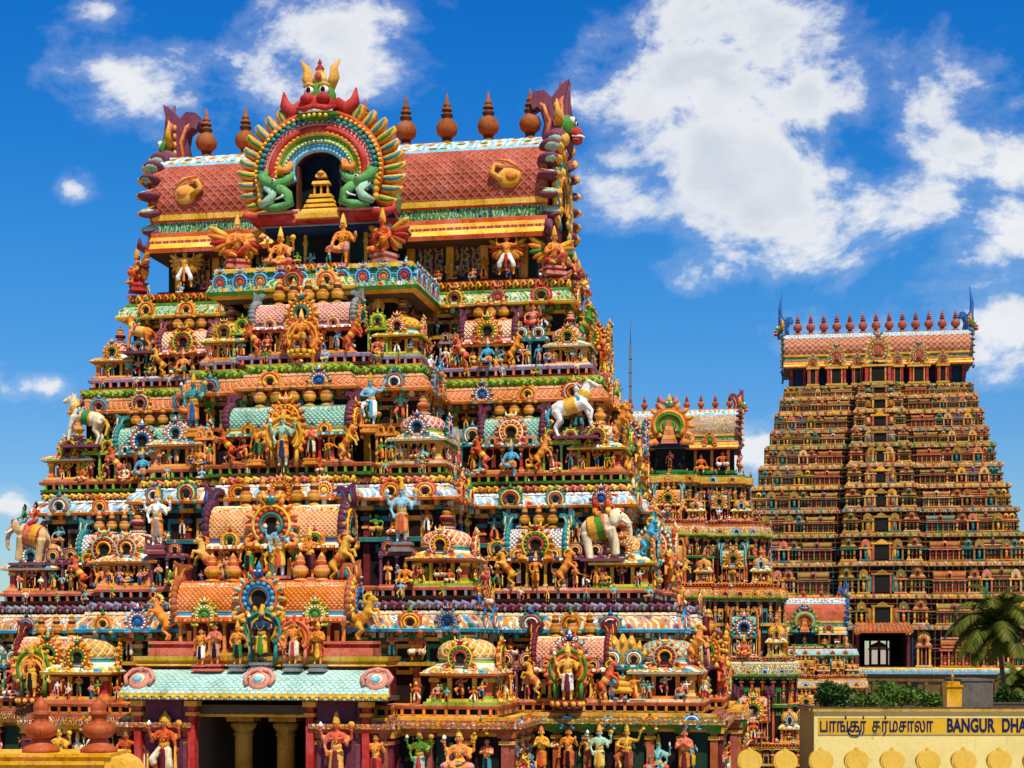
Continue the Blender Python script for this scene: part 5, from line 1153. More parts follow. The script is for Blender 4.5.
statue('namaste', 'small red-brown figure with joined hands beside the haloed grey-green deity', 1.0, -10.4, 14.35, 1.4, ('deep', 'cream', 'gold', 'black'), 0, 'block', ('orange', 'yellow', 'gold'), None, 'statue', 'attendant_statue')
statue('deity', 'white-bodied deity in an orange skirt on the middle storey, above plum niches', -4.6, -10.75, 11.22, 2.1, ('white', 'orange', 'gold', 'grey'), .1, 'block', ('plum', 'salmon', 'gold'), None, 'statue', 'deity_statue')
statue('deity', 'blue-grey deity with orange robe and gold crown standing before the maroon-topped dome', 4.35, -10.75, 11.22, 2.2, ('sky', 'orange', 'gold', 'deep'), .1, 'block', ('grey', 'salmon', 'gold'), None, 'statue', 'deity_statue')
statue('deity', 'blue-white deity with golden legs, standing between two orange consorts', .25, -11.72, 10.05, 2.15, ('sky', 'yellow', 'gold', 'deep'), 0, 'block', ('pink', 'plum', 'gold'), ('orange', 'leaf', 'gold'), 'statue', 'deity_statue', G3)
statue('attendant', 'orange consort in a green skirt at the side of the blue-white deity', -.85, -11.72, 10.05, 1.75, ('orange', 'green', 'yellow', 'black'), 0, 'block', ('pink', 'plum', 'gold'), None, 'statue', 'consort_statue', G3)
statue('dancer', 'orange consort in a maroon skirt with one arm raised near the blue-white deity', 1.35, -11.72, 10.05, 1.75, ('orange', 'maroon', 'yellow', 'black'), 0, 'block', ('pink', 'plum', 'gold'), None, 'statue', 'consort_statue', G3)
for sx, lab in ((-1, 'orange crouching figure with lifted arms, beside the green-skirted consort of the middle storey'), (1, 'brown crouching figure with lifted arms, beside the maroon-skirted consort of the middle storey')):
    statue('plain_atlas', lab, .25 + sx * 2.2, -11.5, 10.04, 1.5, (('orange', 'gold', 'yellow', 'red') if sx < 0 else ('rust', 'teal', 'gold', 'red')), 0, None, None, None, 'statue', 'crouching_statue')
statue('deity', 'tallest deity above the tiled canopy, black torso, yellow legs and green shawl', .2, -13.4, 7.12, 1.95, ('navy', 'yellow', 'gold', 'leaf'), 0, 'block', ('grey', 'grey', 'grey'), ('leaf', 'teal', 'gold'), 'statue', 'deity_statue', G2)
statue('namaste', 'pink-skirted woman at the end of the statue row above the tiled canopy', -1.45, -13.38, 7.12, 1.55, ('salmon', 'pink', 'gold', 'black'), .1, 'block', ('salmon', 'maroon', 'grey'), None, 'statue', 'attendant_statue', G2)
statue('attendant', 'orange man in white leaning beside the pink-skirted woman above the canopy', -1.95, -13.38, 7.12, 1.4, ('orange', 'white', 'gold', 'black'), -.1, 'block', ('salmon', 'maroon', 'grey'), None, 'statue', 'attendant_statue', G2)
statue('archer', 'orange figure in a dark green skirt with bow above the tiled canopy', -.65, -13.38, 7.12, 1.5, ('orange', 'green', 'gold', 'black'), 0, 'block', ('grey', 'grey', 'grey'), None, 'statue', 'attendant_statue', G2)
statue('attendant', 'orange figure in a long white skirt with orange halo above the tiled canopy', 1.3, -13.38, 7.12, 1.65, ('orange', 'cream', 'gold', 'red'), 0, 'block', ('grey', 'grey', 'grey'), ('orange', 'salmon', 'deep'), 'statue', 'attendant_statue', G2)
statue('namaste', 'joined-hands figure in red skirt and yellow sash, last in the row above the canopy', 2.15, -13.38, 7.12, 1.55, ('orange', 'deep', 'gold', 'yellow'), 0, 'block', ('grey', 'grey', 'grey'), None, 'statue', 'attendant_statue', G2)
def yali_thing(label, x, y, z, s, cols, flip, rz=0):
    t = thing('rearing_beast_statue', label, 'beast statue', tw(x, y, z), -ANG + rz, 'rearing beasts')
    obj('figure', quadmesh('yali'), t, (0, 0, 0), PI if flip else 0, s, cols); return t
yali_thing('orange rearing lion-horse on the salmon block beside the pink-skirted statue', -3.55, -12.75, 8.13, 1.45, ('orange', 'gold', 'yellow', 'red'), True)
yali_thing('yellow rearing lion-horse on the salmon block by the red-skirted statue', 3.55, -12.75, 8.13, 1.45, ('gold', 'orange', 'yellow', 'deep'), False)
def mounted(kind, label, x, y, z, s, cols, flip, riders, cat, name, rz=0, tilt=0):
    t = thing(name, label, cat, tw(x, y, z), -ANG + rz)
    b = obj('figure', quadmesh(kind), t, (0, 0, 0), PI if flip else 0, s, cols, (0, -tilt, PI if flip else 0))
    top = {'elephant': .90, 'horse': .74, 'bull': .74}[kind] * s - .05 * s
    for i, (dx, c, hh) in enumerate(riders):
        obj('rider', figmesh('rider'), t, (dx * s * (-1 if flip else 1), -.02, top), (-PI / 2 if flip else PI / 2) * .75, hh / FH['rider'], c)
    m = MB(); m.box((0, 0, -.05), (.86 * s, .42 * s, .10), 'A'); m.box((0, .24 * s, -.45), (.22 * s, .12 * s, .7), 'B')
    obj('plinth', m.build('plinth'), t, col=('plum', 'recess', 'gold'))
    return t
mounted('elephant', 'cream white elephant with green and gold blanket carrying two red riders above a dome', 10.85, -6.5, 11.15, 1.85, ('cream', 'leaf', 'salmon', 'gold'), False, [(-.16, ('red', 'orange', 'gold', 'maroon'), .95), (.10, ('deep', 'gold', 'yellow', 'red'), 1.0)], 'elephant statue', 'elephant_statue', 0, .16)
mounted('elephant', 'tan elephant with a salmon blanket and two riders, at the sky edge of the tower', -11.6, -6.5, 11.2, 1.75, ('sand', 'salmon', 'red', 'gold'), True, [(-.12, ('deep', 'red', 'gold', 'black'), 1.0), (.14, ('green', 'cyan', 'gold', 'black'), .9)], 'elephant statue', 'elephant_statue', 0, .12)
mounted('bull', 'white and gold leaping bull with blue rider beside the orange lattice cornice', 9.75, -5.6, 15.75, 1.95, ('white', 'gold', 'yellow', 'cyan'), False, [(.0, ('white', 'cyan', 'gold', 'red'), .85)], 'bull statue', 'bull_statue', 0, .22)
mounted('horse', 'cream horse with green saddle and blue-scarfed rider leaping toward the open sky', -9.85, -5.6, 15.85, 1.85, ('cream', 'green', 'gold', 'yellow'), True, [(.0, ('plum', 'cyan', 'gold', 'black'), .85)], 'horse statue', 'horse_statue', 0, .2)
mounted('horse', 'orange horse with grey rider on the top storey edge next to the salmon dome', -8.05, -4.4, 19.7, 1.35, ('orange', 'gold', 'yellow', 'deep'), True, [(.0, ('teal', 'red', 'gold', 'black'), .7)], 'horse statue', 'horse_statue', 0, .15)
mounted('elephant', 'plain grey elephant turned away in the dark recess beside the second-storey centre bay', 4.9, -5.3, 14.7, 1.75, ('grey', 'grey', 'grey', 'grey'), True, [], 'elephant statue', 'elephant_statue', -PI / 2)
# flanking the gateway and along the base
statue('guardian', 'large red-orange door guardian in cream dhoti with one knee bent, beside the gateway', -2.95, -14.1, 3.5, 2.35, ('deep', 'cream', 'gold', 'maroon'), 0, None, None, None, 'guardian statue', 'guardian_statue', G4)
statue('deity', 'large red-orange door guardian standing straight in gold dhoti beside the gateway', 3.0, -14.1, 3.5, 2.35, ('deep', 'gold', 'gold', 'maroon'), 0, None, None, None, 'guardian statue', 'guardian_statue', G4)
BASE = [('attendant', 'orange dancer in a red niche next to the gold-dhoti door guardian', 4.25, -13.75, ('orange', 'red', 'gold', 'maroon')), ('deity', 'green four-armed deity in the base wall niche under two red arches', 5.55, -13.0, ('leaf', 'mint', 'gold', 'red')),
        ('seated', 'orange seated deity in a pink skirt in a base niche, beside the green deity', 6.9, -13.0, ('orange', 'pink', 'yellow', 'green')), ('namaste', 'gold crowned figure with joined hands, base row, beside the bearded gold pair', 9.0, -9.1, ('gold', 'orange', 'yellow', 'deep')),
        ('attendant', 'bright orange attendant in the base row next to the joined-hands gold figure', 9.95, -9.1, ('orange', 'deep', 'gold', 'black')), ('deity', 'pale green goddess with gold crown in the base row under the barrel shrine', 11.05, -9.1, ('mint', 'lemon', 'gold', 'gold')),
        ('dancer', 'golden brown dancer in the base row beside the pale green goddess', 12.0, -9.1, ('gold', 'rust', 'yellow', 'maroon')), ('namaste', 'salmon figure with joined hands near the base corner under the green dome', 14.0, -9.1, ('salmon', 'orange', 'gold', 'maroon')),
        ('dancer', 'orange dancing figure in the base wall near the door guardian in cream dhoti', -4.4, -13.75, ('deep', 'orange', 'gold', 'red')), ('attendant', 'white and blue figure in the base wall behind the terracotta pots', -5.9, -13.0, ('white', 'blue', 'gold', 'red')), ('deity', 'gold deity in the base wall above the yellow parapet, between terracotta pots', -7.2, -13.0, ('gold', 'green', 'yellow', 'red'))]
for k, lab, x, y, c in BASE: statue(k, lab, x, y - .12, 3.2 if k != 'seated' else 3.5, 1.85 if k != 'seated' else 1.6, c, 0, 'block', ('maroon', 'gold', 'red'), None, 'statue', 'niche_statue', 'statues in the base wall')
statue('deity', 'tall gold and white deity with green-edged halo before the lowest barrel shrine', 9.9, -9.0, 5.75, 2.05, ('gold', 'white', 'yellow', 'maroon'), 0, 'lotus', ('maroon', 'red', 'gold'), ('orange', 'leaf', 'deep'), 'statue', 'deity_statue')
statue('archer', 'orange archer with bow before the lowest barrel shrine at the frame edge', -10.3, -9.0, 5.75, 2.0, ('orange', 'gold', 'yellow', 'black'), 0, 'lotus', ('maroon', 'red', 'gold'), ('yellow', 'leaf', 'gold'), 'statue', 'archer_statue')
def flame_fan():
    t = thing('golden_fan', 'shining gold five-hooded serpent fan between barrel shrine and green dome', 'serpent statue', tw(11.75, -7.9, 6.9), -ANG)
    m = MB()
    for i in range(7):
        a = R(30 + 120 * i / 6); p = [Vector((.1 * math.cos(a), .0, .1)), Vector((.5 * math.cos(a), -.05, .2 + .45 * math.sin(a))), Vector((.8 * math.cos(a) * 1.0, -.1, .35 + .75 * math.sin(a))), Vector((.85 * math.cos(a), -.22, .4 + .95 * math.sin(a)))]
        m.tube(p, [.16, .2, .17, .04], 'A', 8, True, .6); m.ell(p[2] + Vector((0, -.12, 0)), (.07, .05, .1), 'B', 6, 4)
    obj('hoods', m.build('hoods'), t, (0, 0, 0), 0, 1.1, ('gold', 'yellow', 'gold'))
    m = MB()
    for i in range(3): m.lathe([(.55 - .08 * i, 0), (.6 - .08 * i, .1), (.5 - .08 * i, .2)], 14, 'A', (0, .05, -.55 + .2 * i))
    obj('coil', m.build('coil'), t, (0, 0, 0), 0, 1.1, ('gold', 'orange', 'gold'))
flame_fan()

# ------------------------------------------------------------------ lesser gate towers behind
def lesser_tower(name, label, X, Y, ang, s, TI, roof, pal, n_fin, archW, kw, detail=1):
    T = thing(name, label, 'temple tower', (X, Y, GZ), ang); T.scale = (s, s, s); d = lambda z: (z - GZ) / s
    root = T; rows = []
    for i, t in enumerate(TI):
        pl = plan(t['a'], t['b'], t['w'], t['c'], t['w2'], t['c2'], t['b'] * .4, .8); wl = offset(pl, -1.3)
        zf, zt = d(t['zf']), d(t['zt']); up = d(TI[i - 1]['zf']) - .35 if i else d(t['zc'])
        railing(root, pl, zf - .35, zf, pal['rail'][i % len(pal['rail'])]); wall_storey(root, wl, zf - .02, zt, pal['wall'][i % len(pal['wall'])], 1.15)
        cornice(root, wl, zt, up, pal['corn'][i % len(pal['corn'])], pal['cm'][i % len(pal['cm'])], .55, None)
        cornice_arches(root, wl, zt + .05, .95, 1.75, pal['arch'], 'small', .5)
        a, b, w, c, c2 = t['a'], t['b'], t['w'], t['c'], t['c2']; H = (zt - zf); hs = min(1.7, H * .80 / (1.3 * kw))
        for sx in ((1,) if t.get('right') else (-1, 1)):
            kuta(root, sx * (a - kw * .55), -b + kw * .5, zf, kw, 0, sx > 0, None, None, 'rust', detail=2, hs=hs)
            kuta(root, sx * (w - kw * .5), -c + kw * .5, zf, kw * .9, 0, True, None, None, 'rust', detail=2, hs=hs)
            L = max(1.6, (a - w) * .42); sala(root, sx * (w + a - kw) / 2, -b + .6, zf, round(L, 1), round(H * .72, 1), 0, rnd.choice([('cream', 'deep', 'salmon', 'white'), ('orange', 'yellow', 'salmon', 'teal'), ('mint', 'teal', 'cream', 'orange')]), figs=True, yali=False, nfin=2, niches=False)
        sala(root, 0, -c2 + .6, zf, round(t['w2'] * 1.5, 1), round(H * .8, 1), 0, ('salmon', 'yellow', 'gold', 'teal'), nfin=3, niches=False)
        for y in (-b * .25, b * .25): kuta(root, a - kw * .5 + .1, y, zf, kw * .9, PI / 2, True, detail=1, hs=hs)
        edge_figures(root, pl, zf + .02, 1.25, 1.5, -.1, False, True, WARM, ['dancer', 'attendant', 'squat'], .4, 7)
        rows += [(wl, zf + H * .59, 1.2, 1.1, .19, True), (pl, zf + .01, .8, 1.0, -.13, True), (wl, up - .05, .7, 1.3, .18, True)]
        if i < 3: edge_figures(root, wl, up - .3, .9, 1.9, .3, False, True, WARM, ['squat', 'dancer'], .3, 5)
    small_rows(root, rows)
    hl, D, z0, z1, zs = roof
    body = plan(hl * .93, D * .42, 1.7, D * .42 + 1.6, 1.2, D * .42 + 1.7); zb = d(zs); ze = d(z0)
    mb = MB(); sweep(mb, body, [(.35, zb - .1), (.35, zb + .22), (0, zb + .3), (0, ze + .5)], ['A', 'B', 'D'], 'D')
    k = 8
    for q in range(k): mb.box((-hl * .85 + hl * 1.7 * q / (k - 1), -D * .42 - .06, (zb + ze) / 2), (.32, .3, ze - zb), 'C')
    obj('roof_storey', mb.build('roof_storey'), root, col=('green', 'leaf', 'orange', 'recess'))
    roof_main(root, hl, D, ze, d(z1), n_fin, pal['roof'], pal.get('lat', 'lat_fine'), 1.95, ('terracotta', 'brown'))
    for sx in (-1, 1): gable_end(root, sx * hl, 0, ze + .7, D * .95, (d(z1) - ze) * .82, sx, pal['horn'])
    m = MB(); m.put(barrel_mb(D * .75, 3.6, (d(z1) - ze) * .8, 'lat_fine'), Matrix.Translation((0, -D * .45, ze + .1)) @ Matrix.Rotation(PI / 2, 4, 'Z')); obj('porch_roof', m.build('porch_roof'), root, col=('orange', 'yellow', 'mint', 'navy'))
    ar = MB(); a_ = arch_mb(11, False); ar.put(a_, Matrix.Diagonal((archW, 2.2, archW * .95, 1)))
    for r0, w, mm in ((.30, .035, 'gold'), (.245, .03, 'leaf')): ar.tube([(archW * r0 * math.cos(R(q)), -.22, archW * .95 * (.42 + r0 * math.sin(R(q)))) for q in range(-40, 221, 14)], w * archW, mm, 6)
    for i_, w in enumerate((.34, .28, .22, .16, .10)): ar.box((0, -.30, archW * (.08 + .09 * i_)), (archW * w, .3, archW * .09), ('salmon', 'gold')[i_ % 2], .85)
    obj('front_arch', ar.build('front_arch'), root, (0, -D * .45 - archW * .52, ze + .25), 0, 1, pal['front'])
    edge_figures(root, plan(hl, D * .5 + .3, 1.8, D * .42 + 2, 1.3, D * .42 + 2.2), zb + .2, (ze - zb) * .92, 2.0, -.05, True, True, WARM, ['plain_atlas', 'squat', 'seated_plain', 'attendant'], .5, 12)
    for x in (-hl * .55, hl * .58): obj('roof_arch', arch_mesh('boss'), root, (x, -D * .60, ze + .35), 0, 1.7, pal['front'])
    pl = plan(TI[-1]['a'] + .3, TI[-1]['b'] + .3, TI[-1]['w'] + .2, TI[-1]['c'] + .3, TI[-1]['w2'], TI[-1]['c2'] + .3)
    wall_storey(root, pl, 0, d(TI[-1]['zf']) - .35, ('red', 'gold', 'leaf', 'recess'), 1.3)
    return T
def T2(a, zf, zt, zc=None, cb=.45): 
    return dict(a=a, b=a - 4.6, w=a * cb, c=a - 4.6 + 2.2, w2=a * cb * .5, c2=a - 4.6 + 2.8, zf=zf, zt=zt, zc=zc)
S2 = .84
PAL2 = dict(lat='orn_small', rail=[('salmon', 'deep', 'lime', 'recess'), ('orange', 'deep', 'gold', 'recess')], wall=[('orange', 'gold', 'teal', 'recess'), ('deep', 'green', 'gold', 'recess')], corn=[('gold', 'leaf', 'orange', 'orange'), ('sand', 'deep', 'lime', 'salmon'), ('gold', 'deep', 'leaf', 'gold'), ('ochre', 'cream', 'leaf', 'orange')], cm=['lat', 'orn', 'orn', 'orn'],
            arch=[('orange', 'yellow', 'teal', 'orange'), ('cyan', 'white', 'blue', 'orange'), ('salmon', 'yellow', 'maroon', 'deep')], roof=('mint', 'orange', 'deep', 'maroon'), horn=('plum', 'orange', 'gold', 'maroon'), front=('orange', 'deep', 'gold', 'leaf'), )
X2 = (672 - 512) / 1600 * 156
lesser_tower('gate_tower', 'medium tower with pale patterned roof and red finials, half hidden by the nearest tower', X2, 156, -ANG * .9, S2,
             [T2(9.3, 19.75, 23.3, 24.25), T2(11.5, 13.75, 18.2), T2(13.2, 6.9, 12.3), T2(14.6, -1.0, 5.1)], (7.7, 5.0, 26.7, 30.9, 24.5), PAL2, 9, 5.6, 2.3)
S3 = .8; PAL3 = dict(PAL2); PAL3.update(lat='lat_fine', roof=('salmon', 'deep', 'cream', 'cyan'), horn=('blue', 'navy', 'cyan', 'cyan'), front=('leaf', 'cyan', 'orange', 'red'), corn=[('sky', 'white', 'leaf', 'yellow'), ('aqua', 'orange', 'gold', 'leaf')])
lesser_tower('gate_tower', 'low gate tower with green front arch and blue horned gable, squeezed between two taller towers', (803 - 512) / 1600 * 205, 205, -ANG * .7, S3,
             [T2(8.6, 4.2, 6.6, 7.6), T2(10.0, -1.2, 2.6)], (6.6, 4.6, 9.3, 14.2, 7.9), PAL3, 5, 4.6, 2.1)

# ------------------------------------------------------------------ the tallest tower, far behind
def far_unit(kind):
    m = MB()
    if kind == 'kuta':
        m.box((0, 0, .04), (1, 1, .08), 'B'); m.box((0, .05, .40), (.62, .62, .66), 'D')
        for sx in (-1, 1): m.box((.36 * sx, -.36, .40), (.13, .13, .66), 'A'); m.box((.13 * sx, -.33, .4), (.08, .08, .6), 'C'); m.box((.36 * sx, .36, .4), (.13, .13, .66), 'A')
        m.box((0, 0, .76), (1.0, 1.0, .07), 'C'); m.box((0, 0, .83), (.86, .86, .08), 'B')
        m.lathe([(.40, .86), (.38, .95), (.44, 1.0), (.42, 1.12), (.30, 1.26), (.12, 1.33), (.10, 1.36), (.14, 1.42), (.10, 1.5), (.02, 1.62)], 10, ['B', 'A', 'A', 'lat_fine', 'lat_fine', 'A', 'C', 'C', 'A'])
        m.ell((0, -.44, 1.0), (.2, .08, .2), 'C', 8, 5); m.ell((0, -.50, .98), (.10, .05, .10), 'D', 6, 4)
    elif kind == 'sala':
        m.box((0, 0, .04), (3, 1, .08), 'B'); m.box((0, .08, .4), (2.8, .6, .66), 'D')
        for i in range(6): m.box((-1.35 + .54 * i, -.34, .4), (.13, .14, .66), ('A', 'C')[i % 2]); 
        for i in range(5): m.box((-1.08 + .54 * i, -.28, .34), (.22, .05, .44), ('C', 'B', 'A')[i % 3])
        m.box((0, 0, .76), (3.05, 1.0, .07), 'C'); m.box((0, 0, .83), (2.9, .86, .08), 'A')
        m.put(barrel_mb(2.7, .85, .55, 'lat_fine'), Matrix.Translation((0, 0, .86)))
        m.ell((0, -.46, 1.08), (.3, .08, .26), 'C', 8, 5); m.ell((0, -.53, 1.06), (.15, .05, .14), 'D', 6, 4)
        for x in (-.6, 0, .6): m.lathe([(.10, 1.34), (.13, 1.44), (.02, 1.6)], 7, 'A', (x, 0, 0))
        for sx in (-1, 1): m.ell((sx * 1.38, -.1, 1.1), (.09, .42, .30), 'B', 7, 5)
    else:
        m.box((0, 0, .04), (1, .6, .08), 'C'); m.box((0, .1, .4), (.8, .3, .7), 'D')
        for sx in (-1, 1): m.box((.38 * sx, -.18, .42), (.12, .14, .7), 'A')
        m.lathe([(.05, .10), (.13, .3), (.11, .45), (.14, .56), (.06, .62), (.09, .68), (.02, .82)], 7, 'C', (0, -.18, 0), 1, .8); m.box((0, 0, .80), (1.05, .6, .09), 'B')
        m.band(0, 1.0, .10, .36, R(-35), R(215), -.26, -.12, 'A', 10); m.ell((0, -.2, 1.0), (.12, .08, .12), 'C', 6, 4)
    return m
FANG = R(-9)
def far_tower():
    Y0 = 309.0; X0 = (888.5 - 512) / 1600 * 298; T = thing('great_gate_tower', 'tallest tower far behind, evenly banded in ochre and red storeys with thirteen red finials', 'temple tower', (X0, Y0, GZ), FANG); dz = -GZ; root = T
    py = [382, 393, 408, 426, 442, 462, 483, 507, 532, 561, 594, 625, 668]
    sh = {k: cached(('far', k), lambda k=k: far_unit(k).build({'kuta': 'domed_shrine', 'sala': 'barrel_shrine', 'niche': 'niche_shrine'}[k])) for k in ('kuta', 'sala', 'niche')}
    KC = [('gold', 'sand', 'rust', 'recess'), ('rust', 'sand', 'olive', 'recess'), ('sand', 'gold', 'brick', 'recess'), ('olive', 'salmon', 'orange', 'navy'), ('salmon', 'gold', 'teal', 'recess'), ('ochre', 'rust', 'teal', 'recess'), ('ochre', 'olive', 'gold', 'recess')]
    SC = [('rust', 'ochre', 'salmon', 'recess'), ('brick', 'gold', 'sand', 'navy'), ('teal', 'ochre', 'rust', 'recess'), ('ochre', 'olive', 'brick', 'recess'), ('brick', 'ochre', 'lilac', 'recess'), ('olive', 'gold', 'brick', 'navy')]
    for i in range(len(py) - 1):
        y0, y1 = py[i + 1], py[i]; ap = 92 + (y0 - 384) * .292
        a = ap * .1845; b = 9.5 + (a - 17.9) * .62; Yf = 306 - b; z0 = 8 + (645 - y0) * Yf / 1600 + dz; z1 = 8 + (645 - y1) * (Yf + .8) / 1600 + dz; h = z1 - z0
        cb = 4.0 + (i / 11) * 4.8; pr = 2.6
        poly = [(-cb, -b - pr), (cb, -b - pr), (cb, -b), (a, -b), (a, b), (-a, b), (-a, -b), (-cb, -b)]
        hc = min(.9, h * .26); zt = z1 - hc
        wl = offset(poly, -.95); mb = MB(); door = i == 11
        wn = 1.0 + .04 * i; wh = (h - hc) * (.62 if i else .5)
        if door: wn, wh = 4.0, 6.9
        if door:
            wl = [(-wn, -b - pr + .95), (-wn, -b + 8), (wn, -b + 8), (wn, -b - pr + .95)] + wl[1:-1] + [wl[-1]]
            wl = [(-cb + .95, -b - pr + .95), (-wn, -b - pr + .95), (-wn, b - .95 - .01), (wn, b - .95 - .01), (wn, -b - pr + .95), (cb - .95, -b - pr + .95), (cb - .95, -b + .95), (a - .95, -b + .95), (a - .95, b - .95), (wn + .01, b - .95), (wn + .01, b - .97)][:0] or None
        if not door:
            sweep(mb, wl, [(0, z0), (0, zt)], 'D')
        else:
            for sx in (-1, 1):
                x0, x1 = sx * wn, sx * (cb - .95); q = [(min(x0, x1), -b - pr + .95), (max(x0, x1), -b - pr + .95), (max(x0, x1), b - .95), (min(x0, x1), b - .95)]; sweep(mb, q, [(0, z0), (0, zt)], 'D')
                x0, x1 = sx * (cb - .95), sx * (a - .95); q = [(min(x0, x1), -b + .95), (max(x0, x1), -b + .95), (max(x0, x1), b - .95), (min(x0, x1), b - .95)]; sweep(mb, q, [(0, z0), (0, zt)], 'D')
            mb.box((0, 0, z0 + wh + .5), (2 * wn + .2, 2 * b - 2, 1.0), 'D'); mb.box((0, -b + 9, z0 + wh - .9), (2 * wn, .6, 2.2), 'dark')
            for px_, pw in ((-3.3, 1.5), (-1.55, .35), (.1, .5), (1.5, .3), (3.1, 1.9)): mb.box((px_, -b + 9, z0 + wh / 2), (pw, .6, wh), 'dark')  # black beam and bars added to paint the passage's dark interior
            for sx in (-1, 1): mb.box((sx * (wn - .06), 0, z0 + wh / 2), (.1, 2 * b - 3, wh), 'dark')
        wpoly = offset(poly, -.95)
        for x, y, rz, q, k in along(None, wpoly, 1.05, None, True, True):
            u = MB(); u.box((0, -.08, (z0 + zt) / 2), (.22, .22, zt - z0), 'ABC'[(q * 7 + i) % 3])
            if q % 2 == 0: u.box((.5, -.03, z0 + h * .36), (.5, .1, h * .34), 'BCAD'[(q // 2 + i) % 4])
            if abs(x) < wn + .3 and rz == 0: continue
            mb.put(u, Matrix.Translation((x, y, 0)) @ Matrix.Rotation(rz, 4, 'Z'))
        for f in (.38, .52, .80): sweep(mb, wpoly if not door else offset(poly, -.95), [(.02, z0 + (zt - z0) * f), (.5, z0 + (zt - z0) * f + .02), (.55, z0 + (zt - z0) * f + .2), (.02, z0 + (zt - z0) * f + .22)], 'CBA'[int(f * 10) % 3]) if not door else None
        if door:
            for f in (.45, .75):
                for sx in (-1, 1): mb.box((sx * (a + wn) / 2, -b + .5, z0 + (zt - z0) * f), (a - wn - 1.5, .6, .24), 'C')
        obj('storey_wall', mb.build('storey_wall'), root, col=[('rust', 'ochre', 'teal', 'recess'), ('brick', 'gold', 'olive', 'recess'), ('ochre', 'brick', 'navy', 'recess')][i % 3])
        m = MB(); sweep(m, wpoly, [(-.1, zt - .02), (.75, zt), (.95, zt + hc * .12), (.9, zt + hc * .5), (.55, zt + hc * .85), (.55, z1), (-.6, z1)], ['D', 'C', 'orn', 'orn', 'A', 'B'], 'B')
        for x, y, rz, q, k in along(None, wpoly, 1.5, d=.85):
            u = MB(); u.ell((0, 0, zt + hc * .55), (.30, .2, hc * .5), 'ABC'[(q + i) % 3], 6, 4); m.put(u, Matrix.Translation((x, y, 0)) @ Matrix.Rotation(rz, 4, 'Z'))
        obj('cornice', m.build('cornice'), root, col=[('ochre', 'leaf', 'brick', 'recess'), ('ochre', 'rust', 'sand', 'recess'), ('gold', 'olive', 'brick', 'recess'), ('rust', 'teal', 'ochre', 'recess')][i % 4])
        r = MB(); sweep(r, poly, [(-.9, z0 - .1), (0, z0 - .1), (.05, z0 + .1), (-.9, z0 + .14)], 'A'); obj('ledge', r.build('ledge'), root, col=rnd.choice([('ochre',), ('brick',), ('gold',), ('rust',)]))
        for fr_, o_, c_ in ((.24, -.12, 'D'), (.50, -.05, 'B'), (.60, -.35, 'D')):
            r = MB(); zq = z0 + (h - hc) * fr_
            for sg in ((-1, 1) if door else (0,)):
                if sg: m_ = [(min(sg * (wn + 1), sg * a), -b - .02), (max(sg * (wn + 1), sg * a), -b - .02), (max(sg * (wn + 1), sg * a), -b + 1.2), (min(sg * (wn + 1), sg * a), -b + 1.2)]
                else: m_ = poly
                sweep(r, m_, [(o_ - .5, zq), (o_, zq), (o_ + .02, zq + .16), (o_ - .5, zq + .18)], 'A')
            obj('thin_course', r.build('thin_course'), root, col=(rnd.choice({'D': ['umber', 'recess', 'brown'], 'B': ['ochre', 'brick', 'olive', 'teal']}[c_]),))
        # central opening: a solid black box paints the shade inside
        if not door and i < 11:
            m = MB(); yw = -b - pr + .25
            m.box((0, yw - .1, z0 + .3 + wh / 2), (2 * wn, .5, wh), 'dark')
            for sx in (-1, 1): m.box((sx * (wn + .18), yw - .35, z0 + .3 + wh / 2), (.36, .4, wh + .3), 'A'); m.box((sx * (wn + 1.0), yw - .25, z0 + .3 + wh * .5), (1.0, .3, wh * .9), 'B'); m.ell((sx * (wn + 1.0), yw - .45, z0 + .3 + wh * .5), (.3, .15, wh * .38), 'C', 7, 6)
            m.box((0, yw - .35, z0 + .3 + wh + .2), (2 * wn + 1.2, .5, .35), 'C'); m.plate([(-wn * .8, z0 + wh + .6), (wn * .8, z0 + wh + .6), (wn * .5, z0 + wh + 1.0), (0, z0 + wh + 1.3), (-wn * .5, z0 + wh + 1.0)], yw - .45, yw - .1, 'C')
            obj('window', m.build('window'), root, col=[('brick', 'teal', 'ochre', 'orange'), ('gold', 'rust', 'ochre', 'orange'), ('rust', 'brick', 'gold', 'gold')][i % 3])
        hh = (h - .15) / 1.62; kwid = min(hh * 1.15, 2.9)
        put = lambda k, x, y, w, c, hs=1: obj({'kuta': 'domed_shrine', 'sala': 'barrel_shrine', 'niche': 'niche_shrine'}[k], sh[k], root, (x, y, z0 + .12), 0, (w, kwid, hh * hs), c)
        for sx in (-1, 1):
            put('kuta', sx * (cb - kwid * .55), -b - pr + kwid * .5, kwid, rnd.choice([('ochre', 'sand', 'rust', 'recess'), ('gold', 'sand', 'rust', 'recess'), ('ochre', 'gold', 'olive', 'recess')]), 1.06)
            if i > 2 and not door: put('niche', sx * (cb - kwid * 1.6), -b - pr + .45, kwid * .8, rnd.choice(KC), .9)
            W = a - cb; X = lambda f: sx * (cb + W * f)
            put('sala', X(.21), -b + kwid * .45, W * .30 / 3, rnd.choice(SC), .86); put('kuta', X(.43), -b + kwid * .5, kwid * .9, rnd.choice(KC)); put('niche', X(.53), -b + .45, kwid * .8, rnd.choice(KC), .9)
            put('sala', X(.66), -b + kwid * .5, W * .20 / 3, rnd.choice(SC)); put('niche', X(.78), -b + .45, kwid * .8, rnd.choice(KC), .9); put('kuta', X(.86), -b + kwid * .5, kwid * .85, rnd.choice(KC)); put('kuta', sx * (a - kwid * .5), -b + kwid * .5, kwid * .95, rnd.choice(KC))
    # ground storey, gateway awning, base
    b = 9.5 + (32.5 - 17.9) * .62; zb = 8 + (645 - 668) * (306 - b) / 1600 + dz
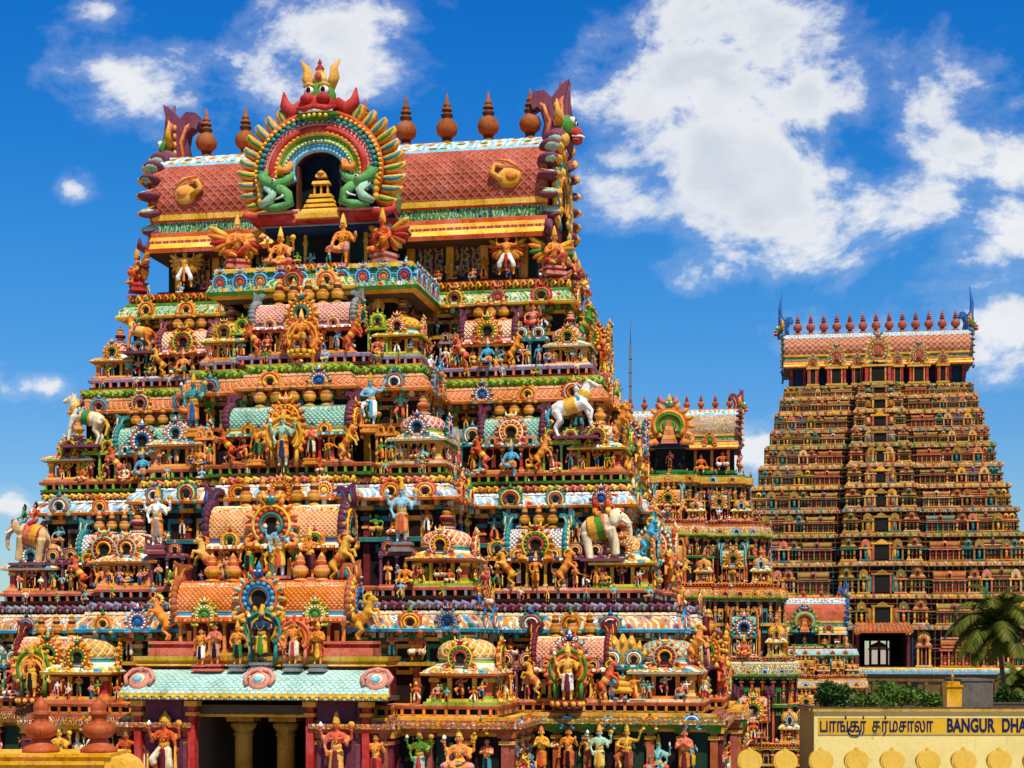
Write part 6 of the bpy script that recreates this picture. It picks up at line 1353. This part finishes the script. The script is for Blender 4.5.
    m = MB(); P1 = [(-33.5, -b - 1.8), (33.5, -b - 1.8), (33.5, b), (-33.5, b)]
    sweep(m, P1, [(.2, 0), (.2, zb - 2.6), (.5, zb - 2.4), (.5, zb - 1.9), (.2, zb - 1.8), (.25, zb - 1.2), (.9, zb - 1.1), (1.0, zb - .6), (.9, zb - .2), (.6, zb)], ['umber', 'D', 'D', 'D', 'D', 'D', 'A', 'orn_big', 'C'], 'C')
    for x, y, rz, q, k in along(None, P1, 3.0): m.box((x, y - .35, (zb - 2.4) / 2), (.7, .4, zb - 2.6), 'D') if rz == 0 else None
    for x in (-14, -5, 4.8, 13): m.box((x, -b - 2.1, zb - 4.2), (2.6, .2, 2.8), 'dark')
    obj('base_wall', m.build('base_wall'), root, col=('sky', 'cyan', 'yellow', 'umber'))
    m = MB(); yb = -b - 1.2; w = 5.2
    m.add([(-w, yb - 2.6, zb + 6.6), (w, yb - 2.6, zb + 6.6), (w - .8, yb + .6, zb + 8.4), (-w + .8, yb + .6, zb + 8.4), (-w, yb - 2.6, zb + 6.3), (w, yb - 2.6, zb + 6.3), (w - .8, yb + .6, zb + 6.9), (-w + .8, yb + .6, zb + 6.9)], [(0, 1, 2, 3), (4, 5, 1, 0), (5, 6, 2, 1), (7, 4, 0, 3), (6, 5, 4, 7)], 'A')
    for q in range(14): x = -w + .4 + q * (2 * w - .8) / 13; m.tube([(x, yb - 2.62, zb + 6.68), (x * .86, yb + .6, zb + 8.45)], .12, 'A', 5)
    for sx in (-1, 1): m.box((sx * 4.5, yb - .5, zb + 3.3), (.5, .5, 6.6), 'B'); m.box((sx * 4.5, yb - .5, zb + 6.2), (.9, .9, .4), 'C')
    obj('gateway_awning', m.build('gateway_awning'), root, col=('rust', 'maroon', 'gold', 'brown'))
    # roof
    ze, zr = 8 + (645 - 363) * .187 + dz, 8 + (645 - 331) * .192 + dz; zs = 8 + (645 - 382) * .185 + dz
    body = plan(16.4, 4.2, 2.4, 6.5, 1.8, 7.2); m = MB(); sweep(m, body, [(.8, zs - .1), (.8, zs + .5), (0, zs + .6), (0, ze + .6)], ['A', 'B', 'D'], 'D')
    for q in range(14): x = -16 + 32 * q / 13; m.box((x, -4.5, (zs + ze) / 2), (.5, .6, ze - zs), 'C')
    obj('roof_storey', m.build('roof_storey'), root, col=('leaf', 'aqua', 'red', 'navy'))
    roof_main(root, 17.5, 10.5, ze, zr, 13, ('brick', 'sand', 'deep', 'maroon'), 'lat_far', 4.3, ('brick', 'maroon'))
    for sx in (-1, 1): gable_end(root, sx * 17.5, 0, ze + .6, 10.0, (zr - ze) * .95, sx, ('blue', 'navy', 'gold', 'teal'), 1.75)
    for x, s in ((0, 6.2), (-7.6, 4.5), (7.6, 4.5), (-3.7, 2.6), (3.7, 2.6), (-12, 2.6), (12, 2.6)):
        big = s > 4; y = -6.2 if x else -7.6; m = MB()
        m.box((0, 0, -1.6), (s * .62, 1.2, 3.0), 'dark')
        for sx in (-1, 1): m.box((sx * s * .34, -.55, -1.6), (s * .10, .4, 3.0), 'A'); m.box((sx * s * .22, -.55, -1.6), (s * .05, .3, 3.0), 'B')
        m.box((0, 0, .05), (s * .95, 1.8, .35), 'C'); m.box((0, 0, -3.1), (s * .9, 1.6, .3), 'C')
        m.put(arch_mb(9, False), Matrix.Translation((0, -.6, .2)) @ Matrix.Diagonal((s * .85, 2.5, s * 1.02, 1)), {'A': 'gold', 'B': 'teal', 'C': 'orange', 'D': 'brick'})
        obj('roof_arch', m.build('roof_arch'), root, (x, y, ze - .2), 0, 1, ('red', 'orange', 'gold', 'brick'))
    p = thing('gateway_canopy', 'small dark canopy on posts standing inside the bright opening of the tallest tower gateway', 'canopy', tuple(Matrix.Translation((X0, Y0, GZ)) @ Matrix.Rotation(FANG, 4, 'Z') @ Vector((-.3, -b + 4, zb))), FANG)
    m = MB(); m.box((0, 0, 3.4), (3.6, 3.0, .35), 'A'); m.lathe([(1.7, 3.6), (1.5, 4.1), (.7, 4.5), (.25, 4.7), (.3, 4.9), (.02, 5.4)], 10, 'A'); obj('roof', m.build('roof'), p, col=('brown',))
    for x in (-1.5, 1.5):
        for y in (-1.2, 1.2): m = MB(); m.lathe([(.18, 0), (.14, .3), (.14, 3.0), (.22, 3.25)], 8, 'A', (x, y, 0)); obj('post', m.build('post'), p, col=('brown',))
    m = MB(); m.box((0, 0, .3), (2.6, 2.2, .6), 'A'); obj('platform', m.build('platform'), p, col=('brown',))
far_tower()

# ------------------------------------------------------------------ yellow lodging house with its painted name, parapets, plants
def text_mb(body, size, mat, off=.012, ext=.008):
    cu = bpy.data.curves.new('t', 'FONT'); cu.body = body; cu.size = size; cu.offset = off; cu.extrude = ext; o = bpy.data.objects.new('t', cu); COL.objects.link(o)
    dg = bpy.context.evaluated_depsgraph_get(); me = bpy.data.meshes.new_from_object(o.evaluated_get(dg)); m = MB()
    m.add([tuple(v.co) for v in me.vertices], [tuple(p.vertices) for p in me.polygons], mat); bpy.data.objects.remove(o); bpy.data.meshes.remove(me)
    xs = [v[0] for v in m.v]; return m, min(xs), max(xs)
def sign_building():
    Y = 60.0; f = Y / 1600; X = lambda px: (px - 512) * f; Z = lambda py: 8 + (645 - py) * f
    T = thing('lodging_house', 'long yellow building end with painted blue Tamil and English lettering', 'building', (X(814), Y, GZ)); d = -GZ
    W, D = 24.0, 3.0; zt = Z(711) + d
    m = MB(); m.box((W / 2, D / 2, (zt - 1.3) / 2), (W, D, zt - 1.3), 'wallyellow')
    m.box((W / 2, .15, zt - .65), (W, .30, 1.3), 'wallyellow'); m.box((.15, D / 2 + .15, zt - .65), (.30, D - .3, 1.3), 'wallyellow'); m.box((W - .15, D / 2 + .15, zt - .65), (.30, D - .3, 1.3), 'wallyellow'); obj('wall', m.build('wall'), T)
    m = MB(); m.box((W / 2, .13, zt + .03), (W + .14, .46, .10), 'A'); m.box((W / 2, .13, zt + .11), (W + .08, .40, .06), 'B')
    m.box((.13, D / 2 + .2, zt + .03), (.46, D - .5, .10), 'A'); m.box((.13, D / 2 + .2, zt + .11), (.40, D - .5, .06), 'B')
    obj('coping', m.build('coping'), T, col=(hx('caa03c'), hx('5a4530')))
    b0, b1 = Z(734.5) + d, Z(718.5) + d; x0, x1 = X(818) - X(814), W - .3
    m = MB(); m.box(((x0 + x1) / 2, -.004, (b0 + b1) / 2), (x1 - x0, .012, b1 - b0), 'bandyellow'); m.box(((x0 + x1) / 2, -.008, b0 - .02), (x1 - x0, .016, .025), 'grey'); m.box(((x0 + x1) / 2, -.008, b1 + .02), (x1 - x0, .016, .02), 'sand')
    band = obj('name_band', m.build('name_band'), T)
    def put(body, px0, px1, base, h, name, extra=None, off=.012):
        m, a, b = text_mb(body, 1.0, 'ink', off); t = MB(); sx = (px1 - px0) * f / (b - a)
        t.put(m, Matrix.Translation((X(px0) - X(814), -.022, base)) @ Matrix.Diagonal((sx, 1, h, 1)) @ Matrix.Rotation(PI / 2, 4, 'X') @ Matrix.Translation((-a, 0, 0)))
        if extra: extra(t, X(px0) - X(814), sx)
        return obj(name, t.build(name), band)
    bz = Z(731.5) + d; H = .50 / .72
    put('BANGUR', 947, 995, bz, H, 'english_lettering', None, .03); put('DHAR', 1002, 1034, bz, H, 'english_lettering', None, .03)
    # Tamil: letters from the font, the joined "ku" drawn with its loop by hand
    put('பாங்', 820, 848, bz, .70, 'tamil_lettering'); put('ர்', 860.5, 866, bz, .70, 'tamil_lettering')
    def loop(t, x, sx):
        t.tube([(x + .40, -.022, bz + .05), (x + .40, -.022, bz - .10), (x + .30, -.022, bz - .16), (x + .08, -.022, bz - .14), (x - .02, -.022, bz - .06), (x + .0, -.022, bz + .12)], .03, 'ink', 5)
    put('க', 849, 859.5, bz, .70, 'tamil_lettering', loop)
    put('தர்மசாலா', 872, 933, bz, .70, 'tamil_lettering')
sign_building()
def merlon_wall():
    Y = 36.0; f = Y / 1600; X = lambda px: (px - 512) * f; Z = lambda py: 8 + (645 - py) * f
    T = thing('parapet_wall', 'low yellow parapet topped by a row of onion-shaped merlons, along the picture bottom', 'wall', (X(740), Y, GZ)); d = -GZ; zb = Z(773.5) + d; L = X(1200) - X(740)
    m = MB(); m.box((L / 2, .15, zb / 2 - .06), (L, .30, zb - .12), 'merlon'); m.box((L / 2, .15, zb - .06), (L + .1, .42, .12), 'merlon'); obj('wall', m.build('wall'), T)
    def mer():
        o = []; 
        for a in range(-52, 88, 7): o.append((.275 * math.cos(R(a)), .27 + .25 * math.sin(R(a))))
        o += [(.045, .53), (.0, .58)]; full = [(.20, 0)] + o + [(-x, z) for x, z in reversed(o[:-1])] + [(-.20, 0)]
        m = MB(); m.plate(full, -.075, .075, 'merlon'); m.plate([(x * .86, z * .93 + .02) for x, z in full], -.09, .09, 'merlon'); return m.build('merlon')
    me = mer()
    k = 0
    while 742 + 35.8 * k < 1190:
        o = obj('merlon', me, T, (X(750.5 + 35.8 * k) - X(740), .15, zb), rnd.uniform(-.03, .03), rnd.uniform(.97, 1.02)); k += 1
merlon_wall()
def front_wall():
    Y = 24.0; f = Y / 1600; X = lambda px: (px - 512) * f; Z = lambda py: 8 + (645 - py) * f
    T = thing('terrace_wall', 'bright ochre yellow terrace wall at the bottom picture corner, end sloping down', 'wall', (X(128), Y, GZ)); d = -GZ; zt = Z(757) + d
    m = MB(); o = [(-9, 0), (-9, zt), (-.28, zt), (-.18, zt - .02), (-.05, zt - .10), (.04, zt - .24), (.10, zt - .5), (.12, 0)]
    m.plate(o, 0, 1.0, 'ochre_wall'); obj('wall', m.build('wall'), T)
    m = MB(); m.box((-4.7, .5, zt + .025), (8.9, 1.08, .05), 'ochre_wall'); m.box((-4.7, -.03, zt - .09), (8.7, .06, .05), 'ochre_wall'); obj('coping', m.build('coping'), T)
    for px, lab in ((41, 'terracotta pot finial on the ochre terrace wall, nearer the picture edge'), (99, 'terracotta pot finial on the ochre terrace wall, nearer the sloping wall end')):
        q = thing('pot_finial', lab, 'finial', (X(px) * (Y + .35) / Y, Y + .35, GZ + zt + .05)); s = (.76, .76, .84); q['group'] = 'terracotta finials on the terrace wall'
        b = MB(); b.lathe([(.36, 0), (.37, .05), (.33, .09), (.24, .14), (.19, .20), (.18, .25)], 24, 'terracotta'); obj('foot', b.build('foot'), q, sc=s)
        b = MB(); b.lathe([(.18, .25), (.25, .28), (.31, .34), (.325, .42), (.30, .48), (.22, .52), (.16, .54), (.15, .57), (.155, .66), (.20, .69), (.20, .72)], 24, 'terracotta'); obj('bowl', b.build('bowl'), q, sc=s)
        b = MB(); b.lathe([(.20, .72), (.14, .735), (.15, .78), (.155, .82), (.13, .89), (.08, .94), (.035, .985), (.005, 1.02)], 20, 'terracotta'); obj('bud', b.build('bud'), q, sc=s)
front_wall()

# plants
def leafmat(name, c1, c2):
    m, nt, b = _new(name); oi = nt.nodes.new('ShaderNodeNewGeometry'); n = N(nt, 'ShaderNodeTexNoise', ins={'Scale': .9, 'Detail': 3.0}); nt.links.new(oi.outputs['Position'], n.inputs['Vector'])
    mixr = math_n(nt, 'ADD', math_n(nt, 'MULTIPLY', oi.outputs['Random Per Island'], .6), math_n(nt, 'MULTIPLY', n.outputs[0], .4))
    nt.links.new(ramp(nt, mixr, [(.2, c1), (.8, c2)]), b.inputs['Base Color']); b.inputs['Roughness'].default_value = .6; b.inputs['Specular IOR Level'].default_value = .12
    b.inputs['Transmission Weight'].default_value = 0; MAT[name] = m
leafmat('leaf_bush', (.030, .075, .010), (.12, .20, .022)); leafmat('frond', (.030, .052, .005), (.15, .15, .014)); leafmat('leaf_dark', (.012, .040, .007), (.05, .11, .014))
def bush(label, px, Y, zb, zt, w, mat='leaf_bush', seed=1, n=2600, name='bush', cat='bush'):
    r = random.Random(seed); X = (px - 512) / 1600 * Y; T = thing(name, label, cat, (X, Y, GZ)); H = zt - GZ; h0 = zb - GZ
    blobs = [(r.uniform(-.62, .62) * w, r.uniform(-.5, .5) * w, h0 + (H - h0) * r.uniform(.25, .78), r.uniform(.28, .5)) for _ in range(9)]
    m = MB(); vs = []; fs = []
    for i in range(n):
        bx, by, bz, br = blobs[r.randrange(9)]; v = Vector((r.gauss(0, 1), r.gauss(0, 1), r.gauss(0, 1))).normalized() * (r.random() ** .4)
        p = Vector((bx, by, bz)) + Vector((v.x * br * w, v.y * br * w, v.z * br * (H - h0) * .62)); s = r.uniform(.10, .24)
        a = Vector((r.gauss(0, 1), r.gauss(0, 1), r.gauss(0, .6))).normalized(); b = a.cross(Vector((r.gauss(0, 1), r.gauss(0, 1), r.gauss(0, 1)))).normalized()
        k = len(vs); vs += [p - a * s, p + b * s * .42, p + a * s, p - b * s * .42]; fs.append((k, k + 1, k + 2, k + 3))
    m.add(vs, fs, mat); obj('crown', m.build('crown'), T)
    m = MB(); m.tube([(0, 0, 0), (.1, 0, h0 * .6), (0, .1, h0 + (H - h0) * .3)], [.22, .16, .10], 'bark', 8)
    for bx, by, bz, br in blobs: m.tube([(0, .1, h0), (bx * .5, by * .5, (h0 + bz) / 2 + .2), (bx, by, bz)], [.09, .06, .025], 'bark', 5)
    obj('trunk', m.build('trunk'), T)
def zz(py, Y): return 8 + (645 - py) * Y / 1600
bush('dark green tree at the lettering wall end, under the blue horned gable', 833, 118, zz(716, 118), zz(680, 118), 2.0, 'leaf_dark', 3, 2400, 'bushy_tree', 'tree')
bush('fresh green rounded tree showing above the painted lettering wall', 897, 122, zz(716, 122), zz(679, 122), 2.1, 'leaf_bush', 4, 2600, 'bushy_tree', 'tree')
bush('low green shrub between the rounded tree and the yellow pillar', 932, 112, zz(716, 112), zz(691, 112), 1.2, 'leaf_bush', 5, 1100, 'shrub', 'shrub')
bush('small green shrub beside the dark green tree above the lettering wall', 866, 110, zz(716, 110), zz(690, 110), 1.0, 'leaf_bush', 6, 900, 'shrub', 'shrub')
bush('green bush at the picture edge behind the palm trunk', 1012, 135, zz(712, 135), zz(684, 135), 1.6, 'leaf_dark', 8, 1800, 'shrub', 'shrub')
def palm(label, px, py, Y, R0, n, seed, lean):
    r = random.Random(seed); X = (px - 512) / 1600 * Y; zc = zz(py, Y) - GZ; T = thing('coconut_palm', label, 'palm tree', (X + lean, Y, GZ))
    m = MB(); k = 12; pts = [(-lean * (t / k) ** 1.6, 0, zc * t / k) for t in range(k + 1)]
    m.tube(pts, [.30 - .14 * t / k + (.015 if t % 2 else 0) for t in range(k + 1)], 'bark', 9); m.lathe([(.2, zc - .5), (.3, zc - .1), (.22, zc + .3)], 8, 'frond', (-lean, 0, 0)); obj('trunk', m.build('trunk'), T)
    m = MB()
    for i in range(7): a = r.uniform(0, 6.28); m.ell((-lean + .35 * math.cos(a), .35 * math.sin(a), zc - .35 - r.random() * .25), (.15, .15, .18), 'olive', 7, 5)
    obj('coconuts', m.build('coconuts'), T)
    for i in range(n):
        az = 2 * PI * i * .381966 + r.uniform(-.2, .2); u = i / n; el = R(84 - 108 * u + r.uniform(-8, 8)); L = R0 * r.uniform(.9, 1.12) * (1.0 if u < .8 else .85)
        p = Vector((-lean, 0, zc)); d = Vector((math.cos(az) * math.cos(el), math.sin(az) * math.cos(el), math.sin(el))); st = 12; rib = [p.copy()]
        for s in range(st):
            d = (d + Vector((0, 0, -.05 - .026 * s * (1.3 - .5 * u)))).normalized(); p = p + d * L / st; rib.append(p.copy())
        f = MB(); f.tube(rib, [.05 - .042 * t / st for t in range(st + 1)], 'frond', 4)
        vs = []; fs = []; side = Vector((-math.sin(az), math.cos(az), 0))
        for s in range(70):
            t = .10 + .9 * s / 69; q = t * st; j = min(int(q), st - 1); b = rib[j].lerp(rib[j + 1], q - j); dr = (rib[j + 1] - rib[j]).normalized()
            ll = L * (.26 * math.sin(PI * min(1, t * .92 + .08)) ** .6 + .03)
            for sg in (-1, 1):
                dd = (side * sg * .85 + dr * .62 + Vector((0, 0, -.30 + r.uniform(-.2, .12)))).normalized(); e = b + dd * ll; mid = b + dd * ll * .5 + Vector((0, 0, .04)); w = dr * .036
                e = e + Vector((0, 0, -.12 * ll)); k2 = len(vs); vs += [b - w, mid - w * 1.3, e, mid + w * 1.3, b + w]; fs.append((k2, k2 + 1, k2 + 2, k2 + 3, k2 + 4))
        f.add(vs, fs, 'frond'); obj('frond', f.build('frond'), T)
palm('tall coconut palm with full drooping crown in front of the tallest tower', 997, 628, 140, 5.0, 34, 5, 1.2)
palm('shorter coconut palm lower down behind the tall palm trunk', 1018, 684, 150, 3.2, 20, 9, .5)
# roofscape between the lettering wall and the tallest tower
def box_thing(name, label, cat, px0, px1, py0, py1, Y, D, mat, extra=None):
    f = Y / 1600; x0, x1 = (px0 - 512) * f, (px1 - 512) * f; z1 = zz(py0, Y); T = thing(name, label, cat, ((x0 + x1) / 2, Y, GZ)); w = x1 - x0; h = z1 - GZ
    m = MB(); m.box((0, D / 2, h / 2), (w, D, h), mat); obj('wall', m.build('wall'), T)
    m = MB(); m.box((0, D / 2, h + .06), (w + .12, D + .12, .12), mat); obj('coping', m.build('coping'), T)
    if extra: extra(T, w, h, D)
    return T
box_thing('stair_head', 'plain grey cement block standing on the roofs between yellow pillar and palm', 'building', 962, 993, 681, 712, 100, 4, 'concrete')
def pil(T, w, h, D): m = MB(); m.box((0, D / 2, h + .2), (w * .8, D * .8, .16), 'ochre_wall'); m.lathe([(.05, .28), (.05, .5), (.09, .55), (.01, .7)], 8, 'ochre_wall', (0, D / 2, h)); obj('cap', m.build('cap'), T)
box_thing('gate_pillar', 'bright yellow square pillar rising above the lettering wall', 'pillar', 947, 962, 687, 712, 85, .8, 'ochre_wall', pil)
box_thing('boundary_wall', 'dark brown low wall between the lettering house and the tallest tower', 'wall', 850, 1090, 704, 712, 128, .5, 'shadow_stone')
m = thing('antenna_mast', 'thin grey antenna mast rising between the nearest tower and the medium tower', 'mast', ((630.5 - 512) / 1600 * 190, 190, GZ))
q = MB(); h = zz(345, 190) - GZ; q.tube([(0, 0, 0), (0, 0, h)], [.30, .14], 'iron', 6); obj('pole', q.build('pole'), m); q = MB(); q.tube([(0, 0, h), (0, 0, h + 3.2)], [.06, .03], 'iron', 5); obj('rod', q.build('rod'), m)
q = MB(); [q.lathe([(.16, h * .7 + i * 1.6), (.22, h * .7 + i * 1.6 + .1), (.16, h * .7 + i * 1.6 + .2)], 6, 'iron') for i in range(int(h * .3 / 1.6))]; obj('rings', q.build('rings'), m)
